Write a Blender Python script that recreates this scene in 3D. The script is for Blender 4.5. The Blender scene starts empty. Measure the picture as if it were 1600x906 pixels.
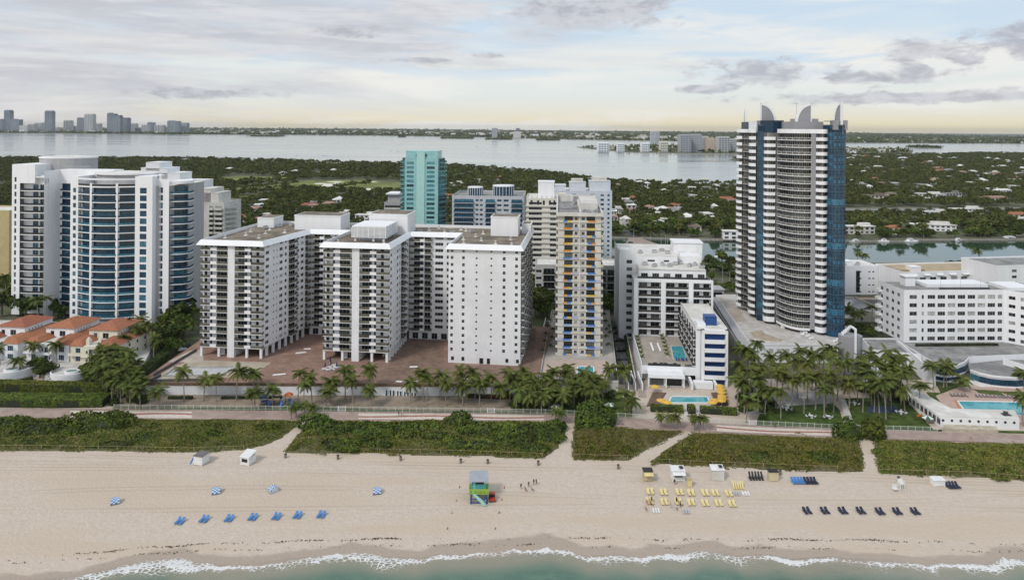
import bpy, math, random
import numpy as np
from mathutils import Vector, Matrix
random.seed(11)
RNG = np.random.default_rng(11)
scene = bpy.context.scene
COL = scene.collection
# ------------------------------------------------------------------ camera
F_PX, EYE_ROW, CAM_H, ROLL = 1066.67, 199.0, 100.0, math.radians(0.4)
cam_data = bpy.data.cameras.new('camera')
cam = bpy.data.objects.new('camera', cam_data)
COL.objects.link(cam)
cam.location = (0, 0, CAM_H)
cam.rotation_euler = (math.radians(90), -ROLL, 0)
cam_data.sensor_width = 36.0
cam_data.lens = 24.0
cam_data.shift_y = (EYE_ROW - 453.0) / 1600.0
cam_data.clip_start = 1.0
cam_data.clip_end = 80000.0
scene.camera = cam
# ------------------------------------------------------------------ light
SUN_EL, SUN_AZ = math.radians(44), math.radians(222)      # azimuth measured from +Y clockwise
sun_dir = Vector((math.sin(SUN_AZ) * math.cos(SUN_EL), math.cos(SUN_AZ) * math.cos(SUN_EL), math.sin(SUN_EL)))
sd = bpy.data.lights.new('sun', 'SUN')
sd.energy = 1.5
sd.angle = math.radians(12)
sd.color = (1.0, 0.95, 0.88)
sun = bpy.data.objects.new('sun', sd)
COL.objects.link(sun)
sun.rotation_euler = (-sun_dir).to_track_quat('-Z', 'Y').to_euler()
sun.location = (0, 0, 300)
scene.view_settings.view_transform = 'Standard'
scene.view_settings.look = 'None'
scene.view_settings.gamma = 1.0
scene.view_settings.use_curve_mapping = False
scene.view_settings.exposure = 0.3
scene.cycles.use_denoising = True
scene.cycles.max_bounces = 5
scene.cycles.diffuse_bounces = 2
scene.cycles.glossy_bounces = 2
scene.cycles.transmission_bounces = 2
scene.cycles.transparent_max_bounces = 4
scene.cycles.volume_bounces = 0
scene.cycles.caustics_reflective = False
scene.cycles.caustics_refractive = False
def nd(nt, kind, ins=None, **kw):
 n = nt.nodes.new(kind)
 for k, v in kw.items():
  setattr(n, k, v)
 for k, v in (ins or {}).items():
  if isinstance(v, bpy.types.NodeSocket):
   nt.links.new(v, n.inputs[k])
  else:
   n.inputs[k].default_value = v
 return n
def mth(nt, op, a, b=None, clamp=False):
 n = nt.nodes.new('ShaderNodeMath')
 n.operation = op
 n.use_clamp = clamp
 for i, v in enumerate((a, b)):
  if v is None:
   continue
  if isinstance(v, bpy.types.NodeSocket):
   nt.links.new(v, n.inputs[i])
  else:
   n.inputs[i].default_value = v
 return n.outputs[0]
def mapr(nt, v, a, b, c=0.0, d=1.0, smooth=True):
 n = nt.nodes.new('ShaderNodeMapRange')
 n.interpolation_type = 'SMOOTHSTEP' if smooth else 'LINEAR'
 nt.links.new(v, n.inputs[0])
 for i, x in enumerate((a, b, c, d)):
  n.inputs[i + 1].default_value = x
 return n.outputs[0]
def mixc(nt, fac, a, b, blend='MIX'):
 n = nt.nodes.new('ShaderNodeMix')
 n.data_type = 'RGBA'
 n.blend_type = blend
 for sock, v in ((n.inputs[0], fac), (n.inputs[6], a), (n.inputs[7], b)):
  if isinstance(v, bpy.types.NodeSocket):
   nt.links.new(v, sock)
  else:
   sock.default_value = v if not isinstance(v, tuple) or len(v) == 4 else (*v, 1.0)
 return n.outputs[2]
# ------------------------------------------------------------------ sky: daylight behind broken cloud
world = bpy.data.worlds.new('World')
scene.world = world
world.use_nodes = True
wt = world.node_tree
wt.nodes.clear()
SKY = 0.1
K = 1.0 / SKY / (2 ** 0.3)
def kc(r, g, b):
 return (r * K, g * K, b * K, 1.0)
tc = wt.nodes.new('ShaderNodeTexCoord')
dirv = tc.outputs['Generated']
sep = nd(wt, 'ShaderNodeSeparateXYZ', {0: dirv})
el = sep.outputs[2]
nish = nd(wt, 'ShaderNodeTexSky', sky_type='NISHITA', sun_disc=False, sun_elevation=SUN_EL, sun_rotation=SUN_AZ,
   altitude=50.0, air_density=1.0, dust_density=2.0, ozone_density=1.0)
def sky_noise(sx, sz, scale, detail, rough, off=(0, 0, 0), dist=0.0):
 mp = nd(wt, 'ShaderNodeMapping', {'Vector': dirv, 'Location': off, 'Scale': (sx, sx, sz)})
 n = nd(wt, 'ShaderNodeTexNoise', {'Vector': mp.outputs[0], 'Scale': scale, 'Detail': detail, 'Roughness': rough, 'Distortion': dist})
 return n.outputs[0]
blue = mixc(wt, 0.8, nish.outputs[0], kc(.60, .745, .885))
ramp = nd(wt, 'ShaderNodeValToRGB', {0: mapr(wt, el, 0.0, 0.25, 0.0, 1.0, False)})
ce = ramp.color_ramp.elements
ce[0].color, ce[1].color = (.74, .66, .44, 1), (.62, .70, .80, 1)
for pos, c in ((.04, (.82, .75, .56)), (.10, (.80, .79, .70)), (.18, (.76, .81, .79)), (.32, (.80, .84, .83)), (.42, (.82, .84, .825)), (.52, (.66, .77, .86)), (.62, (.60, .735, .86)), (.75, (.66, .75, .83))):
 ce.new(pos).color = (*c, 1)
base = nd(wt, 'ShaderNodeVectorMath', {0: ramp.outputs[0], 'Scale': K}, operation='SCALE').outputs[0]
up_f = mapr(wt, el, 0.10, 0.30)
col = mixc(wt, mth(wt, 'MULTIPLY', up_f, .5), base, blue)
# thin bright veils and blue gaps
n1 = sky_noise(1, 7.0, 2.4, 6, 0.58, (3.1, .4, .9), 0.4)
col = mixc(wt, mapr(wt, n1, 0.48, 0.64, 0, .8), col, kc(.88, .87, .84))
n1b = sky_noise(1, 8.0, 3.4, 5, 0.55, (9.1, 4.4, 2.9), 0.4)
gap = mth(wt, 'MULTIPLY', mapr(wt, n1b, 0.46, 0.60), mapr(wt, el, 0.05, 0.10, 0, .9))
col = mixc(wt, gap, col, kc(.60, .735, .865))
# soft grey-lavender cloud, more of it overhead and to the south
n2 = sky_noise(1, 7.5, 2.6, 7, 0.6, (7.4, 2.2, 5.3), 0.5)
n2b = sky_noise(1, 9.0, 9.0, 5, 0.6, (1.4, 6.2, 2.3), 0.2)
south = mapr(wt, sep.outputs[0], 0.30, -0.50, -0.08, 0.25, False)
rise = mapr(wt, el, 0.02, 0.20, -0.15, 0.09, False)
gsum = mth(wt, 'ADD', mth(wt, 'ADD', n2, south), rise)
gsum = mth(wt, 'ADD', gsum, mth(wt, 'MULTIPLY', mth(wt, 'SUBTRACT', n2b, 0.5), 0.30))
grey = mapr(wt, gsum, 0.46, 0.74)
gshade = mixc(wt, mapr(wt, n2b, 0.36, 0.66), kc(.55, .555, .61), kc(.72, .72, .745))
col = mixc(wt, mth(wt, 'MULTIPLY', grey, 0.85), col, gshade)
def puff(col, px, py, wpx, hpx, dark):
 x, z = (px - 800) / F_PX, (EYE_ROW - py + (px - 800) * 0.007) / F_PX
 v = Vector((x, 1.0, z)).normalized()
 s = nd(wt, 'ShaderNodeVectorMath', {0: dirv, 1: tuple(v)}, operation='SUBTRACT')
 m = nd(wt, 'ShaderNodeVectorMath', {0: s.outputs[0], 1: (F_PX / wpx, 0.6 * F_PX / wpx, F_PX / hpx)}, operation='MULTIPLY')
 ln = nd(wt, 'ShaderNodeVectorMath', {0: m.outputs[0]}, operation='LENGTH').outputs['Value']
 q = mth(wt, 'ADD', ln, PUFFN)
 f = mapr(wt, q, 1.25, 0.45)
 return mixc(wt, mth(wt, 'MULTIPLY', f, 0.80), col, dark)
PUFFN = mth(wt, 'MULTIPLY', mth(wt, 'SUBTRACT', sky_noise(1, 2.4, 24, 6, 0.65, (1, 2, 3), 0.4), 0.5), 3.4)
pshade = mixc(wt, mapr(wt, sky_noise(1, 2.6, 30, 4, 0.6, (4, 2, 1), 0.3), .38, .62), kc(.44, .45, .51), kc(.62, .63, .68))
for (px, py, w, h) in [(1190, 114, 84, 19), (1105, 140, 42, 7), (1340, 124, 46, 12), (1432, 118, 38, 13), (1440, 80, 46, 16), (1505, 94, 20, 7), (1590, 62, 46, 24), (1440, 152, 230, 9),
      (940, 18, 110, 24), (660, 95, 50, 5), (560, 50, 60, 9), (300, 145, 90, 8), (755, 88, 34, 4)]:
 col = puff(col, px, py, w, h, pshade)
bg = nd(wt, 'ShaderNodeBackground', {'Color': col, 'Strength': SKY})
wo = nd(wt, 'ShaderNodeOutputWorld', {'Surface': bg.outputs[0]})
# ------------------------------------------------------------------ survey helpers
CA, SA = math.cos(ROLL), math.sin(ROLL)
def gp(px, py, z=0.0):
 """ground position (X, Y) of a photo point known to lie at height z"""
 xc, yc = (px - 800) / F_PX, -(py - EYE_ROW) / F_PX
 X, Z = xc * CA - yc * SA, xc * SA + yc * CA
 t = (z - CAM_H) / Z
 return X * t, t
def zat(px, py, Y):
 xc, yc = (px - 800) / F_PX, -(py - EYE_ROW) / F_PX
 return CAM_H + Y * (xc * SA + yc * CA)
def xat(px, Y, z=0.0):
 return (px - 800) / F_PX * Y - (z - CAM_H) * SA
# ------------------------------------------------------------------ materials
def mat_new(name):
 m = bpy.data.materials.new(name)
 m.use_nodes = True
 nt = m.node_tree
 nt.nodes.clear()
 out = nt.nodes.new('ShaderNodeOutputMaterial')
 p = nt.nodes.new('ShaderNodeBsdfPrincipled')
 nt.links.new(p.outputs[0], out.inputs[0])
 return m, nt, p
def c4(c, k=1.0):
 return (min(c[0] * k, 1), min(c[1] * k, 1), min(c[2] * k, 1), 1.0)
MATS = {}
def M(name, c, rough=0.7, var=0.10, scale=0.6, metal=0.0, spec=0.4, streak=False, rnd=0.0, bump=0.0, c2=None, cs=0.12):
 """procedural surface: base colour, two scales of wear noise, optional rain streaks, per-object variation"""
 if name in MATS:
  return MATS[name]
 m, nt, p = mat_new(name)
 g = nt.nodes.new('ShaderNodeNewGeometry')
 mp = nd(nt, 'ShaderNodeMapping', {'Vector': g.outputs['Position'], 'Scale': (1, 1, 0.12 if streak else 1)})
 n1 = nd(nt, 'ShaderNodeTexNoise', {'Vector': mp.outputs[0], 'Scale': scale, 'Detail': 5, 'Roughness': 0.65})
 f = mapr(nt, n1.outputs[0], 0.3, 0.7)
 col = mixc(nt, f, c4(c, 1 - var), c4(c, 1 + var))
 if c2:
  n2 = nd(nt, 'ShaderNodeTexNoise', {'Vector': g.outputs['Position'], 'Scale': cs, 'Detail': 6, 'Roughness': 0.7})
  col = mixc(nt, mapr(nt, n2.outputs[0], 0.42, 0.62), col, c4(c2))
 if rnd:
  oi = nt.nodes.new('ShaderNodeObjectInfo')
  hs = nd(nt, 'ShaderNodeHueSaturation', {'Hue': mapr(nt, oi.outputs['Random'], 0, 1, 0.5 - rnd * .10, 0.5 + rnd * .10, False),
            'Value': mapr(nt, oi.outputs['Random'], 0, 1, 1 - rnd, 1 + rnd, False), 'Color': col})
  col = hs.outputs[0]
 nt.links.new(col, p.inputs['Base Color'])
 p.inputs['Roughness'].default_value = rough
 p.inputs['Metallic'].default_value = metal
 p.inputs['Specular IOR Level'].default_value = spec
 if bump:
  b = nd(nt, 'ShaderNodeBump', {'Height': n1.outputs[0], 'Strength': bump, 'Distance': 0.2})
  nt.links.new(b.outputs[0], p.inputs['Normal'])
 MATS[name] = m
 return m
def glass(name, dark, mid, pale, t1=0.6, t2=0.82, rough=0.06):
 """window glass: what is behind it (dark room, half-drawn or drawn blinds) differs per window"""
 m, nt, p = mat_new(name)
 oi = nt.nodes.new('ShaderNodeObjectInfo')
 r = nd(nt, 'ShaderNodeValToRGB', {0: oi.outputs['Random']})
 r.color_ramp.interpolation = 'CONSTANT'
 e = r.color_ramp.elements
 e[0].color = c4(dark)
 e[1].position = t1
 e[1].color = c4(mid)
 x = e.new(t2)
 x.color = c4(pale)
 g = nt.nodes.new('ShaderNodeNewGeometry')
 n1 = nd(nt, 'ShaderNodeTexNoise', {'Vector': g.outputs['Position'], 'Scale': 0.9, 'Detail': 3})
 col = mixc(nt, mapr(nt, n1.outputs[0], .35, .65), (0.75, 0.75, 0.75, 1), (1.3, 1.3, 1.3, 1))
 col = mixc(nt, 1.0, r.outputs[0], col, 'MULTIPLY')
 nt.links.new(col, p.inputs['Base Color'])
 p.inputs['Roughness'].default_value = rough
 p.inputs['Specular IOR Level'].default_value = 0.5
 MATS[name] = m
 return m
def leafmat(name, c, rnd=0.22, var=0.45, scale=0.35, yellow=0.0, dry=None):
 m, nt, p = mat_new(name)
 g = nt.nodes.new('ShaderNodeNewGeometry')
 n1 = nd(nt, 'ShaderNodeTexNoise', {'Vector': g.outputs['Position'], 'Scale': scale, 'Detail': 5, 'Roughness': 0.7})
 col = mixc(nt, mapr(nt, n1.outputs[0], 0.3, 0.7), c4(c, 1 - var), c4((c[0] * 1.15, c[1], c[2] * 0.9), 1 + var))
 n2 = nd(nt, 'ShaderNodeTexNoise', {'Vector': g.outputs['Position'], 'Scale': scale * 0.16, 'Detail': 3})
 col = mixc(nt, mapr(nt, n2.outputs[0], 0.5, 0.72, 0, 0.35 + yellow), col, c4((c[0] * 2.0, c[1] * 1.35, c[2] * 1.3)))
 if dry:
  n3 = nd(nt, 'ShaderNodeTexNoise', {'Vector': g.outputs['Position'], 'Scale': .33, 'Detail': 6, 'Roughness': .72})
  col = mixc(nt, mapr(nt, n3.outputs[0], 0.44, 0.64, 0, .8), col, c4(dry))
 oi = nt.nodes.new('ShaderNodeObjectInfo')
 hs = nd(nt, 'ShaderNodeHueSaturation', {'Hue': mapr(nt, oi.outputs['Random'], 0, 1, 0.478, 0.512, False),
           'Value': mapr(nt, oi.outputs['Random'], 0, 1, 1 - rnd, 1 + rnd, False), 'Color': col})
 nt.links.new(hs.outputs[0], p.inputs['Base Color'])
 p.inputs['Roughness'].default_value = 0.6
 p.inputs['Specular IOR Level'].default_value = 0.06
 MATS[name] = m
 return m
WHITE = M('white_stucco', (.79, .80, .83), var=.05, scale=.35, streak=True, c2=(.73, .735, .755), cs=.09)
WHITE2 = M('white_paint_fresh', (.82, .83, .855), var=.035, scale=.4, streak=True)
OFFW = M('offwhite_stucco', (.66, .645, .61), var=.10, scale=.4, streak=True, c2=(.56, .54, .50), cs=.1)
CREAM = M('cream_stucco', (.70, .66, .55), var=.08, scale=.4, streak=True)
GREYW = M('grey_wall', (.40, .40, .415), var=.10, scale=.4, streak=True)
BEIGEW = M('beige_wall', (.55, .50, .42), var=.1, scale=.4, streak=True)
CONC = M('concrete', (.42, .41, .39), var=.18, scale=.5, c2=(.32, .31, .29), cs=.15)
LCONC = M('light_concrete', (.60, .585, .56), var=.12, scale=.5, c2=(.48, .46, .43), cs=.13)
ROOFT = M('gravel_roof', (.245, .205, .155), var=.28, scale=.3, c2=(.12, .10, .08), cs=.13, rough=.9)
ROOFG = M('grey_roof', (.30, .295, .29), var=.2, scale=.3, c2=(.19, .19, .19), cs=.12, rough=.9)
ROOFW = M('white_roof', (.72, .71, .68), var=.08, scale=.3, c2=(.60, .58, .54), cs=.14, rough=.85)
TILE = M('terracotta', (.34, .125, .068), var=.28, scale=1.4, rough=.8, rnd=.10, c2=(.30, .12, .07), cs=.4)
DRAIL = M('dark_rail', (.060, .056, .052), var=.25, rough=.45, rnd=.25)
BRAIL = M('brown_rail', (.118, .11, .088), var=.25, rough=.5, rnd=.35)
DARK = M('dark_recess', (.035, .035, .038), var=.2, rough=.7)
FRAME = M('alu_frame', (.50, .51, .52), var=.05, rough=.4, metal=.3)
DFRAME = M('dark_frame', (.06, .065, .07), var=.1, rough=.4)
GLASS = glass('window_glass', (.014, .018, .021), (.09, .10, .105), (.40, .40, .39))
GLASSD = glass('dark_glass', (.012, .016, .020), (.03, .04, .045), (.12, .13, .13))
GLASSB = glass('blue_glass', (.012, .050, .095), (.022, .095, .15), (.05, .17, .23))
GLASST = glass('teal_glass', (.09, .27, .29), (.05, .17, .19), (.02, .05, .06), .45, .75)
KGLASS = [M('tower_glass_deep', (.006, .030, .065), rough=.05, spec=.5, var=.3, scale=.5), M('tower_glass_mid', (.012, .075, .145), rough=.05, var=.3, scale=.5),
   M('tower_glass_light', (.04, .18, .29), rough=.06, var=.25, scale=.5)]
WATERPOOL = M('pool_water', (.06, .36, .42), rough=.05, var=.15, scale=.5)
LEAF = leafmat('tree_leaf', (.066, .104, .025))
LEAFD = leafmat('dark_tree_leaf', (.042, .070, .020))
PALM = leafmat('palm_leaf', (.074, .104, .028), rnd=.3, yellow=.15)
HEDGE = leafmat('hedge_leaf', (.105, .160, .033), rnd=.12)
DUNEL = leafmat('dune_leaf', (.105, .140, .030), rnd=.1, scale=.5, yellow=.25, dry=(.22, .185, .072))
SHRUB = leafmat('seagrape_leaf', (.068, .110, .023), rnd=.18)
FARL = leafmat('far_leaf', (.060, .090, .026), rnd=.1, scale=.05)
BARK = M('bark', (.16, .135, .11), var=.25, scale=3)
PBARK = M('palm_bark', (.27, .24, .21), var=.25, scale=4)
SAND = None
# ------------------------------------------------------------------ mesh builder
class MB:
 def __init__(s):
  s.v, s.f, s.m = [], [], []
 def poly(s, pts, mi=0):
  i = len(s.v)
  s.v += [tuple(p) for p in pts]
  s.f.append(tuple(range(i, i + len(pts))))
  s.m.append(mi)
 def box(s, x0, x1, y0, y1, z0, z1, mi=0, top=None):
  i = len(s.v)
  s.v += [(x0, y0, z0), (x1, y0, z0), (x1, y1, z0), (x0, y1, z0), (x0, y0, z1), (x1, y0, z1), (x1, y1, z1), (x0, y1, z1)]
  s.f += [(i, i + 3, i + 2, i + 1), (i + 4, i + 5, i + 6, i + 7), (i, i + 1, i + 5, i + 4), (i + 1, i + 2, i + 6, i + 5), (i + 2, i + 3, i + 7, i + 6), (i + 3, i, i + 4, i + 7)]
  s.m += [mi, mi if top is None else top, mi, mi, mi, mi]
 def prism(s, pts, z0, z1, mi=0, top=None, bottom=False, sc=1.0):
  """pts counter-clockwise"""
  n, i = len(pts), len(s.v)
  cx, cy = sum(p[0] for p in pts) / n, sum(p[1] for p in pts) / n
  s.v += [(p[0], p[1], z0) for p in pts] + [(cx + (p[0] - cx) * sc, cy + (p[1] - cy) * sc, z1) for p in pts]
  for k in range(n):
   j = (k + 1) % n
   s.f.append((i + k, i + j, i + n + j, i + n + k))
   s.m.append(mi)
  s.f.append(tuple(range(i + n, i + 2 * n)))
  s.m.append(mi if top is None else top)
  if bottom:
   s.f.append(tuple(reversed(range(i, i + n))))
   s.m.append(mi)
 def tube(s, p0, p1, r0, r1, n=6, mi=0, cap=True):
  p0, p1 = Vector(p0), Vector(p1)
  d = (p1 - p0).normalized()
  a = d.orthogonal().normalized()
  b = d.cross(a)
  i = len(s.v)
  for p, r in ((p0, r0), (p1, r1)):
   for k in range(n):
    t = 2 * math.pi * k / n
    s.v.append(tuple(p + a * (r * math.cos(t)) + b * (r * math.sin(t))))
  for k in range(n):
   j = (k + 1) % n
   s.f.append((i + k, i + j, i + n + j, i + n + k))
   s.m.append(mi)
  if cap:
   s.f.append(tuple(range(i + n, i + 2 * n)))
   s.m.append(mi)
 def sphere(s, c, rx, ry, rz, n=8, k=5, mi=0, zmin=-1.0):
  i = len(s.v)
  for a in range(k + 1):
   ph = -math.pi / 2 + math.pi * a / k
   for b in range(n):
    t = 2 * math.pi * b / n
    s.v.append((c[0] + rx * math.cos(ph) * math.cos(t), c[1] + ry * math.cos(ph) * math.sin(t), c[2] + rz * max(math.sin(ph), zmin)))
  for a in range(k):
   for b in range(n):
    j = (b + 1) % n
    s.f.append((i + a * n + b, i + a * n + j, i + (a + 1) * n + j, i + (a + 1) * n + b))
    s.m.append(mi)
 def band(s, path, z0, z1, th, mi=0):
  """wall of thickness th along an open polyline; the outer face lies on the path, thickness to the left of travel"""
  n = len(path)
  nrm = []
  for k in range(n):
   a, b = path[max(k - 1, 0)], path[min(k + 1, n - 1)]
   dx, dy = b[0] - a[0], b[1] - a[1]
   l = math.hypot(dx, dy) or 1
   nrm.append((-dy / l, dx / l))
  i = len(s.v)
  for k in range(n):
   p, q = path[k], nrm[k]
   o = (p[0] + q[0] * th, p[1] + q[1] * th)
   s.v += [(p[0], p[1], z0), (p[0], p[1], z1), (o[0], o[1], z1), (o[0], o[1], z0)]
  for k in range(n - 1):
   a, b = i + 4 * k, i + 4 * k + 4
   s.f += [(a, b, b + 1, a + 1), (a + 1, b + 1, b + 2, a + 2), (a + 2, b + 2, b + 3, a + 3), (a + 3, b + 3, b, a)]
   s.m += [mi] * 4
  e = i + 4 * (n - 1)
  s.f += [(i, i + 1, i + 2, i + 3), (e + 3, e + 2, e + 1, e)]
  s.m += [mi, mi]
 def mesh(s, name, mats, smooth=False):
  me = bpy.data.meshes.new(name)
  me.from_pydata(s.v, [], s.f)
  for m in (mats if isinstance(mats, (list, tuple)) else [mats]):
   me.materials.append(m)
  if any(s.m):
   me.polygons.foreach_set('material_index', s.m)
  if smooth:
   me.polygons.foreach_set('use_smooth', [True] * len(s.f))
  me.update()
  return me
def link(name, me, parent=None, loc=(0, 0, 0), rz=0.0, sc=None):
 o = bpy.data.objects.new(name, me)
 COL.objects.link(o)
 o.location = loc
 if rz:
  o.rotation_euler = (0, 0, rz)
 if sc:
  o.scale = sc
 if parent:
  o.parent = parent
 return o
def tag(o, label=None, cat=None, group=None, kind=None):
 if label:
  o['label'] = label
 if cat:
  o['category'] = cat
 if group:
  o['group'] = group
 if kind:
  o['kind'] = kind
 return o
def thing(name, label, cat, loc=(0, 0, 0), rz=0.0, group=None):
 return tag(link(name, None, None, loc, rz), label, cat, group)
def copy_tree(o, parent=None):
 c = o.copy()
 COL.objects.link(c)
 c.parent = parent
 for ch in o.children:
  copy_tree(ch, c)
 return c
SHARED = {}
def shared(key, fn):
 if key not in SHARED:
  SHARED[key] = fn()
 return SHARED[key]
def np_mesh(name, verts, faces, mats, midx=None, smooth=False):
 """fast mesh from numpy arrays, all faces with the same number of corners"""
 me = bpy.data.meshes.new(name)
 k = faces.shape[1]
 me.vertices.add(len(verts))
 me.vertices.foreach_set('co', np.ascontiguousarray(verts, dtype=np.float32).ravel())
 me.loops.add(faces.size)
 me.loops.foreach_set('vertex_index', np.ascontiguousarray(faces, dtype=np.int32).ravel())
 me.polygons.add(len(faces))
 me.polygons.foreach_set('loop_start', np.arange(0, faces.size, k, dtype=np.int32))
 if smooth:
  me.polygons.foreach_set('use_smooth', np.ones(len(faces), dtype=bool))
 for m in (mats if isinstance(mats, (list, tuple)) else [mats]):
  me.materials.append(m)
 if midx is not None:
  me.polygons.foreach_set('material_index', np.ascontiguousarray(midx, dtype=np.int32))
 me.update(calc_edges=True)
 return me
def leaf_quads(pts, size, out=None, flat=0.0):
 """one bent leaf clump (two triangles) per point; out = preferred normals"""
 n = len(pts)
 nrm = RNG.normal(size=(n, 3))
 if out is not None:
  nrm = nrm * 0.55 + out
 nrm[:, 2] += flat
 nrm /= np.linalg.norm(nrm, axis=1)[:, None] + 1e-9
 a = np.cross(nrm, RNG.normal(size=(n, 3)))
 a /= np.linalg.norm(a, axis=1)[:, None] + 1e-9
 b = np.cross(nrm, a)
 s = (size * RNG.uniform(0.6, 1.35, n))[:, None]
 w = RNG.uniform(0.45, 0.9, n)[:, None]
 v = np.empty((n, 4, 3))
 v[:, 0] = pts - a * s
 v[:, 1] = pts - b * s * w - nrm * s * 0.2
 v[:, 2] = pts + a * s
 v[:, 3] = pts + b * s * w - nrm * s * 0.2
 f = np.arange(n * 4).reshape(n, 4)
 tri = np.concatenate([f[:, [0, 1, 2]], f[:, [0, 2, 3]]])
 return v.reshape(-1, 3), tri
def fnoise(x, y, seed=0, octaves=4, base=1.0):
 """cheap smooth 2-D noise from summed sines, about -1..1"""
 r = np.random.default_rng(seed)
 t = np.zeros_like(np.asarray(x, dtype=float))
 amp, fr, tot = 1.0, base, 0.0
 for _ in range(octaves):
  for _ in range(3):
   th, ph = r.uniform(0, 6.28, 2)
   t = t + amp / 3 * np.sin((x * math.cos(th) + y * math.sin(th)) * fr * r.uniform(.7, 1.4) + ph)
  tot += amp * 0.6
  amp *= 0.55
  fr *= 2.1
 return t / tot
def in_poly(x, y, poly):
 x, y = np.asarray(x, float), np.asarray(y, float)
 ins = np.zeros(x.shape, bool)
 n = len(poly)
 for i in range(n):
  (x0, y0), (x1, y1) = poly[i], poly[(i + 1) % n]
  c = ((y0 > y) != (y1 > y)) & (x < (x1 - x0) * (y - y0) / (y1 - y0 + 1e-12) + x0)
  ins ^= c
 return ins
def ccw(pts):
 a = sum(pts[i][0] * pts[(i + 1) % len(pts)][1] - pts[(i + 1) % len(pts)][0] * pts[i][1] for i in range(len(pts)))
 return pts if a > 0 else pts[::-1]
def slab_px(name, pxs, z, mat, th=0.3, side=None, kind='structure', parent=None):
 """flat sheet with a real edge, outline surveyed as photo points lying at height z"""
 mb = MB()
 mb.prism(ccw([gp(x, y, z) for x, y in pxs]), z - th, z, 1 if side else 0, 0)
 o = link(name, mb.mesh(name, [mat, side] if side else mat), parent)
 if kind and not parent:
  o['kind'] = kind
 return o
# ------------------------------------------------------------------ buildings: an Empty with wall, windows, balconies as parts
SUBS = {}         # mesh name -> (sub-part name, mesh): panes of windows, railings of balconies
class Bld:
 CAP = 290
 def __init__(s, name, label, cat, loc, rot=6.5, group=None):
  s.rz = -math.radians(rot)
  s.o = thing(name, label, cat, loc, s.rz, group)
  s.loc = loc
  s.cnt, s.rest = {}, {}
  s.wall = MB()
 def part(s, name, me, x=0, y=0, z=0, rz=0.0, label=None):
  s.cnt[name] = s.cnt.get(name, 0) + 1
  if s.cnt[name] > s.CAP:
   mx = Matrix.Translation((x, y, z)) @ Matrix.Rotation(rz, 4, 'Z')
   s.rest.setdefault(name, []).append((me, mx))
   if me.name in SUBS:
    s.rest[name].append((SUBS[me.name][1], mx))
   return None
  o = link(name, me, s.o, (x, y, z), rz)
  if me.name in SUBS:
   link(SUBS[me.name][0], SUBS[me.name][1], o)
  return o
 def finish(s, wallmats, name='wall'):
  if s.wall.v:
   link(name, s.wall.mesh(name, wallmats), s.o)
  for nm, lst in s.rest.items():
   mb, mats = MB(), []
   for me, mx in lst:
    rm = []
    for m in me.materials:
     if m not in mats:
      mats.append(m)
     rm.append(mats.index(m))
    i = len(mb.v)
    mb.v += [tuple(mx @ v.co) for v in me.vertices]
    for p in me.polygons:
     mb.f.append(tuple(i + k for k in p.vertices))
     mb.m.append(rm[p.material_index])
   o = link(nm + '_field', mb.mesh(nm + '_field', mats), s.o)
   o['kind'] = 'stuff'
 def loc2(s, px, py, z):
  """photo point at height z -> local u, v"""
  X, Y = gp(px, py, z)
  dx, dy = X - s.loc[0], Y - s.loc[1]
  c, n = math.cos(-s.rz), math.sin(-s.rz)
  return dx * c - dy * n, dx * n + dy * c
def win_mesh(w, h, nm=1, g=None, fr=None, bar=0.07, hb=False):
 g, fr = g or GLASS, fr or FRAME
 def mk():
  b, q = MB(), MB()
  q.poly([(0, 0.04, 0), (w, 0.04, 0), (w, 0.04, h), (0, 0.04, h)])
  for x in [0, w - bar] + [w * k / nm - bar / 2 for k in range(1, nm)]:
   b.box(x, x + bar, -0.03, 0.035, 0, h, 0)
  for z in [0, h - bar] + ([h * .5] if hb else []):
   b.box(bar, w - bar, -0.028, 0.034, z, z + bar, 0)
  me = b.mesh('window', fr)
  SUBS[me.name] = ('pane', q.mesh('pane', g))
  return me
 return shared(('win', round(w, 2), round(h, 2), nm, g.name, fr.name, hb), mk)
def balc_mesh(w, d, segs, h=1.0, slab=0.22, slabmat=None):
 """balcony: slab with a parapet in front of the wall line; segs = [(share, material)] along the front, ends follow the first/last"""
 sm = slabmat or WHITE
 def mk():
  b, r, mats = MB(), MB(), []
  b.box(0, w, -d, 0, -slab, 0, 0)
  x = 0.0
  for k, (sh, m) in enumerate(segs):
   if m not in mats:
    mats.append(m)
   mi = mats.index(m)
   r.box(x, x + sh * w, -d + .03, -d + .11, 0.0, h, mi)
   if k == 0:
    r.box(0.0, 0.08, -d + .11, 0, 0.0, h, mi)
   if k == len(segs) - 1:
    r.box(w - 0.08, w, -d + .11, 0, 0.0, h, mi)
   x += sh * w
  me = b.mesh('balcony', sm)
  SUBS[me.name] = ('railing', r.mesh('railing', mats))
  return me
 return shared(('balc', round(w, 2), round(d, 2), tuple((round(a, 2), m.name) for a, m in segs), h, slab, sm.name), mk)
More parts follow.
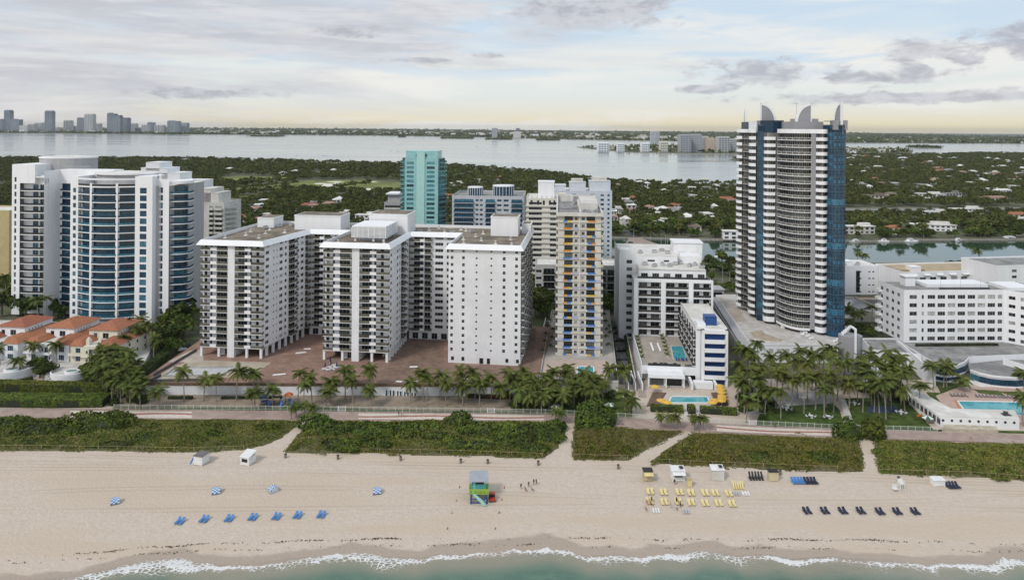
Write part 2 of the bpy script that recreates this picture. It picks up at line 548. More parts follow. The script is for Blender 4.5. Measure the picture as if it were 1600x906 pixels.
def facade(b, p0, p1, z0, nf, fh, ops, ztop=None, zbot=None, depth=0.22, mi=0, floors=None):
 """a wall from p0 to p1 (left to right seen from outside) with real openings; ops = (u0, u1, sill, head, mesh, part name)"""
 dx, dy = p1[0] - p0[0], p1[1] - p0[1]
 L = math.hypot(dx, dy)
 ex, ey = dx / L, dy / L
 ang = math.atan2(dy, dx)
 zb = z0 if zbot is None else zbot
 zt = z0 + nf * fh if ztop is None else ztop
 W = b.wall
 def P(u, d, z):
  return (p0[0] + ex * u - ey * d, p0[1] + ey * u + ex * d, z)
 u = 0.0
 for (a, c, sl, hd, me, nm) in sorted(ops, key=lambda t: t[0]):
  if a > u + 1e-4:
   W.poly([P(u, 0, zb), P(a, 0, zb), P(a, 0, zt), P(u, 0, zt)], mi)
  z = zb
  for k in range(nf):
   if floors and k not in floors:
    continue
   l, h = z0 + k * fh + sl, z0 + k * fh + hd
   if l > z + 1e-3:
    W.poly([P(a, 0, z), P(c, 0, z), P(c, 0, l), P(a, 0, l)], mi)
   W.poly([P(a, 0, l), P(c, 0, l), P(c, depth, l), P(a, depth, l)], mi)
   W.poly([P(a, depth, h), P(c, depth, h), P(c, 0, h), P(a, 0, h)], mi)
   W.poly([P(a, 0, l), P(a, depth, l), P(a, depth, h), P(a, 0, h)], mi)
   W.poly([P(c, depth, l), P(c, 0, l), P(c, 0, h), P(c, depth, h)], mi)
   if me:
    q = P(a, depth - 0.045, l)
    b.part(nm, me, q[0], q[1], q[2], ang)
   z = h
  if zt > z:
   W.poly([P(a, 0, z), P(c, 0, z), P(c, 0, zt), P(a, 0, zt)], mi)
  u = c
 if u < L - 1e-4:
  W.poly([P(u, 0, zb), P(L, 0, zb), P(L, 0, zt), P(u, 0, zt)], mi)
def wop(u, w, sl, h, nm=1, g=None, fr=None, hb=False):
 """window opening tuple for facade()"""
 return (u, u + w, sl, sl + h, win_mesh(w, h, nm, g, fr, hb=hb), 'window')
def pilot(b, name, me, u, v, z, rz=0):
 return b.part(name, me, u, v, z, rz)
def arc(x0, y0, x1, y1, bulge, n=12):
 """points from (x0,y0) to (x1,y1) on a parabola-like bow; bulge > 0 bows to the right of travel"""
 dx, dy = x1 - x0, y1 - y0
 l = math.hypot(dx, dy)
 nx, ny = dy / l, -dx / l
 out = []
 for k in range(n + 1):
  t = k / n
  s = math.sin(math.pi * t) * bulge
  out.append((x0 + dx * t + nx * s, y0 + dy * t + ny * s))
 return out
def glazing(path, h, nper=2, g=None, fr=None):
 """one storey of glazing along a polyline: a pane per segment, mullions and a transom"""
 b = MB()
 for (a, c) in zip(path[:-1], path[1:]):
  b.poly([(a[0], a[1], 0), (c[0], c[1], 0), (c[0], c[1], h), (a[0], a[1], h)], 1)
  for k in range(nper):
   t = k / nper
   x, y = a[0] + (c[0] - a[0]) * t, a[1] + (c[1] - a[1]) * t
   l = math.hypot(c[0] - a[0], c[1] - a[1])
   ex, ey = (c[0] - a[0]) / l, (c[1] - a[1]) / l
   q = [(x, y), (x + ex * .09, y + ey * .09)]
   b.poly([(q[0][0] + ey * .05, q[0][1] - ex * .05, 0), (q[1][0] + ey * .05, q[1][1] - ex * .05, 0),
     (q[1][0] + ey * .05, q[1][1] - ex * .05, h), (q[0][0] + ey * .05, q[0][1] - ex * .05, h)], 0)
 return b.mesh('glazing', [fr or DFRAME, g or GLASSD])
# ================================================================== SETTING
# ------------------------------------------------------------------ shore line, sand, sea
SHORE_PX = [(-500, 915), (-200, 912), (0, 915), (110, 904), (140, 895), (187, 884), (225, 876), (278, 872), (300, 880), (344, 886), (390, 885), (437, 878), (500, 870), (540, 862), (575, 864), (609, 871),
   (653, 875), (687, 867), (775, 864), (812, 859), (856, 854), (890, 860), (915, 870), (937, 870), (969, 868), (1000, 874), (1022, 867), (1056, 869), (1090, 860), (1131, 863),
   (1150, 871), (1202, 869), (1240, 876), (1307, 872), (1337, 876), (1397, 878), (1450, 885), (1506, 880), (1544, 884), (1570, 873), (1600, 874), (1800, 880), (2100, 884)]
_sx, _sy = zip(*[gp(x, y, 0.15) for x, y in SHORE_PX])
def shore(X):
 return np.interp(X, _sx, _sy)
def mean_shore(X):
 return np.interp(X, [-260, -110, 0, 260], [154.0, 156.5, 160.0, 158.5])
def sandz(X, Y):
 s = np.asarray(Y) - mean_shore(X)
 return np.interp(s, [-40, -12, -4, 0, 4, 12, 25, 45, 80], [-3, -.8, -.12, .15, .42, .85, 1.35, 1.85, 2.05])
def on_sand(px, py):
 z = 1.5
 for _ in range(5):
  X, Y = gp(px, py, z)
  z = float(sandz(X, Y))
 return X, Y, z
def sand_material():
 m, nt, p = mat_new('sand')
 g = nt.nodes.new('ShaderNodeNewGeometry')
 pos = g.outputs['Position']
 n1 = nd(nt, 'ShaderNodeTexNoise', {'Vector': pos, 'Scale': .9, 'Detail': 6, 'Roughness': .7})
 n2 = nd(nt, 'ShaderNodeTexNoise', {'Vector': nd(nt, 'ShaderNodeMapping', {'Vector': pos, 'Scale': (.02, .12, 1)}).outputs[0], 'Scale': 1.0, 'Detail': 4})
 col = mixc(nt, mapr(nt, n1.outputs[0], .3, .7), (.525, .445, .372, 1), (.605, .520, .438, 1))
 col = mixc(nt, mapr(nt, n2.outputs[0], .42, .62), col, (.545, .455, .365, 1))
 # raked and driven tracks running along the beach
 wv = nd(nt, 'ShaderNodeTexWave', {'Vector': nd(nt, 'ShaderNodeMapping', {'Vector': pos, 'Rotation': (0, 0, .06), 'Scale': (.01, .55, 1)}).outputs[0], 'Scale': 1.0, 'Distortion': 2.5, 'Detail': 2, 'Detail Scale': .6}, bands_direction='Y')
 col = mixc(nt, mapr(nt, wv.outputs[1], .72, 1.0, 0, .32), col, (.47, .40, .34, 1))
 foot = nd(nt, 'ShaderNodeTexVoronoi', {'Vector': pos, 'Scale': 1.3, 'Randomness': 1.0})
 col = mixc(nt, mapr(nt, foot.outputs['Distance'], .34, .05, 0, .42), col, (.43, .365, .31, 1))
 # wheel ruts of the patrol vehicles: pairs of shallow wandering lines
 sp = nd(nt, 'ShaderNodeSeparateXYZ', {0: pos})
 for y0, k, a, fr, ph in ((198.5, -.035, 1.2, .021, 0.3), (195.4, -.03, 1.6, .017, 1.4), (191.0, -.02, 2.6, .013, 2.2), (183.5, .02, 4.0, .019, 3.0), (176.0, .0, 3.0, .011, .8)):
  yy = mth(nt, 'ADD', mth(nt, 'MULTIPLY', mth(nt, 'SINE', mth(nt, 'ADD', mth(nt, 'MULTIPLY', sp.outputs[0], fr), ph)), a), mth(nt, 'ADD', mth(nt, 'MULTIPLY', sp.outputs[0], k), y0))
  dd = mth(nt, 'ABSOLUTE', mth(nt, 'SUBTRACT', mth(nt, 'ABSOLUTE', mth(nt, 'SUBTRACT', sp.outputs[1], yy)), .8))
  fade = mapr(nt, n2.outputs[0], .40, .60, .12, .60)
  col = mixc(nt, mth(nt, 'MULTIPLY', mapr(nt, dd, .40, .08), fade), col, (.41, .345, .285, 1))
 wet = nt.nodes.new('ShaderNodeAttribute')
 wet.attribute_name = 'wet'
 wn = nd(nt, 'ShaderNodeTexNoise', {'Vector': nd(nt, 'ShaderNodeMapping', {'Vector': pos, 'Scale': (.22, .5, 1)}).outputs[0], 'Scale': 1.0, 'Detail': 3})
 wf = mapr(nt, mth(nt, 'ADD', wet.outputs['Fac'], mth(nt, 'MULTIPLY', mth(nt, 'SUBTRACT', wn.outputs[0], .5), .5)), .40, .62)
 col = mixc(nt, wf, col, (.40, .33, .27, 1))
 nt.links.new(col, p.inputs['Base Color'])
 nt.links.new(mapr(nt, wf, 0, 1, .95, .42, False), p.inputs['Roughness'])
 p.inputs['Specular IOR Level'].default_value = .25
 hgt = mth(nt, 'ADD', mth(nt, 'MULTIPLY', n1.outputs[0], .6), foot.outputs['Distance'])
 b = nd(nt, 'ShaderNodeBump', {'Height': hgt, 'Strength': .5, 'Distance': .2})
 nt.links.new(b.outputs[0], p.inputs['Normal'])
 return m
SAND = sand_material()
def grid_mesh(name, xs, ys_fn, zfn, mat, attr=None, smooth=True):
 """xs: array; ys_fn(X) -> array of Y rows (same length for each X)"""
 Y = np.stack([ys_fn(x) for x in xs])
 X = np.repeat(np.asarray(xs)[:, None], Y.shape[1], 1)
 Z = zfn(X, Y)
 v = np.stack([X, Y, Z], -1).reshape(-1, 3)
 nx, ny = Y.shape
 idx = np.arange(nx * ny).reshape(nx, ny)
 f = np.stack([idx[:-1, :-1], idx[1:, :-1], idx[1:, 1:], idx[:-1, 1:]], -1).reshape(-1, 4)
 me = np_mesh(name, v, f, mat, smooth=smooth)
 for nm, fn in (attr or {}).items():
  a = me.attributes.new(nm, 'FLOAT', 'POINT')
  a.data.foreach_set('value', fn(X, Y).astype(np.float32).ravel())
 return me
rows = np.concatenate([np.linspace(130, 175, 110), np.linspace(175.6, 268, 110)])
def sand_height(X, Y):
 z = sandz(X, Y)
 s = Y - mean_shore(X)
 amp = np.clip(s / 10, 0, 1) * np.clip((95 - s) / 40, .3, 1)
 z = z + fnoise(X, Y, 3, 3, .16) * .07 * amp + fnoise(X, Y * 2.0, 5, 3, .7) * .035 * amp
 for c, w, d in ((34, 1.2, .10), (38, 1.2, .08), (43, 1.0, .07)):       # vehicle tracks below the dune
  z = z - d * np.exp(-((s - c - 1.5 * np.sin(X * .02 + c)) / w) ** 2 * 3)
 return z
sand = link('beach_sand', grid_mesh('beach_sand', np.linspace(-330, 330, 560), lambda x: rows, sand_height, SAND,
   {'wet': lambda X, Y: np.clip(1.15 - (Y - shore(X)) / (6.2 + 2.0 * fnoise(X, 0 * Y, 8, 3, .05)), 0, 1.2)}))
sand['kind'] = 'structure'
def ocean_material():
 m, nt, p = mat_new('ocean_water')
 g = nt.nodes.new('ShaderNodeNewGeometry')
 pos = g.outputs['Position']
 att = nt.nodes.new('ShaderNodeAttribute')
 att.attribute_name = 'foam'
 dp = nt.nodes.new('ShaderNodeAttribute')
 dp.attribute_name = 'depth'
 n1 = nd(nt, 'ShaderNodeTexNoise', {'Vector': nd(nt, 'ShaderNodeMapping', {'Vector': pos, 'Scale': (.28, .55, 1)}).outputs[0], 'Scale': 1, 'Detail': 6, 'Roughness': .65})
 deep = mixc(nt, mapr(nt, n1.outputs[0], .35, .65), (.068, .150, .110, 1), (.105, .188, .138, 1))
 sh = mapr(nt, mth(nt, 'ADD', dp.outputs['Fac'], mth(nt, 'MULTIPLY', mth(nt, 'SUBTRACT', n1.outputs[0], .5), 4.0)), 3.0, 9.0)
 col = mixc(nt, mapr(nt, dp.outputs['Fac'], 0.2, 2.6), (.37, .305, .245, 1), (.255, .245, .185, 1))
 col = mixc(nt, sh, col, deep)
 lace = nd(nt, 'ShaderNodeTexVoronoi', {'Vector': nd(nt, 'ShaderNodeMapping', {'Vector': pos, 'Scale': (.7, 1.1, 1)}).outputs[0], 'Scale': 1.1, 'Randomness': 1.0}, feature='DISTANCE_TO_EDGE')
 nf = nd(nt, 'ShaderNodeTexNoise', {'Vector': pos, 'Scale': 2.2, 'Detail': 8, 'Roughness': .75})
 q = mth(nt, 'ADD', att.outputs['Fac'], mth(nt, 'MULTIPLY', mth(nt, 'SUBTRACT', nf.outputs[0], .5), 1.1))
 q = mth(nt, 'SUBTRACT', q, mth(nt, 'MULTIPLY', mapr(nt, lace.outputs[0], .0, .22), .42))
 ff = mapr(nt, q, .28, .50)
 col = mixc(nt, ff, col, (.74, .75, .75, 1))
 nt.links.new(col, p.inputs['Base Color'])
 nt.links.new(mapr(nt, ff, 0, 1, .14, .9, False), p.inputs['Roughness'])
 b = nd(nt, 'ShaderNodeBump', {'Height': n1.outputs[0], 'Strength': .5, 'Distance': .35})
 b2 = nd(nt, 'ShaderNodeBump', {'Height': nf.outputs[0], 'Strength': mapr(nt, ff, 0, 1, .04, .5), 'Distance': .25, 'Normal': b.outputs[0]})
 nt.links.new(b2.outputs[0], p.inputs['Normal'])
 return m
_off = np.concatenate([np.linspace(0, 16, 90) , np.linspace(16.6, 70, 40)])
FW_X = [gp(x, 880, 0)[0] for x in (0, 110, 180, 280, 345, 430, 500, 600, 655, 700, 800, 870, 920, 1000, 1100, 1150, 1200, 1300, 1400, 1500, 1580)]
FW_W = [2.2, 2.6, 4.4, 4.6, 1.7, 1.4, 3.2, 4.2, 1.1, 1.6, 1.3, 2.3, 1.8, 2.2, 3.0, 2.2, 2.0, 1.6, 1.6, 1.8, 2.9]
def foam_w(X):
 return np.interp(X, FW_X, FW_W)
def foam_fn(X, Y):
 d = shore(X) + .9 * fnoise(X, 0 * Y, 12, 3, .5) + .2 - Y
 w = foam_w(X) * (1 + .25 * fnoise(X, Y, 14, 2, .4))
 core = np.exp(-((d - w * .45) / (w * .62)) ** 2)
 trail = .36 * np.exp(-np.clip(d - w, 0, None) / 3.2) * (d > w * .5)
 return np.clip(np.maximum(core * (.78 + .38 * fnoise(X, Y, 16, 3, .35)), trail * (1 + .6 * fnoise(X, Y, 18, 3, .25))), 0, 1)
def ocean_z(X, Y):
 d = shore(X) - Y
 w = foam_w(X)
 z = .12 + .10 * w * np.exp(-((d - w * .7) / 1.8) ** 2) + .07 * fnoise(X, Y, 15, 3, .3) + .14 * foam_fn(X, Y) * fnoise(X, Y, 17, 3, 1.6)
 return z + .10 * np.sin(d * .45 + fnoise(X, Y, 19, 2, .05) * 2) * np.clip(d / 14, 0, 1)
ocean = link('ocean', grid_mesh('ocean', np.linspace(-330, 330, 900), lambda x: float(shore(x)) + 1.0 - _off, ocean_z, ocean_material(),
    {'foam': foam_fn, 'depth': lambda X, Y: shore(X) - Y}))
ocean['kind'] = 'structure'
def water_material(name, c, bump=.25, sc=(.05, .16), rough=.12, patch=True):
 m, nt, p = mat_new(name)
 g = nt.nodes.new('ShaderNodeNewGeometry')
 pos = g.outputs['Position']
 n1 = nd(nt, 'ShaderNodeTexNoise', {'Vector': nd(nt, 'ShaderNodeMapping', {'Vector': pos, 'Scale': (sc[0], sc[1], 1)}).outputs[0], 'Scale': 1, 'Detail': 6, 'Roughness': .6})
 n2 = nd(nt, 'ShaderNodeTexNoise', {'Vector': nd(nt, 'ShaderNodeMapping', {'Vector': pos, 'Scale': (.0009, .0042, 1)}).outputs[0], 'Scale': 1, 'Detail': 5, 'Roughness': .6})
 nt.links.new(mixc(nt, mapr(nt, n2.outputs[0], .35, .65), c4(c, .8), c4(c, 1.25)), p.inputs['Base Color'])
 if patch:
  nt.links.new(mapr(nt, n2.outputs[0], .38, .62, rough * .75, rough * 1.5), p.inputs['Roughness'])
 else:
  p.inputs['Roughness'].default_value = rough
 b = nd(nt, 'ShaderNodeBump', {'Height': n1.outputs[0], 'Strength': bump, 'Distance': .5})
 nt.links.new(b.outputs[0], p.inputs['Normal'])
 return m
mb = MB()
mb.poly([(-30000, 846, 0), (30000, 846, 0), (30000, 24000, 0), (-30000, 24000, 0)])
bay = link('bay_water', mb.mesh('bay_water', water_material('bay_water', (.30, .335, .325), .05, (.03, .09), .14)))
bay['kind'] = 'structure'
mb = MB()
mb.poly([(-3000, 330, 0), (3000, 330, 0), (3000, 846, 0), (-3000, 846, 0)])
creek = link('creek_water', mb.mesh('creek_water', water_material('creek_water', (.030, .062, .040), .035, (.10, .30), .05, False)))
creek['kind'] = 'structure'
# ------------------------------------------------------------------ land
GROUND = M('ground_soil', (.12, .115, .075), var=.3, scale=.1, c2=(.06, .08, .028), cs=.04, rough=.95)
LAWN = leafmat('lawn', (.058, .098, .028), rnd=0, scale=.4)
GOLF = leafmat('fairway_grass', (.150, .190, .060), rnd=0, scale=.03)
ASPH = M('asphalt', (.085, .085, .088), var=.2, scale=.6, c2=(.12, .115, .11), cs=.1, rough=.9)
SEAWALL = M('seawall', (.33, .31, .28), var=.2, scale=.5)
def land(name, pxs, z, mat, extra=None, raw=None):
 pts = [gp(x, y, z) for x, y in pxs] if raw is None else raw
 if extra:
  pts = pts + extra
 mb = MB()
 mb.prism(ccw(pts), -1.5, z, 1, 0)
 o = link(name, mb.mesh(name, [mat, SEAWALL]))
 o['kind'] = 'structure'
 return o
# the barrier island, from behind the beach to the creek
land('island_ground', None, 1.7, GROUND, raw=[(-700, 232), (700, 226), (760, 500), (420, 506), (300, 508), (245, 503), (180, 504), (150, 508), (118, 520), (60, 528), (0, 540), (-300, 560), (-700, 600)])
# land beyond the creek: golf course side, and the inlet islands to the right
land('mainland_side_ground', None, 1.5, GROUND, raw=[(-2600, 660), (-300, 640), (0, 625), (200, 612), (352, 610), (400, 640), (420, 705), (395, 760), (360, 830), (350, 950), (395, 1040), (450, 1085), (520, 1180),
              (380, 1215), (250, 1210), (160, 1290), (60, 1500), (-150, 1720), (-400, 1800), (-900, 1980), (-1700, 1900), (-2900, 1750)])
land('creek_island_ground', None, 1.64, GROUND, raw=[(300, 616), (360, 618), (440, 622), (520, 632), (640, 640), (900, 655), (1200, 700), (1300, 800), (900, 850), (700, 822), (560, 812), (440, 798), (370, 770), (330, 690)])
land('north_island_ground', None, 1.57, GROUND, raw=[(330, 850), (430, 858), (560, 868), (700, 885), (950, 915), (1500, 1000), (2600, 1400), (3300, 2400), (2900, 2950), (2000, 2950), (1500, 2700), (1150, 2600), (900, 2500), (700, 2200), (640, 1800), (560, 1500), (440, 1250), (560, 1150), (460, 1060), (350, 930)])
land('village_island_ground', None, 1.5, GROUND, raw=[(330, 3500), (345, 3300), (420, 3000), (480, 2780), (600, 2740), (800, 2700), (1000, 2660), (1300, 2620), (1700, 2900), (2000, 3400), (1400, 3900), (800, 3900)])
land('far_shore_ground', None, 2.0, GROUND, raw=[(-9000, 7000), (-5200, 7300), (-4200, 7250), (-3000, 7200), (-2000, 7600), (-1000, 7100), (-200, 6600), (400, 5800), (1000, 5400), (1900, 5000), (3200, 5200), (5500, 5300), (9000, 6000),
            (22000, 18000), (0, 23500), (-22000, 18000)])
for (x0, x1, y, d) in [(228, 278, 210.6, 200), (380, 442, 213.6, 160), (620, 632, 214.5, 90), (686, 740, 217, 200), (756, 802, 218.5, 160), (838, 876, 219.8, 150), (1445, 1478, 231.8, 120)]:
 (X0, Y0), (X1, _) = gp(x0, y, 0), gp(x1, y, 0)
 n = 14
 pts = [((X0 + X1) / 2 + (X1 - X0) / 2 * math.cos(t), Y0 + d + d * math.sin(t) * (1 + .2 * math.cos(3 * t))) for t in [6.283 * k / n for k in range(n)]]
 land('spoil_island', None, 1.5, GROUND, raw=pts)
# golf fairways and bunkers
for pts in ([(340, 303), (430, 296), (520, 297), (600, 300), (626, 297), (626, 285), (560, 281), (470, 283), (420, 290), (340, 296)],
   [(330, 286), (420, 282), (470, 277), (380, 275), (330, 278)], [(330, 310), (360, 306), (440, 300), (410, 308), (350, 316)]):
 slab_px('golf_fairway', pts, 1.9, GOLF, .3)
BUNK = M('bunker_sand', (.72, .68, .58), var=.06)
for (x, y, w, h) in [(513, 290, 12, 3.2), (526, 288, 8, 2.5), (360, 303, 7, 1.6), (377, 302, 7, 1.6), (553, 296, 10, 1.6), (575, 296, 12, 1.8), (592, 295, 8, 1.6), (424, 279, 5, 1.2), (430, 278, 5, 1.2), (500, 287, 10, 1.0), (524, 284, 12, .8), (580, 284, 8, .7), (597, 297, 6, 2)]:
 slab_px('golf_bunker', [(x + w * math.cos(t) * (1 + .25 * math.sin(2 * t + x)), y + h * math.sin(t)) for t in [6.283 * k / 12 for k in range(12)]], 2.0, BUNK, .3)
# avenue behind the towers and the creek bridge road
mb = MB()
mb.box(-620, 620, 392, 408, 1.4, 1.78)
o = link('avenue_road', mb.mesh('avenue_road', ASPH), None, (0, 0, 0), math.radians(-4))
o['kind'] = 'structure'
PAVE = M('pink_pavement', (.42, .30, .25), var=.15, scale=.5, c2=(.36, .30, .26), cs=.1)
for y0, y1 in ((386.8, 391.8), (408.2, 413.2)):
 mb = MB()
 mb.box(-620, 620, y0, y1, 1.4, 1.92)
 o = link('avenue_pavement', mb.mesh('avenue_pavement', PAVE), None, (0, 0, 0), math.radians(-4))
 o['kind'] = 'structure'
slab_px('bridge_road', [(975, 404), (1046, 404), (1040, 385), (1012, 376), (1000, 371), (982, 371), (979, 385)], 3.2, M('bridge_asphalt', (.30, .235, .19), var=.15, scale=.3), 1.6, SEAWALL)
slab_px('side_street', [(953, 342), (958, 342), (984, 371), (1000, 371)], 2.0, ASPH, .3)
# ------------------------------------------------------------------ promenade of pink pavers
def paver_material():
 m, nt, p = mat_new('pink_pavers')
 g = nt.nodes.new('ShaderNodeNewGeometry')
 pos = g.outputs['Position']
 br = nd(nt, 'ShaderNodeTexBrick', {'Vector': pos, 'Color1': (.36, .255, .22, 1), 'Color2': (.31, .23, .205, 1), 'Mortar': (.26, .21, .19, 1), 'Scale': 2.2, 'Mortar Size': .012})
 n1 = nd(nt, 'ShaderNodeTexNoise', {'Vector': pos, 'Scale': .35, 'Detail': 5})
 col = mixc(nt, mapr(nt, n1.outputs[0], .35, .65), br.outputs[0], (.39, .30, .26, 1))
 n2 = nd(nt, 'ShaderNodeTexNoise', {'Vector': pos, 'Scale': .12, 'Detail': 2})
 col = mixc(nt, mapr(nt, n2.outputs[0], .55, .65, 0, .5), col, (.42, .36, .31, 1))
 nt.links.new(col, p.inputs['Base Color'])
 p.inputs['Roughness'].default_value = .85
 return m
PAVER = paver_material()
BW_TOP = [(-260, 634), (0, 637), (200, 639), (420, 641), (600, 643), (760, 645), (870, 647), (1000, 654), (1150, 663), (1300, 670), (1450, 674), (1600, 678), (1900, 684)]
BW_BOT = [(1900, 698), (1600, 692), (1450, 687), (1300, 682), (1150, 676), (1000, 668), (870, 657), (760, 657), (600, 656), (420, 655), (200, 654), (0, 652), (-260, 650)]
slab_px('promenade', BW_TOP + BW_BOT, 2.25, PAVER, .5)
WPAV = M('white_pavers', (.62, .56, .49), var=.1, scale=.8)
RPAV = M('red_pavers', (.36, .165, .13), var=.2, scale=.8)
def px_line(line, x):
 xs, ys = zip(*line)
 return float(np.interp(x, xs, ys))
BWB = BW_BOT[::-1]
for (a, b) in ((110, 300), (560, 850), (1120, 1340)):         # light inlaid fields with a wavy red stripe
 n = 24
 xs = [a + (b - a) * k / n for k in range(n + 1)]
 t = [(x, px_line(BW_TOP, x) * .8 + px_line(BWB, x) * .2) for x in xs]
 bt = [(x, px_line(BW_TOP, x) * .12 + px_line(BWB, x) * .88) for x in xs]
 slab_px('promenade_inlay', t + bt[::-1], 2.254, WPAV, .02)
 s1 = [(x, px_line(BW_TOP, x) * (.56 + .1 * math.sin(x * .03)) + px_line(BWB, x) * (.44 - .1 * math.sin(x * .03))) for x in xs]
 s2 = [(x, y + 2.4) for x, y in s1]
 slab_px('promenade_stripe', s1 + s2[::-1], 2.258, RPAV, .02)
# lawns and planting ground between the promenade and the buildings
slab_px('lawn', [(840, 646), (990, 652), (985, 628), (960, 612), (850, 612), (835, 625)], 2.2, LAWN, .4)
slab_px('lawn', [(1180, 662), (1320, 669), (1312, 640), (1300, 628), (1220, 632), (1190, 640)], 2.2, LAWN, .4)
slab_px('lawn', [(1330, 669), (1460, 672), (1430, 640), (1410, 620), (1320, 622), (1320, 640)], 2.2, LAWN, .4)
slab_px('lawn', [(1180, 664.0), (1600, 676), (1900, 682), (1900, 679), (1600, 673), (1320, 668.5), (1180, 662.4)], 2.23, LAWN, .4)
slab_px('lawn', [(-200, 631), (0, 633), (150, 636), (190, 615), (120, 604), (0, 602), (-200, 600)], 2.2, LAWN, .4)
STRIP = M('planting_soil', (.27, .215, .16), var=.22, scale=.5, c2=(.34, .285, .22), cs=.3)
slab_px('planting_strip', [(176, 638), (420, 640), (600, 642), (838, 645.5), (834, 616), (600, 614), (420, 612), (196, 612)], 2.16, STRIP, .3)
slab_px('lawn', [(176, 638.2), (420, 640.2), (600, 642.2), (838, 645.8), (838, 643), (600, 639.4), (520, 637), (480, 632), (455, 628), (440, 637), (176, 635.4)], 2.2, LAWN, .3)
slab_px('paved_court', [(1155, 645), (1195, 646), (1225, 634), (1300, 630), (1300, 612), (1180, 612)], 2.24, M('grey_pavers', (.33, .325, .33), var=.15, scale=.8), .4)
slab_px('garden_path', [(1313, 624), (1321, 624), (1337, 668), (1322, 668)], 2.26, LCONC, .3)
# ------------------------------------------------------------------ dunes
DUNE_SOIL = M('dune_soil', (.085, .085, .035), var=.3, scale=.7, c2=(.15, .13, .075), cs=.5, rough=.95)
DUNES = [
 ([(-400, 702), (0, 703), (120, 704), (300, 707), (380, 703), (418, 694), (440, 684), (466, 664), (470, 657), (420, 655.5), (200, 655), (0, 653), (-400, 651)], 'left'),
 ([(441, 706), (560, 708), (720, 711), (800, 714), (848, 716), (872, 700), (884, 676), (884, 660), (870, 658.5), (760, 658.5), (600, 657.5), (490, 657), (474, 668), (455, 690)], 'mid'),
 ([(893, 716), (930, 718), (982, 719), (1010, 703), (1040, 688), (1072, 673), (1000, 669.5), (905, 661), (896, 668), (892, 692)], 'small'),
 ([(1014, 722), (1080, 726), (1150, 729), (1240, 733), (1349, 737), (1350, 712), (1346, 700), (1342, 685.5), (1300, 683.5), (1150, 677.5), (1082, 674.5), (1062, 688), (1036, 704)], 'right'),
 ([(1372, 738), (1450, 741), (1520, 743), (1600, 749), (2000, 760), (2000, 702), (1600, 693.5), (1450, 688.5), (1366, 686), (1366, 704), (1370, 722)], 'far right'),
]
DUNE_POLYS = []
def dune_rise(X, Y, poly):
 """height over the sand: 0 at the edge, about a metre and a half inside"""
 d = np.full(X.shape, 1e9)
 n = len(poly)
 for i in range(n):
  (x0, y0), (x1, y1) = poly[i], poly[(i + 1) % n]
  L2 = (x1 - x0) ** 2 + (y1 - y0) ** 2 + 1e-9
  t = np.clip(((X - x0) * (x1 - x0) + (Y - y0) * (y1 - y0)) / L2, 0, 1)
  d = np.minimum(d, np.hypot(X - x0 - t * (x1 - x0), Y - y0 - t * (y1 - y0)))
 k = np.clip(d / 5.0, 0, 1)
 return (k * k * (3 - 2 * k)) * (1.0 + .55 * fnoise(X, Y, 21, 3, .12)), d
veg_labels = {'left': 'low green dune plants in front of the tall hedge and red-roofed villas', 'mid': 'bushy green dune plants behind the lifeguard tower', 'small': 'small patch of dune plants between two sandy paths',
    'right': 'dune plants behind the yellow beach chairs', 'far right': 'dune plants below the white pool building'}
for pts, nm in DUNES:
 poly = ccw([gp(x, y, 2.0) for x, y in pts])
 DUNE_POLYS.append(poly)
 xs = [p[0] for p in poly]
 ys = [p[1] for p in poly]
 gx = np.arange(max(min(xs), -300), min(max(xs), 300), 1.0)
 gy = np.arange(min(ys), max(ys), 1.0)
 X, Y = np.meshgrid(gx, gy, indexing='ij')
 ins = in_poly(X, Y, poly)
 rise, _ = dune_rise(X, Y, poly)
 Z = sandz(X, Y) - .25 + np.where(ins, rise + .33, 0)
 idx = np.arange(X.size).reshape(X.shape)
 f = np.stack([idx[:-1, :-1], idx[1:, :-1], idx[1:, 1:], idx[:-1, 1:]], -1).reshape(-1, 4)
 keep = (ins.ravel()[f]).sum(1) >= 2
 me = np_mesh('dune', np.stack([X, Y, Z], -1).reshape(-1, 3), f[keep], DUNE_SOIL, smooth=True)
 link('dune', me)['kind'] = 'structure'
 area = sum(poly[i][0] * poly[(i + 1) % len(poly)][1] - poly[(i + 1) % len(poly)][0] * poly[i][1] for i in range(len(poly))) / 2
 n = int(min(area, 9000) * 30)
 qx, qy = RNG.uniform(max(min(xs), -215), min(max(xs), 200), n * 2), RNG.uniform(min(ys), max(ys), n * 2)
 wob = fnoise(qx, qy, 31, 4, .45) * 1.9
 ok = in_poly(qx, qy + wob, poly)
 qx, qy = qx[ok][:n], qy[ok][:n]
 r, dd = dune_rise(qx, qy, poly)
 thick = fnoise(qx, qy, 33, 4, .16) + .35 * fnoise(qx, qy, 35, 3, .7)
 keepq = (RNG.uniform(size=len(qx)) < np.clip(dd / 1.6, .25, 1)) & (RNG.uniform(size=len(qx)) < np.clip(.75 + .8 * thick + .3 * (nm == 'mid'), .45, 1))
 qx, qy, r, thick, dd = qx[keepq], qy[keepq], r[keepq], thick[keepq], dd[keepq]
 hgt = np.clip(.22 + .55 * np.clip(thick, 0, 1) + (.55 if nm == 'mid' else 0) * np.clip(thick + .4, 0, 1), .12, 2) * np.clip(dd / 1.5, .35, 1)
 qz = sandz(qx, qy) + .08 + r + hgt * RNG.uniform(.15, 1.0, len(qx))
 v, t = leaf_quads(np.stack([qx, qy, qz], 1), .23 + .09 * np.clip(thick, 0, 1), flat=.7)
 tag(link('dune_vegetation', np_mesh('dune_vegetation', v, t, DUNEL)), veg_labels[nm], 'dune plants', kind='stuff')
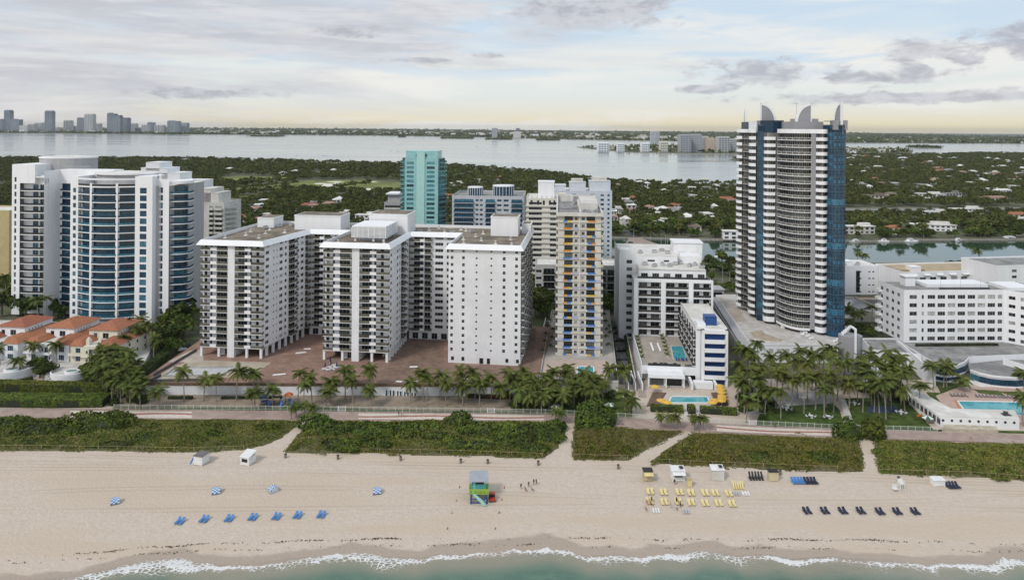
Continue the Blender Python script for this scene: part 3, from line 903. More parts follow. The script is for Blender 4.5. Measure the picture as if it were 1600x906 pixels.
# seaweed along the high-water marks
wx, wy = [], []
for (line, dens) in (([(-200, 868), (0, 874), (60, 872), (150, 862), (230, 856), (300, 850), (400, 848), (500, 844), (640, 841), (800, 841), (900, 839), (1000, 842), (1150, 843), (1300, 843), (1450, 846), (1600, 852), (1800, 856)], 1.0),
      ([(-200, 880), (60, 878), (230, 866), (300, 860), (450, 856), (600, 852), (800, 850), (1000, 855), (1200, 855), (1400, 858), (1600, 862), (1800, 866)], .4)):
 n = int(3600 * dens)
 xs = RNG.uniform(-200, 1800, n)
 ys = np.interp(xs, *zip(*line)) + RNG.normal(size=n) * .8 + 1.2 * np.sin(xs * .05)
 clump = fnoise(xs, 0 * xs, 41 + int(dens * 10), 4, .05)
 ok = RNG.uniform(size=n) < np.clip(.16 + .95 * clump, .02, 1)
 for x, y in zip(xs[ok], ys[ok]):
  X, Y, z = on_sand(x, y)
  wx.append((X, Y, z + .06))
v, t = leaf_quads(np.array(wx), .20, flat=2.2)
tag(link('seaweed_wrack', np_mesh('seaweed_wrack', v, t, M('seaweed', (.055, .038, .022), var=.4, scale=2))), 'dark dry seaweed washed up along the tide line', 'seaweed', kind='stuff')
# ================================================================== BUILDINGS
# ------------------------------------------------------------------ the long white slab block with three wings on a red terrace
def roof_fascia(b, pts, z, h, over, mats, th=.35):
 """overhanging white roof edge round a footprint (counter-clockwise), and the roof sheet inside it"""
 n = len(pts)
 off = []
 for i in range(n):
  p, a, c = pts[i], pts[i - 1], pts[(i + 1) % n]
  d1 = Vector((p[0] - a[0], p[1] - a[1])).normalized()
  d2 = Vector((c[0] - p[0], c[1] - p[1])).normalized()
  n1, n2 = Vector((d1.y, -d1.x)), Vector((d2.y, -d2.x))
  m = n1 + n2
  m = m / max(m.dot(n1), .3)
  off.append((p[0] + m.x * over, p[1] + m.y * over))
 f = MB()
 for i in range(n):
  j = (i + 1) % n
  p, q, P, Q = pts[i], pts[j], off[i], off[j]
  f.poly([(P[0], P[1], z - h * .35), (Q[0], Q[1], z - h * .35), (q[0], q[1], z + h * .65), (p[0], p[1], z + h * .65)])
  f.poly([(p[0], p[1], z - h * .55), (q[0], q[1], z - h * .55), (Q[0], Q[1], z - h * .35), (P[0], P[1], z - h * .35)])
  e = Vector((q[0] - p[0], q[1] - p[1])).normalized()
  ix, iy = -e.y * th, e.x * th
  f.poly([(p[0], p[1], z + h * .65), (q[0], q[1], z + h * .65), (q[0] + ix, q[1] + iy, z + h * .65), (p[0] + ix, p[1] + iy, z + h * .65)])
  f.poly([(q[0] + ix, q[1] + iy, z + h * .65), (q[0] + ix, q[1] + iy, z), (p[0] + ix, p[1] + iy, z), (p[0] + ix, p[1] + iy, z + h * .65)])
 b.part('roof_fascia', f.mesh('roof_fascia', mats[0]))
 r = MB()
 r.poly([(p[0], p[1], z) for p in pts])
 b.part('roof', r.mesh('roof', mats[1]))
def roof_bits(b, spots, z, kind=0):
 for (u, v) in spots:
  def mk():
   m = MB()
   m.prism([(-.8, -.8), (.8, -.8), (.8, .8), (-.8, .8)], 0, .5, 0, sc=.55)
   m.tube((0, 0, .5), (0, 0, 1.2), .35, .3, 8)
   m.tube((0, 0, 1.2), (0, 0, 1.5), .5, .15, 8)
   return m.mesh('roof_vent', LCONC)
  b.part('roof_vent', shared('roof_vent', mk), u, v, z)
def ac_mesh():
 m = MB()
 m.box(-1.1, 1.1, -.8, .8, .15, 1.35)
 m.box(-1.0, 1.0, -.7, .7, 0, .15, 1)
 m.tube((-.45, 0, 1.35), (-.45, 0, 1.45), .4, .4, 10, 1)
 m.tube((.5, 0, 1.35), (.5, 0, 1.45), .4, .4, 10, 1)
 return m.mesh('air_conditioner', [FRAME, DFRAME])
def add_ac(b, spots, z):
 for (u, v) in spots:
  b.part('air_conditioner', shared('ac', ac_mesh), u, v, z, random.uniform(0, 1.6))
ZD = 6.2
def grand_block():
 X, Y = gp(312, 556, ZD)
 b = Bld('apartment_block', 'long white apartment block with three wings around red brick terraces', 'apartment block', (X, Y, ZD), 6.5)
 G, FH, NF = 4.0, 2.8, 15
 H = G + FH * NF
 W1B = 32.0
 W1, W2, W3 = (0, 26.5, 0.0), (51, 78, 2.2), (101.5, 130.4, 5.9)
 VB, VE = 34.0, 56.0
 def front(u0, u1, v):
  """seaward front with a central pier and two full-width balconies per floor"""
  w = u1 - u0
  pa, pb = u0 + w * .445, u0 + w * .555
  D = 1.7
  b.wall.box(pa, pb, v, v + D + .3, 0, H - .4)
  for (a, c, segs, doors) in ((u0, pa, ((.36, BRAIL), (.23, WHITE2), (.41, BRAIL)), ((.8, 1.3), (3.4, .9), (6.2, 4.4))),
         (pb, u1, ((.36, BRAIL), (.22, WHITE2), (.42, BRAIL)), ((.6, 4.0), (5.6, .9), (8.3, 1.3)))):
   ww = c - a
   me = balc_mesh(ww, D, segs, 1.05)
   ops = [(du, du + dw, .1 if dw > 2 else .55, 2.25, win_mesh(dw, 2.15 if dw > 2 else 1.7, 3 if dw > 2 else 1, GLASSD if dw > 2 else GLASS), 'window') for du, dw in doors]
   facade(b, (a, v + D), (c, v + D), G, NF, FH, ops, ztop=H, depth=.15)
   for k in range(NF):
    b.part('balcony', me, a, v + D, G + k * FH)
  b.wall.box(u0 - .0, u0 + .3, v + D, v + D + .4, G, H)
  # undercroft: columns and the set-back ground floor
  for uu in (u0 + .5, u0 + w * .30, u0 + w * .75, u1 - .6):
   b.part('column', shared('gcol', lambda: (lambda m: (m.box(-.45, .45, -.45, .45, 0, G - .05), m.mesh('column', WHITE2))[1])(MB())), uu, v + .7, 0)
  facade(b, (u0 + w * .28, v + 3.2), (u0 + w * .56, v + 3.2), 0, 1, G, [wop(1.6, 1.6, .1, 2.4, 2, GLASSD), wop(4.2, 1.4, .6, 1.6, 2)], ztop=G)
  b.wall.poly([(u0 + w * .56, v + 3.2, 0), (u0 + w * .56, v + 12, 0), (u0 + w * .56, v + 12, G), (u0 + w * .56, v + 3.2, G)])
  b.wall.poly([(u0, v + .1, G), (u0, v + 30, G), (u1, v + 30, G), (u1, v + .1, G)])
 def right_side(u, v, plan, ub=None):
  ub = u if ub is None else ub
  L = VB - v
  sl = (ub - u) / (L - 1.7)
  an = math.atan2(L - 1.7, ub - u)
  ops = []
  for (a, w, k) in plan:
   if k == 'w':
    ops.append(wop(a, w, .95, 1.35, 2 if w > 1.6 else 1))
   elif k == 's':
    ops.append(wop(a, w, 1.2, .8))
   elif k == 'b':
    ops.append((a, a + w, .1, 2.35, win_mesh(w, 2.25, 3, GLASSD), 'window'))
  facade(b, (u, v + 1.7), (ub, VB), G, NF, FH, [(a - 1.7, c - 1.7, d, e, f, g) for a, c, d, e, f, g in ops], ztop=H, zbot=G)
  for (a, w, k) in plan:
   if k == 'b':
    me = balc_mesh(w + .4, 1.2, ((1.0, BRAIL),), 1.05)
    for i in range(NF):
     b.part('balcony', me, u + sl * (a - 1.9), v + a - .2, G + i * FH, an)
  for k in range(1, 8):
   b.part('column', SHARED['gcol'], u - .5 + sl * (L * k / 8 - 1.7), v + L * k / 8, 0)
  # ground-floor wall set back behind the columns
  b.wall.poly([(u - 4, v + 6, 0), (u - 4, VB, 0), (u - 4, VB, G), (u - 4, v + 6, G)])
 side_plan = [(2.6, 2.2, 'w'), (7.6, .7, 's'), (9.8, .7, 's'), (11.9, 2.2, 'w'), (15.6, 1.4, 'w'), (18.4, 4.6, 'b'), (24.1, 2.0, 'w'), (27.4, 2.2, 'w'), (30.8, 2.4, 'b')]
 front(*W1)
 right_side(W1[1], W1[2], side_plan, W1B)
 b.wall.poly([(W1[0], VE, G), (W1[0], W1[2] + 1.7, G), (W1[0], W1[2] + 1.7, H), (W1[0], VE, H)])
 front(*W2)
 right_side(W2[1], W2[2], side_plan)
 b.wall.poly([(W2[0], VB, G), (W2[0], W2[2] + 1.7, G), (W2[0], W2[2] + 1.7, H), (W2[0], VB, H)])
 b.wall.poly([(W2[0] + 3, VB, 0), (W2[0] + 3, 8, 0), (W2[0] + 3, 8, G), (W2[0] + 3, VB, G)])
 # third wing: plain gable to the sea with six columns of small windows
 ws = W3[1] - W3[0]
 cols = [(.8, 1.1, .8, 1.25, True), (5.4, 1.1, .8, 1.25, True), (10.9, .75, 1.0, .75, False), (16.8, .75, 1.0, .75, False), (21.7, 1.15, .8, 1.3, True), (26.6, 1.15, .8, 1.3, True)]
 facade(b, (W3[0], W3[2]), (W3[1], W3[2]), G, NF, FH, [wop(u, w, s, h, 1, hb=hb) for u, w, s, h, hb in cols], ztop=H, zbot=0)
 for (u, w, s, h) in ((1.2, 1.2, 1.1, 1.5), (5.4, 1.2, 1.0, 1.6), (12.6, 1.6, .1, 2.3), (15.6, 1.3, .1, 2.3), (23.0, 1.2, 1.0, 1.6), (27.2, 1.2, 1.0, 1.5)):
  b.part('window', win_mesh(w, h, 1, GLASS), W3[0] + u, W3[2] - .05, s)
 # its north side: five bays of brown balconies
 L = VB + 18 - W3[2]
 ops = []
 bays = [1.2 + k * (L - 1) / 5 for k in range(5)]
 for a in bays:
  ops.append((a, a + 3.6, .1, 2.3, win_mesh(3.6, 2.2, 2, GLASSD), 'window'))
 facade(b, (W3[1], W3[2]), (W3[1], W3[2] + L), G, NF, FH, ops, ztop=H, zbot=0, depth=.3)
 me = balc_mesh(4.6, 1.4, ((.7, BRAIL), (.3, OFFW)), 1.05)
 for a in bays:
  for k in range(NF):
   b.part('balcony', me, W3[1], W3[2] + a - .4, G + k * FH, math.pi / 2)
 b.wall.poly([(W3[0], VB, 0), (W3[0], W3[2], 0), (W3[0], W3[2], H), (W3[0], VB, H)])
 # rear slab seen between the wings
 mb1 = balc_mesh(8.6, 1.3, ((.40, BRAIL), (.24, WHITE2), (.36, BRAIL)), 1.05)
 g1 = [(2.0, 6.2, .1, 2.3, win_mesh(4.2, 2.2, 3, GLASSD), 'window'), (6.9, 9.6, .1, 2.3, win_mesh(2.7, 2.2, 2, GLASSD), 'window'),
   wop(11.6, 3.6, .9, 1.4, 3), wop(16.8, 3.6, .9, 1.4, 3)]
 for (ua, ub) in ((W1B, W2[0]), (W2[1], W3[0])):
  o2 = (g1 + [(21.2, ub - ua - .3, .1, 2.3, win_mesh(max(ub - ua - 21.5, 1), 2.2, 1, GLASSD), 'window')]) if ub - ua > 22 else g1[:3]
  facade(b, (ua, VB), (ub, VB), G, NF, FH, o2, ztop=H, zbot=0, depth=.25)
  for k in range(NF):
   b.part('balcony', mb1, ua + 1.6, VB, G + k * FH)
  for k in range(4):
   b.part('window', win_mesh(2.6, 2.6, 2, GLASSD), ua + 1.6 + k * 4.3, VB - .05, .2)
 b.wall.poly([(W3[1], VE + 1, 0), (0, VE + 1, 0), (0, VE + 1, H), (W3[1], VE + 1, H)])
 fp = [(0, 0), (W1[1], 0), (W1B, VB), (W2[0], VB), (W2[0], W2[2]), (W2[1], W2[2]), (W2[1], VB), (W3[0], VB), (W3[0], W3[2]), (W3[1], W3[2]), (W3[1], VE + 1), (0, VE + 1)]
 roof_fascia(b, fp, H, 2.0, 1.3, [WHITE2, ROOFT])
 # roof houses
 def house(u0, u1, v0, v1, h, roofm=ROOFT):
  m = MB()
  m.box(u0, u1, v0, v1, H, H + h, 0)
  m.box(u0 - .15, u1 + .15, v0 - .15, v1 + .15, H + h, H + h + .5, 0)
  m.box(u0 + .3, u1 - .3, v0 + .3, v1 - .3, H + h + .42, H + h + .52, 1)
  b.part('roof_house', m.mesh('roof_house', [WHITE2, roofm]))
 house(22, 44, 40, 52, 6.2)
 house(60, 77.5, 32, 46, 8.6)
 house(114, 126, 36, 46, 8.0)
 house(127, 131, 44, 52, 4.0)
 house(2, 10, 44, 54, 4.0)
 # lattice screen house on the middle wing, standing on stub columns
 m = MB()
 u0, u1, v0, v1 = 59.0, 73.5, 13, 30
 m.box(u0, u1, v0, v1, H + 6.0, H + 6.4, 0)
 for k in range(9):
  for (xa, xb, ya, yb) in ((u0, u1, v0, v0 + .2), (u1 - .2, u1, v0, v1)):
   z = H + 1.6 + k * .5
   m.box(xa, xb, ya, yb, z, z + .3, 0)
 for k in range(7):
  x = u0 + (u1 - u0) * k / 6
  m.box(x - .15, x + .15, v0 - .1, v0 + .1, H + 1.5, H + 6.0, 0)
 for k in range(8):
  y = v0 + (v1 - v0) * k / 7
  m.box(u1 - .1, u1 + .1, y - .15, y + .15, H + 1.5, H + 6.0, 0)
 for x in (u0 + 1.2, u0 + 9.0, u1 - 1.2):
  m.box(x - .4, x + .4, v0 + .6, v0 + 1.4, H, H + 6, 0)
  m.box(x - .4, x + .4, v1 - 1.4, v1 - .6, H, H + 6, 0)
 m.box(u0 + 2, u1 - 2, v0 + 3, v1 - 1, H, H + 5, 0)
 b.part('screen_house', m.mesh('screen_house', [WHITE2]))
 roof_bits(b, [(4, 12), (9, 20), (15, 26), (6, 30), (18, 14), (22, 30), (12, 36), (30, 47), (47, 44), (50, 50), (55, 8), (74, 9), (56, 24), (84, 46), (92, 42), (98, 50), (106, 14), (112, 22),
     (119, 15), (124, 26), (108, 32), (104, 24), (126, 12), (110, 40), (101, 47), (87, 53)], H)
 add_ac(b, [(8, 40), (12, 46), (16, 50), (48, 38), (52, 45), (81, 40), (96, 40), (104, 44)], H)
 b.finish([WHITE])
 return b
GB = grand_block()
# terrace podium of the block
TERR = M('brick_terrace', (.29, .185, .145), var=.2, scale=.35, c2=(.235, .145, .11), cs=.13, rough=.9)
TERR2 = M('worn_terrace', (.195, .13, .10), var=.25, scale=.4, c2=(.24, .16, .12), cs=.2, rough=.9)
t = thing('terrace_podium', 'raised red brick terrace behind a long white retaining wall', 'terrace', (0, 0, 0))
mb = MB()
P = [gp(x, y, ZD) for x, y in ((214, 598), (835, 601))]
back = [GB.o.matrix_basis @ Vector((142, 60, 0)), GB.o.matrix_basis @ Vector((-16, 60, 0))]
foot = [P[0], P[1], (back[0].x, back[0].y), (back[1].x, back[1].y)]
mb.prism(foot, 1.6, ZD - .005, 1, 0)
link('deck', mb.mesh('deck', [TERR, WHITE]), t)
mb = MB()
(ax, ay), (bx, by) = P
mb.band([(ax, ay - .35), (bx, by - .35)], 1.8, ZD - .7, .3, 0)
link('retaining_wall', mb.mesh('retaining_wall', [WHITE]), t)
mb = MB()
mb.band([(ax, ay - .55), (bx, by - .55)], ZD - .7, ZD + .3, .5, 0)
link('planter_edge', mb.mesh('planter_edge', [M('brown_edge', (.155, .10, .072), var=.25, scale=.6)]), t)
# darker old paving round the third wing
o = slab_px('old_paving', [(604, 598), (690, 525), (640, 522), (606, 572), (560, 598)], ZD + .004, TERR2, .02, parent=t)
o = slab_px('old_paving', [(604, 598), (832, 600), (838, 510), (806, 512), (806, 572), (694, 570), (694, 532), (676, 532)], ZD + .006, TERR2, .02, parent=t)
# the emptied pool and its broken deck
slab_px('pool_surround', [(232, 595), (392, 588), (424, 566), (300, 562), (268, 574)], ZD + .01, M('broken_screed', (.47, .42, .34), var=.2, scale=.5, c2=(.36, .30, .23), cs=.25), .02, parent=t)
slab_px('pool_surround', [(262, 565), (318, 567), (318, 545), (296, 548)], ZD + .012, M('screed_pale', (.50, .44, .38), var=.2, scale=.4, c2=(.38, .28, .22), cs=.2), .02, parent=t)
mb = MB()
pool = ccw([gp(x, y, ZD) for x, y in ((255, 588), (345, 587), (372, 574), (272, 575))])
mb.prism(pool, ZD + .02, ZD + .03, 0)
for i in range(4):
 mb.band([pool[i], pool[(i + 1) % 4]], ZD + .03, ZD + .45, .5, 1)
link('empty_pool', mb.mesh('empty_pool', [M('pool_plaster', (.50, .51, .53), var=.12, scale=.4), CONC]), t)
for (x0, y0, x1, y1) in ((234, 597, 252, 588), (234, 597, 336, 595), (240, 588, 308, 548)):
 mb = MB()
 a, c = gp(x0, y0, ZD), gp(x1, y1, ZD)
 mb.band([a, c], ZD + .02, ZD + 1.0, .25, 0)
 link('dark_parapet', mb.mesh('dark_parapet', M('stained_concrete', (.10, .10, .105), var=.3, scale=.5)), t)
# covered white loungers stacked on the terrace, beside closed blue parasols
def stack_mesh():
 m = MB()
 m.box(-.95, .95, -.35, .35, .25, .38)
 for k in range(2):
  m.box(-.9, .95, -.33, .33, .42 + k * .14, .50 + k * .14)
 m.poly([(.3, -.33, .8), (1.0, -.33, 1.25), (1.0, .33, 1.25), (.3, .33, .8)])
 for x in (-.8, .8):
  for y in (-.3, .3):
   m.tube((x, y, 0), (x, y, .3), .04, .04, 5)
 return m.mesh('lounger_stack', WHITE2)
for k, (x, y) in enumerate([(507, 578), (513, 579), (520, 578), (515, 575), (524, 575), (530, 575), (522, 572), (537, 574)]):
 X, Y = gp(x, y, ZD)
 tag(link('lounger_stack', shared('lstack', stack_mesh), None, (X, Y, ZD), random.uniform(-.4, .4)), 'white plastic sun lounger stack on the red terrace of the white block', 'lounger', 'white loungers on the red terrace')
def closed_parasol():
 m = MB()
 m.tube((0, 0, 0), (0, 0, 2.6), .04, .04, 6, 1)
 m.tube((0, 0, .8), (0, 0, 1.5), .26, .30, 8, 0)
 m.tube((0, 0, 1.5), (0, 0, 2.6), .30, .06, 8, 0)
 m.tube((0, 0, 0), (0, 0, .12), .35, .3, 8, 1)
 return m.mesh('closed_parasol', [M('navy_cloth', (.02, .03, .10), var=.2), FRAME])
for (x, y) in [(508, 576), (517, 572), (516, 567), (526, 575)]:
 X, Y = gp(x, y, ZD)
 tag(link('closed_parasol', shared('cpar', closed_parasol), None, (X, Y, ZD)), 'closed navy parasol among white loungers on red terrace', 'parasol', 'closed parasols on the red terrace')
for k, (x, y, w) in enumerate([(470, 551, 2.2), (436, 585, 2.4), (646, 573, 1.6), (480, 545, 1.5), (624, 596, 1.4), (634, 596, 1.4), (649, 595, 1.4), (729, 592, 1.4)]):
 X, Y = gp(x, y, ZD)
 m = MB()
 m.prism([(-w, -.6), (w, -.5), (w * 1.0, .6), (-w * .9, .5)], 0, .12, sc=.9)
 tag(link('cover_board', m.mesh('cover_board', WHITE2), None, (X, Y, ZD + .02), random.uniform(-.3, .3)), 'flat white cover board lying on red terrace', 'board', 'white boards on the terrace')
# ------------------------------------------------------------------ the slim tower with coloured balcony panels
CP = {n: M('panel_' + n, c, rough=.35, var=.06) for n, c in (('blue', (.08, .22, .55)), ('paleblue', (.30, .42, .66)), ('orange', (.62, .27, .06)), ('yellow', (.66, .45, .09)), ('lilac', (.42, .42, .58)),
                ('cream', (.62, .57, .46)), ('white', (.66, .65, .62)))}
def colour_tower():
 Z0 = 6.0
 X, Y = gp(871, 555, Z0)
 b = Bld('colour_panel_tower', 'slim cream tower with blue, orange and yellow balcony panels', 'apartment tower', (X, Y, Z0), 4.0)
 W, L, FH, NF = 17.6, 76.0, 3.05, 19
 H = NF * FH
 rr = random.Random(4)
 # front: side bays set back, two glazed bays, windows beside a central rib
 o = []
 o.append((2.5, 6.0, .3, 2.8, win_mesh(3.5, 2.5, 3, GLASSD, DFRAME), 'window'))
 o.append(wop(6.75, 1.2, .95, 1.35, 2))
 o.append(wop(9.65, 1.2, .95, 1.35, 2))
 o.append((11.6, 15.1, .3, 2.8, win_mesh(3.5, 2.5, 3, GLASSD, DFRAME), 'window'))
 facade(b, (0, 0), (W, 0), 0, NF, FH, o, depth=.35, ztop=H)
 b.wall.box(8.55, 9.05, -.5, -.002, 0, H)
 facade(b, (W, 0), (W, L), 0, NF, FH, [wop(3 + 9 * k, 2.0, .9, 1.4, 2) for k in range(3)], ztop=H)
 facade(b, (0, L), (0, 0), 0, NF, FH, [], ztop=H)
 b.wall.poly([(W, L, 0), (0, L, 0), (0, L, H), (W, L, H)])
 warm, cool = ['orange', 'yellow', 'cream', 'cream'], ['blue', 'paleblue', 'lilac', 'blue']
 for k in range(NF):
  t = k / NF
  for side in (0, 1):
   q = rr.random()
   if t < .35:
    mid = rr.choice(['blue', 'paleblue', 'blue', 'yellow'])
   else:
    mid = rr.choice(['orange', 'orange', 'yellow', 'blue'])
   mid2 = rr.choice([mid, mid, 'blue', 'yellow'])
   a, c = rr.choice(['lilac', 'cream', 'white', 'cream']), rr.choice(['cream', 'lilac', 'cream', 'white'])
   if side == 0:
    segs = ((.24, CP[a]), (.20, CP[mid]), (.19, CP[mid2]), (.37, CP[c]))
    b.part('balcony', balc_mesh(8.6, .45, segs, .75, .14, OFFW), 0, -.003, k * FH + .2)
   else:
    segs = ((.36, CP[a]), (.20, CP[mid2]), (.19, CP[mid]), (.25, CP[c]))
    b.part('balcony', balc_mesh(8.6, .45, segs, .75, .14, OFFW), W - 8.6, -.003, k * FH + .2)
 # side galleries wrapping the front corners
 g = balc_mesh(14, .9, ((.5, CP['cream']), (.5, CP['white'])), .95, .18, OFFW)
 for k in range(NF):
  b.part('side_balcony', g, W + .002, 0.1, k * FH + .2, math.pi / 2)
  b.part('side_balcony', g, -.002, 14.1, k * FH + .2, -math.pi / 2)
 f = MB()
 for (x0, x1, y0, y1) in ((-.9, W + .9, -1.3, -.6), (-.9, -.2, -.6, L), (W + .2, W + .9, -.6, L), (-.2, W + .2, L - .7, L)):
  f.box(x0, x1, y0, y1, H - .3, H + 1.1)
 b.part('parapet', f.mesh('parapet', OFFW))
 r = MB()
 r.box(-.2, W + .2, -.6, L - .7, H - .25, H + .1)
 b.part('roof', r.mesh('roof', ROOFG))
 m = MB()
 m.box(W * .54, W - .8, 12, 44, H + .1, H + 3.6, 0)
 m.box(W * .5, W * .54, .5, 50, H + .1, H + 1.3, 0)
 m.box(1, W * .4, 52, 54, H + .1, H + 3.2, 0)
 b.part('roof_house', m.mesh('roof_house', OFFW))
 add_ac(b, [(3, 20), (7, 24), (6, 33), (7.5, 42), (10.6, 3), (12.5, 5), (15, 3), (16, 8), (11, 7), (5, 56), (12, 60), (8, 62)], H + .1)
 b.finish([OFFW])
 return b
CT = colour_tower()
def podium_px(name, label, pxs, z, mat, side, rail=None, cat='podium'):
 t = thing(name, label, cat)
 mb = MB()
 pts = ccw([gp(x, y, z) for x, y in pxs])
 mb.prism(pts, 1.5, z - .3, 1, 1)
 link('wall', mb.mesh('wall', [mat, side]), t)
 mb = MB()
 mb.prism(pts, z - .3, z, 0)
 link('deck', mb.mesh('deck', mat), t)
 if rail:
  for i in range(len(pts)):
   m = MB()
   m.band([pts[i], pts[(i + 1) % len(pts)]], z + .002, z + rail, .22)
   link('parapet', m.mesh('parapet', side), t)
 return t
pd = podium_px('pool_podium', 'parking podium with small pool below the colour-panelled tower', [(842, 596), (966, 598), (952, 487), (862, 486)], 6.0, M('podium_deck', (.46, .43, .39), var=.15, scale=.4, c2=(.38, .34, .31), cs=.1), LCONC, .8)
PINKD = M('pink_deck', (.52, .42, .36), var=.12, scale=.5)
slab_px('pool_deck', [(846, 590), (950, 590), (946, 562), (852, 562)], 6.01, PINKD, .02, parent=pd)
o = slab_px('pool_water', [(902, 582.5), (928, 582.5), (927, 573), (903, 573)], 6.05, WATERPOOL, .05, parent=pd)
mb = MB()
pp = ccw([gp(x, y, 6.0) for x, y in ((900.5, 584), (929.5, 584), (928, 572), (901.5, 572))])
for i in range(4):
 mb.band([pp[i], pp[(i + 1) % 4]], 6.012, 6.10, .45)
link('pool_coping', mb.mesh('pool_coping', WHITE2), pd)
for k in range(5):
 a = gp(949 + 3.2 * k, 573, 6.0)
 c = gp(951 + 3.2 * k, 592, 6.0)
 m = MB()
 m.band([a, c], 6.02, 7.4, .25)
 link('screen_fin', m.mesh('screen_fin', WHITE2), pd)
def planter(name='planter'):
 m = MB()
 m.box(-.9, .9, -.5, .5, 0, .5, 0)
 pts = RNG.normal(size=(70, 3)) * np.array([.6, .4, .35]) + np.array([0, 0, .95])
 v, t = leaf_quads(pts, .3)
 i = len(m.v)
 m.v += [tuple(q) for q in v]
 m.f += [tuple(int(i + j) for j in q) for q in t]
 m.m += [1] * len(t)
 return m.mesh('planter', [LCONC, HEDGE])
PLANTER = planter()
for k, (x, y) in enumerate([(858, 502), (856, 512), (864, 517), (853, 524), (862, 530), (851, 536), (860, 543), (848, 550), (944, 493), (946, 504), (947, 528), (950, 541), (952, 512), (953, 522), (947, 517), (868, 493), (872, 488)]):
 X, Y = gp(x, y, 6.0)
 tag(link('planter', PLANTER, None, (X, Y, 6.0), random.uniform(-.2, .2)), 'leafy planter box on the deck round the colour-panelled tower', 'planter', 'planters round the colour-panelled tower')
# sunken car park beside it
slab_px('car_park', [(958, 505), (974, 505), (991, 599), (968, 599)], 2.3, ASPH, .4)
slab_px('alley', [(978, 503), (986, 503), (1010, 620), (998, 620)], 2.25, M('alley_concrete', (.36, .31, .26), var=.15, scale=.4), .4)
slab_px('driveway', [(829, 598), (842, 598), (861, 505), (852, 505)], 2.3, ASPH, .4)
for nm, lab, a, c, z1 in (('boundary_wall', 'pale concrete boundary wall beside the sunken car park', (974, 505), (992, 600), 4.4), ('boundary_wall', 'pale concrete wall along the driveway of the white slab block', (852, 505), (829, 598), 5.0)):
 m = MB()
 m.band([gp(*a, 2.3), gp(*c, 2.3)], 1.7, z1, .3)
 m.band([gp(*a, 2.3), gp(*c, 2.3)], z1, z1 + .15, .42)
 tag(link(nm, m.mesh(nm, LCONC)), lab, 'wall')
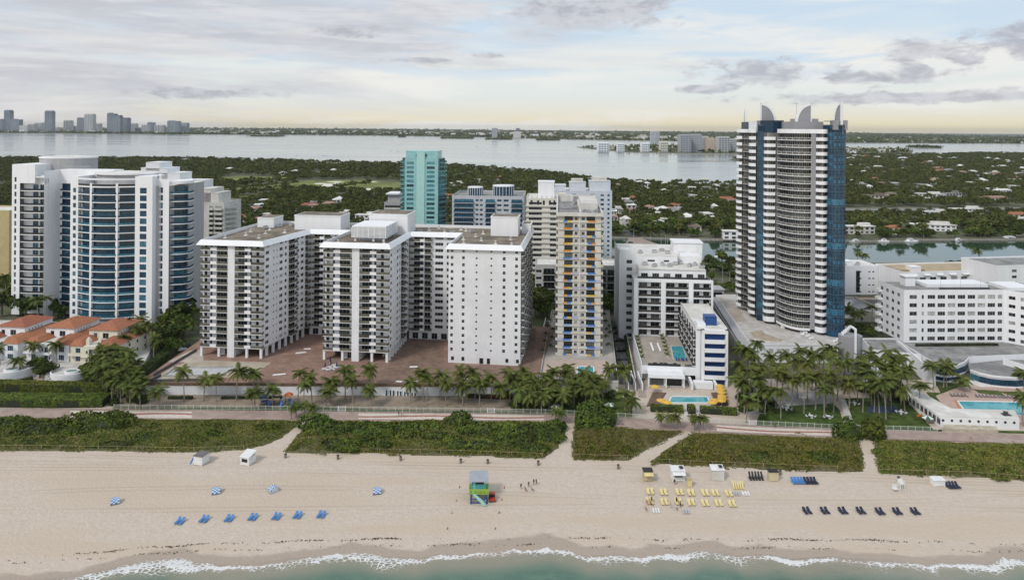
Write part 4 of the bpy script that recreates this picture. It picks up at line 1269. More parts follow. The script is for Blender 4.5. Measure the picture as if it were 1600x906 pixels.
# ------------------------------------------------------------------ white hotel with raised pool deck and blue accents
BLUEP = M('blue_panel', (.02, .07, .24), var=.12, rough=.4)
def pool_hotel():
 Z0 = 2.2
 ZDK = 8.0
 X, Y = gp(990, 524, ZDK)
 b = Bld('pool_deck_hotel', 'white hotel with a roof-deck pool and a wing with royal blue panels', 'hotel', (X, Y, Z0), 5.0)
 d = ZDK - Z0
 W, FH = 34.5, 3.5
 # main block: white frame with loggias, three bays, seven floors
 NF = 7
 H = d + NF * FH
 D = 1.6
 bays = [(1.9, 11.9), (13.9, 23.9), (25.9, 33.6)]
 u = 0
 for (a, c) in bays:
  b.wall.box(u, a, 0, D + .2, 0, H, 0)
  u = c
 b.wall.box(u, W, 0, D + .2, 0, H, 0)
 b.wall.box(0, W, .002, D, H - .6, H + .55, 0)
 for (a, c) in bays:
  w = c - a
  half = w / 2
  ops = [(.5, half - .9, .1, 2.4, win_mesh(half - 1.4, 2.3, 2, GLASSD), 'window'), (half + .7, w - .5, .1, 2.4, win_mesh(half - 1.2, 2.3, 2, GLASSD), 'window')]
  facade(b, (a, D), (c, D), d, NF, FH, ops, ztop=H, zbot=0)
  me = balc_mesh(w - .02, D - .05, ((1.0, DRAIL),), 1.05, .55)
  for k in range(1, NF):
   b.part('balcony', me, a + .01, D, d + k * FH)
 b.wall.poly([(W, 0, 0), (W, 30, 0), (W, 30, H), (W, 0, H)])
 # set-back top floor
 facade(b, (2.5, 4), (W - 2.5, 4), H, 1, 3.4, [wop(1.0 + 5.0 * k, 3.0, .3, 2.2, 3, GLASSD) for k in range(6)], ztop=H + 4.2)
 b.part('balcony', balc_mesh(W - 4, 1.4, ((1, DRAIL),), 1.0, .2), 2, 4, H + .25)
 b.wall.poly([(W - 2.5, 4, H), (W - 2.5, 30, H), (W - 2.5, 30, H + 4.2), (W - 2.5, 4, H + 4.2)])
 b.wall.poly([(2.5, 30, H), (2.5, 4, H), (2.5, 4, H + 4.2), (2.5, 30, H + 4.2)])
 r = MB()
 r.box(2.5, W - 2.5, 3.6, 30, H + 4.2, H + 4.5)
 r.box(0, 2.49, 1.62, 30, H - .3, H + .1)
 b.part('roof', r.mesh('roof', ROOFW))
 # older rear block with a column of windows at its corner
 HB = H + 9.5
 facade(b, (-5.5, 14), (2.4, 14), 0, 11, 3.4, [wop(3.3, 2.6, .9, 1.7, 2, GLASSD)], ztop=HB)
 facade(b, (2.4, 14), (21, 14), H + 4.5, 1, 3.4, [wop(5, 3.4, 1.2, .9, 3, GLASSD), wop(12.5, 2.4, 1.2, .9, 3, GLASSD)], ztop=HB - 1.5)
 b.wall.poly([(-5.5, 50, 0), (-5.5, 14, 0), (-5.5, 14, HB), (-5.5, 50, HB)])
 b.wall.poly([(21, 14, H + 4), (27, 40, H + 4), (27, 40, HB - 1.5), (21, 14, HB - 1.5)])
 r = MB()
 r.prism([(-5.2, 14.3), (21, 14.3), (27, 40), (27, 50), (-5.2, 50)], HB - 2.2, HB - 1.7)
 b.part('roof', r.mesh('roof', ROOFW))
 b.wall.box(-5.4, -1, 14.01, 20, HB - 1, HB + 1.5, 0)
 m = MB()
 m.box(21, 34.5, 26, 36, H + 4.5, H + 12.5)
 m.box(20.6, 34.9, 25.6, 36.4, H + 12.5, H + 13.1)
 for k in range(2):
  m.box(23 + k * 5.2, 27 + k * 5.2, 25.75, 25.99, H + 8.6, H + 11.4)
 m.box(22, 33, 20, 26, H + 4.5, H + 7.4)
 b.part('roof_house', m.mesh('roof_house', WHITE2))
 add_ac(b, [(10, 9), (14, 12), (17, 10), (20, 14), (26, 11), (29, 14), (31, 8), (6, 12), (18, 18), (23, 17)], H + 4.5)
 add_ac(b, [(5, 24), (12, 26), (16, 30), (18, 24), (22, 34)], HB - 1.7)
 # raised pool deck in front
 ul, vl = b.loc2(1012, 572, ZDK)
 vf = vl
 r = MB()
 r.box(-.2, 27.6, vf, -.01, d - .4, d)
 b.part('deck', r.mesh('deck', M('timber_tile_deck', (.43, .385, .335), var=.16, scale=.7, c2=(.36, .32, .28), cs=.2)))
 b.wall.box(0, 27.4, vf + 2.2, vf + 2.6, 0, d - .41, 0)
 b.wall.box(-.5, -.2, vf - .2, 0, 0, d + 1.2, 0)
 b.wall.box(-.2, 27.6, vf - .35, vf - .01, d - 2.8, d + .35, 0)
 for (a, c) in ((2.0, 14.4), (16.0, 27.2)):
  m = MB()
  m.box(a, c, vf - .2, vf - .1, d + .36, d + 1.3, 0)
  b.part('glass_rail', m.mesh('glass_rail', [GLASSD]))
 m = MB()
 pq = ccw([b.loc2(x, y, ZDK) for x, y in ((1053, 561), (1072, 560), (1066, 541), (1049, 541.5))])
 m.prism(pq, d + .01, d + .12)
 b.part('pool_water', m.mesh('pool_water', WATERPOOL))
 m = MB()
 for i in range(4):
  m.band([pq[i], pq[(i + 1) % 4]], d + .002, d + .18, -.45)
 b.part('pool_coping', m.mesh('pool_coping', LCONC))
 # ground floor pavilion and stairs
 m = MB()
 m.box(1.5, 15.0, vf - 6.5, vf - .36, 4.3, 4.8)
 m.box(1.4, 15.1, vf - 6.6, vf - 6.3, 3.7, 4.29)
 b.part('pavilion_roof', m.mesh('pavilion_roof', WHITE2))
 for x in (1.7, 8.1, 14.7):
  b.part('column', shared('jcol', lambda: (lambda q: (q.box(-.2, .2, -.2, .2, 0, 4.28), q.mesh('column', WHITE2))[1])(MB())), x, vf - 6.2, 0)
 facade(b, (1.5, vf - 4.2), (15, vf - 4.2), 0, 1, 4.3, [(.6, 6.0, .1, 3.4, win_mesh(5.4, 3.3, 4, GLASSD, DFRAME), 'window'), (7.0, 12.8, .1, 3.4, win_mesh(5.8, 3.3, 4, GLASSD, DFRAME), 'window')], ztop=4.3)
 b.wall.box(17.2, 18.0, vf - 7.5, vf - .4, 0, 2.6, 0)
 b.wall.box(26, 26.8, vf - 7.5, vf - .4, 0, 2.6, 0)
 b.wall.box(18.5, 25.5, vf - 6.0, vf - 3.2, 0, 2.4, 0)
 for k in range(2):
  b.part('window', win_mesh(4.0, 2.6, 3, GLASSD, DFRAME), 18 + 4.6 * k, vf + 2.1, .3)
 for k in range(3):
  m = MB()
  m.band([(-6.0 + 2.6 * k, vf - 10), (-6.6 + 2.6 * k, vf + 4)], 0, 2.6, .4)
  b.part('stair_wall', m.mesh('stair_wall', WHITE2))
 # wing with the blue stair-tower face
 ua, va = b.loc2(1096, 603, Z0)
 ub = ua + 9.8
 HW = 23.5 - Z0
 vb = va + 39
 nf, fh = 6, (HW - 1.0) / 6
 dd = 1.4
 b.wall.box(ua, ua + 1.1, va, va + dd, 0, HW, 0)
 b.wall.box(ub - .9, ub, va, va + dd, 0, HW, 0)
 b.wall.box(ua, ub, va + .003, va + dd, HW - 1.4, HW, 0)
 m = MB()
 m.poly([(ua + 1.1, va + dd, 0), (ub - .9, va + dd, 0), (ub - .9, va + dd, HW), (ua + 1.1, va + dd, HW)])
 b.part('blue_wall', m.mesh('blue_wall', BLUEP))
 me = balc_mesh(ub - ua - 2.1, dd + .35, ((1, WHITE2),), 1.35, .25)
 for k in range(nf - 1):
  b.part('balcony', me, ua + 1.15, va + dd - .02, (k + 1) * fh - .4)
 facade(b, (ub, va), (ub, vb), 0, nf, fh, [wop(6 + 8 * k, 2.4, .9, 1.5, 2) for k in range(4)], ztop=HW)
 ops = [(3.0 + 5.8 * k, 7.2 + 5.8 * k, .2, 2.7, win_mesh(4.2, 2.5, 3, GLASSD, DFRAME), 'window') for k in range(6)]
 facade(b, (ua - 1.8, vb), (ua - 1.8, va + 2), 0, nf, fh, ops, ztop=HW)
 me = balc_mesh(5.0, 1.1, ((1, DRAIL),), 1.05, .3)
 for k in range(6):
  for j in range(2, nf):
   b.part('balcony', me, ua - 1.8, vb - 2.6 - 5.8 * k, j * fh, -math.pi / 2)
 b.wall.poly([(ua - 1.8, va + 2, 0), (ua, va + 2, 0), (ua, va + 2, HW), (ua - 1.8, va + 2, HW)])
 r = MB()
 r.box(ua - 1.8, ub, va + dd, vb, HW - .2, HW + .15)
 r.box(ua - 1.8, ua - 1.5, va + 2.1, vb, HW + .15, HW + .6)
 r.box(ub - .3, ub, va + dd, vb, HW + .15, HW + .6)
 b.part('roof', r.mesh('roof', ROOFW))
 m = MB()
 m.box(ua + 2.2, ua + 6.8, va + 6.0, va + 10, HW + .15, HW + 3.6)
 m.poly([(ua + 2.2, va + 5.99, HW + .2), (ua + 6.8, va + 5.99, HW + .2), (ua + 6.8, va + 5.99, HW + 3.5), (ua + 2.2, va + 5.99, HW + 3.5)])
 m.box(ua - 1.0, ua + 2.19, va + 4, va + 9, HW + .15, HW + 1.3, 1)
 b.part('roof_stair', m.mesh('roof_stair', [BLUEP, WHITE2]))
 b.finish([WHITE2])
 # things on the deck
 mw = b.o.matrix_basis
 for row in [b.loc2(*q, ZDK) for q in ((996, 529), (997, 534), (998, 540), (1000, 546), (1001.5, 553), (1003, 560), (1034, 527), (1036, 532), (1038, 538), (1040, 544), (1041, 550), (1042.5, 556))]:
  p = mw @ Vector((row[0], row[1], d))
  tag(link('planter', PLANTER, None, tuple(p), 1.5), 'leafy planter box in a row beside the deck pool of the white hotel', 'planter', 'planters on the hotel pool deck')
 def lounger(mat, nm):
  m = MB()
  m.box(-.33, .33, -.95, .35, .28, .38, 0)
  m.poly([(-.33, .35, .38), (.33, .35, .38), (.33, .95, .85), (-.33, .95, .85)], 0)
  m.poly([(-.33, .95, .80), (.33, .95, .80), (.33, .35, .30), (-.33, .35, .30)], 0)
  for x in (-.28, .28):
   for y in (-.85, .3):
    m.tube((x, y, 0), (x, y, .3), .03, .03, 4, 1)
  return m.mesh(nm, [mat, FRAME])
 lb = lounger(M('blue_cushion', (.03, .08, .22), var=.15), 'deck_lounger')
 for x in (1057, 1061, 1065.5, 1068, 1072.5):
  u_, v_ = b.loc2(x, 563, ZDK)
  p = mw @ Vector((u_, v_, d + .004))
  tag(link('deck_lounger', lb, None, tuple(p), b.rz), 'dark blue sun lounger at the end of the deck pool', 'lounger', 'blue loungers on the hotel pool deck')
 lw = lounger(WHITE2, 'white_lounger')
 for x in (6.2, 9.0):
  for y in (-13, -15.5, -18, -20.5):
   p = mw @ Vector((x, y, d + .004))
   tag(link('white_lounger', lw, None, tuple(p), b.rz), 'white sun lounger on the raised tiled deck beside planters', 'lounger', 'white loungers on the hotel deck')
 for x in (5.0, 7.4, 9.0, 12.6):
  p = mw @ Vector((x, vf + 2.0, d + .004))
  m = shared('bench_jd', lambda: (lambda q: (q.box(-.7, .7, -.3, .3, .35, .45), q.box(-.6, -.5, -.25, .25, 0, .35), q.box(.5, .6, -.25, .25, 0, .35), q.box(-.7, .7, .25, .33, .45, .85), q.mesh('deck_bench', DFRAME))[-1])(MB()))
  tag(link('deck_bench', m, None, tuple(p), b.rz), 'dark bench at the front edge of the raised hotel deck', 'bench', 'benches on the hotel deck')
 return b, vf
JH, J_VF = pool_hotel()
# the lower garden pool of that hotel
gpool = thing('garden_pool', 'turquoise garden pool behind the hedge in front of the white hotel', 'pool')
slab_px('deck', [(1030, 631), (1118, 632), (1110, 614), (1042, 614)], 2.3, M('pale_tile', (.55, .49, .42), var=.1, scale=.8), .3, parent=gpool)
slab_px('timber_deck', [(1010, 634), (1029, 632), (1041, 613), (1020, 612)], 2.32, M('timber', (.16, .10, .07), var=.2, scale=1), .3, parent=gpool)
slab_px('timber_deck', [(1119, 632), (1138, 632), (1133, 612), (1111, 613)], 2.32, MATS['timber'], .3, parent=gpool)
slab_px('pool_water', [(1046, 628), (1108, 628), (1104, 620), (1050, 620)], 2.36, WATERPOOL, .05, parent=gpool)
mb = MB()
pp = ccw([gp(x, y, 2.3) for x, y in ((1044, 629.3), (1110, 629.3), (1106, 619), (1048, 619))])
for i in range(4):
 mb.band([pp[i], pp[(i + 1) % 4]], 2.302, 2.42, .4)
link('pool_coping', mb.mesh('pool_coping', WHITE2), gpool)
for x in (1069, 1087):
 slab_px('walkway', [(x, 650), (x + 6, 650), (x + 5, 629.6), (x + 1, 629.6)], 2.31, LCONC, .2, parent=gpool)
YEL = M('yellow_canvas', (.72, .44, .08), var=.08, scale=.8)
def parasol_mesh(r, h, mat, mat2=None, n=8):
 m = MB()
 m.tube((0, 0, 0), (0, 0, h + .25), .04, .03, 6, 1)
 m.tube((0, 0, 0), (0, 0, .12), .35, .3, 8, 1)
 for k in range(n):
  a0, a1 = 6.2832 * k / n, 6.2832 * (k + 1) / n
  p0, p1 = (r * math.cos(a0), r * math.sin(a0), h - .45), (r * math.cos(a1), r * math.sin(a1), h - .45)
  mi = 0 if (mat2 is None or k % 2 == 0) else 2
  q0, q1 = (p0[0] * .5, p0[1] * .5, h - .12), (p1[0] * .5, p1[1] * .5, h - .12)
  m.poly([p0, p1, q1, q0], mi)
  m.poly([q0, q1, (0, 0, h + .1)], mi)
  m.poly([(p0[0], p0[1], h - .65), (p1[0], p1[1], h - .65), p1, p0], mi)
 return m.mesh('parasol', [mat, FRAME] + ([mat2] if mat2 else []))
YPAR = parasol_mesh(1.7, 2.5, YEL)
for k, (x, y) in enumerate([(1033, 634), (1042, 637), (1023, 612), (1113, 637), (1117, 634), (1127, 634), (1128, 627), (1127, 621), (1126, 616), (1125, 611), (1128, 631)]):
 X, Y = gp(x, y, 2.3)
 tag(link('parasol', YPAR, None, (X, Y, 2.3), random.random()), ['open yellow parasol at the hedge end of the garden pool', 'open yellow parasol on the pavilion side of the garden pool', 'open yellow parasol in the column beside the blue-panelled wing'][0 if k in (0, 1, 3, 4) else 1 if k == 2 else 2],
  'parasol', 'yellow parasols round the garden pool')
# ------------------------------------------------------------------ blue glass and white balcony tower with roof fins
GRAYT = M('tower_grey', (.30, .30, .32), var=.06, scale=.3, streak=True)
BEIGEB = M('tower_beige', (.50, .47, .44), var=.08, scale=.3)
def glass_tower():
 O = (130.0, 312.0)
 Z0 = 9.0
 b = Bld('glass_tower', 'tallest tower with white rounded balconies, blue glass drum and curved roof fins', 'apartment tower', (O[0], O[1], Z0), 0.0)
 def L(*pts):
  return [(x - O[0], y - O[1]) for x, y in pts]
 FH, NF, ZB = 3.22, 27, 2.5
 HT = ZB + NF * FH
 def bow(p, q, s, n=8):
  a, c = L(p, q)
  return arc(a[0], a[1], c[0], c[1], s, n)
 stL = bow((115.5, 349), (115.2, 341.6), 1.6)
 brown = bow((115.6, 341.4), (116.4, 334.4), -.9)
 stM = bow((116.2, 334.2), (117.0, 327.4), 1.5)
 strip = bow((117.6, 327.2), (119.4, 323.6), 1.0, 6)
 st2 = bow((119.2, 323.0), (122.6, 317.4), 2.6, 10)
 cen = L((123.2, 317.0), (123.6, 313.4), (124.6, 310.0), (126.2, 307.0), (128.2, 305.0), (130.6, 304.2), (133.4, 304.0))
 pier = L((133.4, 304.2), (135.2, 303.4))
 st3 = bow((135.0, 303.0), (140.2, 302.4), 1.9, 10)
 dc = (143.7, 304.6)
 drum = L(*[(dc[0] + 4.6 * math.cos(t), dc[1] + 5.6 * math.sin(t)) for t in [math.radians(a) for a in range(172, 385, 14)]])
 def inset(path, d):
  out = []
  n = len(path)
  for k in range(n):
   a, c = path[max(k - 1, 0)], path[min(k + 1, n - 1)]
   dx, dy = c[0] - a[0], c[1] - a[1]
   l = math.hypot(dx, dy)
   out.append((path[k][0] - dy / l * d, path[k][1] + dx / l * d))
  return out
 def slab_mesh(path, d, ph, slabm, railm, thin=.25, rail_in=0.0, divid=None):
  inn = inset(path, d)
  m = MB()
  for k in range(len(path) - 1):
   m.poly([(*path[k], 0), (*path[k + 1], 0), (*inn[k + 1], 0), (*inn[k], 0)], 0)
   m.poly([(*inn[k], -thin), (*inn[k + 1], -thin), (*path[k + 1], -thin), (*path[k], -thin)], 0)
  m.band(path, -thin, 0.0 if railm is not slabm else ph, .14, 0)
  if railm is not slabm:
   m.band(inset(path, rail_in + .05), .02, ph, .06, 1)
   if divid:
    m.band(inset(path, rail_in), ph - .1, ph, .08, 0)
    for k in range(0, len(path)):
     q = path[k]
     m.tube((*inset(path, rail_in + .02)[k], 0), (*inset(path, rail_in + .02)[k], ph), .07, .07, 4, 0)
  return m.mesh('balcony', [slabm, railm])
 wb = {}
 for nm, path in (('stL', stL), ('stM', stM), ('st2', st2), ('st3', st3)):
  wb[nm] = (slab_mesh(path, 1.3, 1.15, WHITE2, WHITE2, .35), glazing(inset(path, 1.2), FH - .36, 1, GLASSD, OFFW))
 bb = (slab_mesh(brown, 1.2, 1.0, BEIGEB, BRAIL, .3), glazing(inset(brown, 1.1), FH - .3, 1, GLASSD, OFFW))
 cb = (slab_mesh(cen, 1.6, 1.0, WHITE2, BRAIL, .3, .05, True), glazing(inset(cen, 1.5), FH - .3, 3, GLASSD, OFFW))
 def curtain(path, mix, seed):
  q = random.Random(seed)
  m = MB()
  for a, c in zip(path[:-1], path[1:]):
   for k in range(2):
    p0 = (a[0] + (c[0] - a[0]) * k / 2, a[1] + (c[1] - a[1]) * k / 2)
    p1 = (a[0] + (c[0] - a[0]) * (k + 1) / 2, a[1] + (c[1] - a[1]) * (k + 1) / 2)
    for z0, z1 in ((.0, .5), (.56, 1.85), (1.91, FH - .05)):
     m.poly([(*p0, z0), (*p1, z0), (*p1, z1), (*p0, z1)], q.choice(mix) if z0 else 0)
    l = math.hypot(p1[0] - p0[0], p1[1] - p0[1])
    ex, ey = (p1[0] - p0[0]) / l, (p1[1] - p0[1]) / l
    m.poly([(p0[0] + ey * .06, p0[1] - ex * .06, 0), (p0[0] + ex * .1 + ey * .06, p0[1] + ey * .1 - ex * .06, 0), (p0[0] + ex * .1 + ey * .06, p0[1] + ey * .1 - ex * .06, FH), (p0[0] + ey * .06, p0[1] - ex * .06, FH)], 3)
  m.band([(x, y) for x, y in path], FH - .12, FH, -.12, 3)
  return m.mesh('curtain_glass', KGLASS + [M('blue_mullion', (.10, .17, .22), rough=.4)])
 gl_drum = [curtain(drum, mx, i) for i, mx in enumerate(([0, 0, 0, 1], [0, 1, 1, 1, 2], [1, 2, 2, 2]))]
 gl_strip = [curtain(strip, mx, i) for i, mx in enumerate(([0, 0, 0, 1], [0, 1, 1, 1, 2], [1, 2, 2, 2]))]
 rr = random.Random(9)
 pat_d = [0, 1, 2, 1, 0, 0, 2, 0, 0, 1, 0, 2, 1, 0, 1, 0, 0, 2, 0, 0, 1, 0, 1, 1, 0, 1, 1]
 pat_s = [0, 2, 1, 0, 1, 1, 2, 1, 1, 1, 2, 2, 1, 1, 1, 0, 0, 0, 0, 0, 1, 0, 0, 1, 1, 0, 0]
 for k in range(NF):
  z = ZB + k * FH
  for nm in wb:
   b.part('balcony', wb[nm][0], 0, 0, z)
   b.part('glazing', wb[nm][1], 0, 0, z)
  b.part('balcony', bb[0], 0, 0, z)
  b.part('glazing', bb[1], 0, 0, z)
  b.part('balcony', cb[0], 0, 0, z)
  b.part('glazing', cb[1], 0, 0, z)
  b.part('drum_glass', gl_drum[pat_d[k]], 0, 0, z)
  b.part('strip_glass', gl_strip[pat_s[k]], 0, 0, z)
 for k, z in enumerate((HT, HT + 1.9)):
  b.part('drum_glass', gl_drum[1 - k], 0, 0, z - (1.5 if k else 0))
  b.part('strip_glass', gl_strip[0], 0, 0, z - (1.5 if k else 0))
 for z in (0,):
  b.part('drum_glass', glazing(drum, ZB, 2, KGLASS[1], KGLASS[0]), 0, 0, 0)
  b.part('strip_glass', glazing(strip, ZB, 2, KGLASS[0], KGLASS[0]), 0, 0, 0)
 # pier, core, rear
 b.wall.band(pier, ZB - .5, HT + .6, 1.2, 0)
 core = inset(stL, 1.25) + inset(brown, 1.15) + inset(stM, 1.25) + inset(strip, .1) + inset(st2, 1.25) + inset(cen, 1.55) + inset(pier, .6) + inset(st3, 1.25) + inset(drum, .12) + L((151, 326), (143, 349), (128, 356))
 b.wall.prism(core, ZB - .4, HT, 1, 1, bottom=True)
 for (x, y) in ((124.6, 312.5), (130.5, 306.4), (137.5, 305)):
  b.wall.prism(L((x - .7, y - .7), (x + .7, y - .7), (x + .7, y + .7), (x - .7, y + .7)), 0, ZB - .39, 2)
 lob = inset(st2, 6)[::2] + inset(cen, 6) + inset(st3, 4)
 b.wall.prism(L((121, 340), (124, 322), (129, 313), (137, 309), (144, 312), (147, 330)), 0, ZB - .41, 1)
 # bottom white skirts and crowning cornice
 m = MB()
 for p in (st2, cen, st3):
  m.band(p, ZB - 1.1, ZB - .36, .3)
 b.part('skirt', m.mesh('skirt', WHITE2))
 m = MB()
 m.band([cen[0], cen[1], cen[2], cen[3], cen[4], cen[5], cen[6]] + st3, HT - .3, HT + 1.6, .5)
 b.part('cornice', m.mesh('cornice', WHITE2))
 m = MB()
 m.band(stL + brown[1:] + stM[1:], HT - .3, HT + 1.4, .5)
 b.part('cornice', m.mesh('cornice', WHITE2))
 m = MB()
 m.prism(L((125.5, 316), (128, 308.5), (140, 307), (142, 330), (128, 335)), HT, HT + 5.0)
 m.prism(L((130, 318), (134, 312), (140, 312), (140, 322), (132, 324)), HT + 5.0, HT + 6.4)
 b.part('roof_house', m.mesh('roof_house', GRAYT))
 m = MB()
 m.prism(L((118.6, 326), (121.5, 318.5), (127, 319), (127, 330), (119.5, 333)), HT + .01, HT + 5.6)
 m.prism(L((116.6, 347), (117, 339), (121, 339), (121, 347)), HT + .01, HT + 5.0)
 b.part('roof_glass_block', m.mesh('roof_glass_block', KGLASS[0]))
 m = MB()
 m.prism(L((117.4, 338.8), (117.8, 334.6), (124, 334), (124, 338.8)), HT + .01, HT + 5.4)
 m.prism(L((118.0, 334.5), (118.5, 331.5), (124, 331), (124, 333.9)), HT + .01, HT + 3.2)
 b.part('roof_white_block', m.mesh('roof_white_block', WHITE2))
 m = MB()
 m.prism(inset(drum, .3), HT + 5.0, HT + 5.4)
 for (x, y) in ((142.2, 299.4), (146.2, 300.2)):
  m.prism(L((x - 1.3, y - .3), (x + 1.3, y - .3), (x + 1.3, y + 3), (x - 1.3, y + 3)), HT + 1.4, HT + 5.6)
 b.part('drum_cap', m.mesh('drum_cap', GRAYT))
 def fin(c, r, h, ang, zbase, leg):
  """quarter-disc fin: straight mast edge, white rim, grey infill"""
  n = 10
  out = [(r * math.cos(t), h * math.sin(t)) for t in [math.pi / 2 * k / n for k in range(n + 1)]]
  inn = [(max(x * .84, 0.5), y * .88) for x, y in out]
  ex, ey = math.cos(ang), math.sin(ang)
  rim, fill = MB(), MB()
  th = .55
  def P(a, z, t):
   return (c[0] - O[0] + ex * a - ey * t, c[1] - O[1] + ey * a + ex * t, zbase + z)
  for k in range(n):
   (x0, z0), (x1, z1), (u0, w0), (u1, w1) = out[k], out[k + 1], inn[k], inn[k + 1]
   rim.poly([P(u0, w0, -th), P(x0, z0, -th), P(x1, z1, -th), P(u1, w1, -th)])
   rim.poly([P(u1, w1, th), P(x1, z1, th), P(x0, z0, th), P(u0, w0, th)])
   rim.poly([P(x0, z0, -th), P(x0, z0, th), P(x1, z1, th), P(x1, z1, -th)])
   fill.poly([P(.5, w0, -th * .6), P(u0, w0, -th * .6), P(u1, w1, -th * .6), P(.5, w1, -th * .6)])
   fill.poly([P(.5, w1, th * .6), P(u1, w1, th * .6), P(u0, w0, th * .6), P(.5, w0, th * .6)])
  for (a0, a1) in ((0, .5),):
   v = [P(a0, -leg, -th), P(a1, -leg, -th), P(a1, h, -th), P(a0, h, -th), P(a0, -leg, th), P(a1, -leg, th), P(a1, h, th), P(a0, h, th)]
   for f in ((0, 1, 2, 3), (5, 4, 7, 6), (4, 0, 3, 7), (1, 5, 6, 2), (3, 2, 6, 7)):
    rim.poly([v[i] for i in f])
  o = b.part('roof_fin', rim.mesh('roof_fin', WHITE2))
  link('infill', fill.mesh('infill', GRAYT), o)
 fin((120.0, 330.0), 7.6, 9.6, math.radians(-8), Z0 - 9 + HT + 4.6, 2.0)
 fin((136.9, 312.0), 7.2, 8.6, math.radians(172), HT + 4.8, 1.5)
 fin((144.6, 299.2), 5.0, 9.0, math.radians(100), HT + 4.6, 5.5)
 fin((118.4, 346.0), 4.0, 7.2, math.radians(75), HT + 4.8, 1.0)
 m = MB()
 m.tube((2, 5, HT + 6), (2, 5, HT + 14), .07, .04, 5)
 m.box(.8, 3.2, 4.95, 5.05, HT + 13.2, HT + 13.3)
 b.part('antenna', m.mesh('antenna', DFRAME))
 b.finish([GRAYT, M('tower_core', (.12, .12, .13), var=.1), WHITE2])
 return b
KT = glass_tower()
kp = podium_px('tower_podium', 'white podium deck under the tallest tower with an unfinished pool pit', [(1172, 539), (1314, 540), (1330, 500), (1330, 470), (1180, 462), (1118, 462)], 9.0,
    M('tower_deck', (.56, .54, .52), var=.14, scale=.4, c2=(.45, .42, .39), cs=.12), WHITE, .5)
PIT = M('sandy_pit', (.40, .33, .25), var=.25, scale=.6)
slab_px('pool_pit', [(1172, 519), (1190, 515), (1195, 521), (1212, 527), (1224, 530), (1220, 534), (1196, 532), (1178, 528)], 9.01, PIT, .02, parent=kp)
slab_px('worn_deck', [(1121, 464), (1150, 470), (1162, 495), (1168, 502), (1150, 503)], 9.012, M('worn_sand_deck', (.42, .37, .31), var=.2, scale=.4), .02, parent=kp)
for r in range(2):
 for k in range(3):
  Xa, Ya = gp(1172, 539, 9.0)
  Xb, Yb = gp(1314, 540, 9.0)
  m = MB()
  for i in range(4):
   for j in range(4):
    m.box(i * .5 + .03, i * .5 + .45, -.06, 0, j * .5 + .03, j * .5 + .45)
  t = (1201 + 12.5 * k - 1172) / 142
  link('vent_grille', shared('grille', lambda m=m: m.mesh('vent_grille', GREYW)), kp, (Xa + (Xb - Xa) * t, Ya - .02, 2.9 + 2.7 * (1 - r)))
BLANK = M('white_awning', (.78, .78, .77), var=.04)
for (x, y, w) in ((1258, 521, 2.0), (1263, 526, 2.6), (1268, 530, 2.4), (1254, 524, 1.6), (1305, 534, 1.5), (1310, 532, 1.5)):
 X, Y = gp(x, y, 9.0)
 m = MB()
 m.box(-w * .5, w * .5, -.5, .5, .3, .5)
 m.box(-w * .5, w * .5, .3, .5, .5, 1.0)
 for sx in (-1, 1):
  m.box(sx * w * .45 - .05, sx * w * .45 + .05, -.4, .4, 0, .3)
 tag(link('deck_sofa', m.mesh('deck_sofa', BLANK), None, (X, Y, 9.002), random.uniform(-.5, .5)), 'white wrapped sofa on the podium deck of the tallest tower', 'sofa', 'white sofas on the tower podium')
# louvred parking ramp on the podium's south side
t = thing('parking_ramp', 'dark louvred parking ramp between the white hotel and the tallest tower', 'parking ramp')
LOUV = M('louvre_metal', (.20, .20, .205), var=.12, scale=.8, rough=.5)
a0, a1 = gp(1110, 470, 6.0), gp(1168, 566, 6.0)
for k in range(7):
 m = MB()
 m.band([(a0[0] - .12 * k, a0[1] - .2), (a1[0] - .12 * k, a1[1])], 1.8 + k * .95, 2.3 + k * .95, .5)
 link('louvre', m.mesh('louvre', LOUV), t)
m = MB()
m.prism(ccw([(a0[0] + .6, a0[1]), (a1[0] + .6, a1[1] + .5), (a1[0] + 5, a1[1] + .5), (a0[0] + 5, a0[1])]), 1.5, 8.2, 0)
link('wall', m.mesh('wall', GREYW), t)
m = MB()
x0, y0 = gp(1106, 462, 8)
m.box(x0 - 1, x0 + 9, y0, y0 + 9, 1.6, 11.0, 0)
m.box(x0 - 1.4, x0 + 9.4, y0 - .4, y0 + 9.4, 11.0, 11.6, 0)
m.box(x0 + .2, x0 + 7.8, y0 - .1, y0, 5.5, 10, 1)
link('stair_head', m.mesh('stair_head', [GREYW, GLASSD]), t)
# grey entrance pylon with a white fin
X, Y = gp(1328, 600, 2.3)
t = thing('grey_pylon', 'dark grey rounded pylon with a white fin beside the tallest tower', 'pylon', (X, Y, 2.2), -.1)
n = 14
m = MB()
m.prism([(4.4 * math.cos(6.2832 * k / n), 3.4 * math.sin(6.2832 * k / n)) for k in range(n)], 0, 19.0)
link('shaft', m.mesh('shaft', GRAYT), t)
m = MB()
for k in range(8):
 a, c = math.pi / 2 * k / 8, math.pi / 2 * (k + 1) / 8
 m.box(-3.2 + 3.4 * math.sin(a), -3.2 + 3.4 * math.sin(c) + .1, -.3, .3, 19 + 3.5 * (1 - math.cos(c)) * 0 + 3.4 * math.sin(a) * .9, 19.6 + 3.4 * math.sin(c) * .9)
m.box(.2, .9, -3.9, -3.3, 9.5, 22.4)
m.box(.2, .9, -3.3, .3, 21.8, 22.4)
link('fin', m.mesh('fin', WHITE2), t)
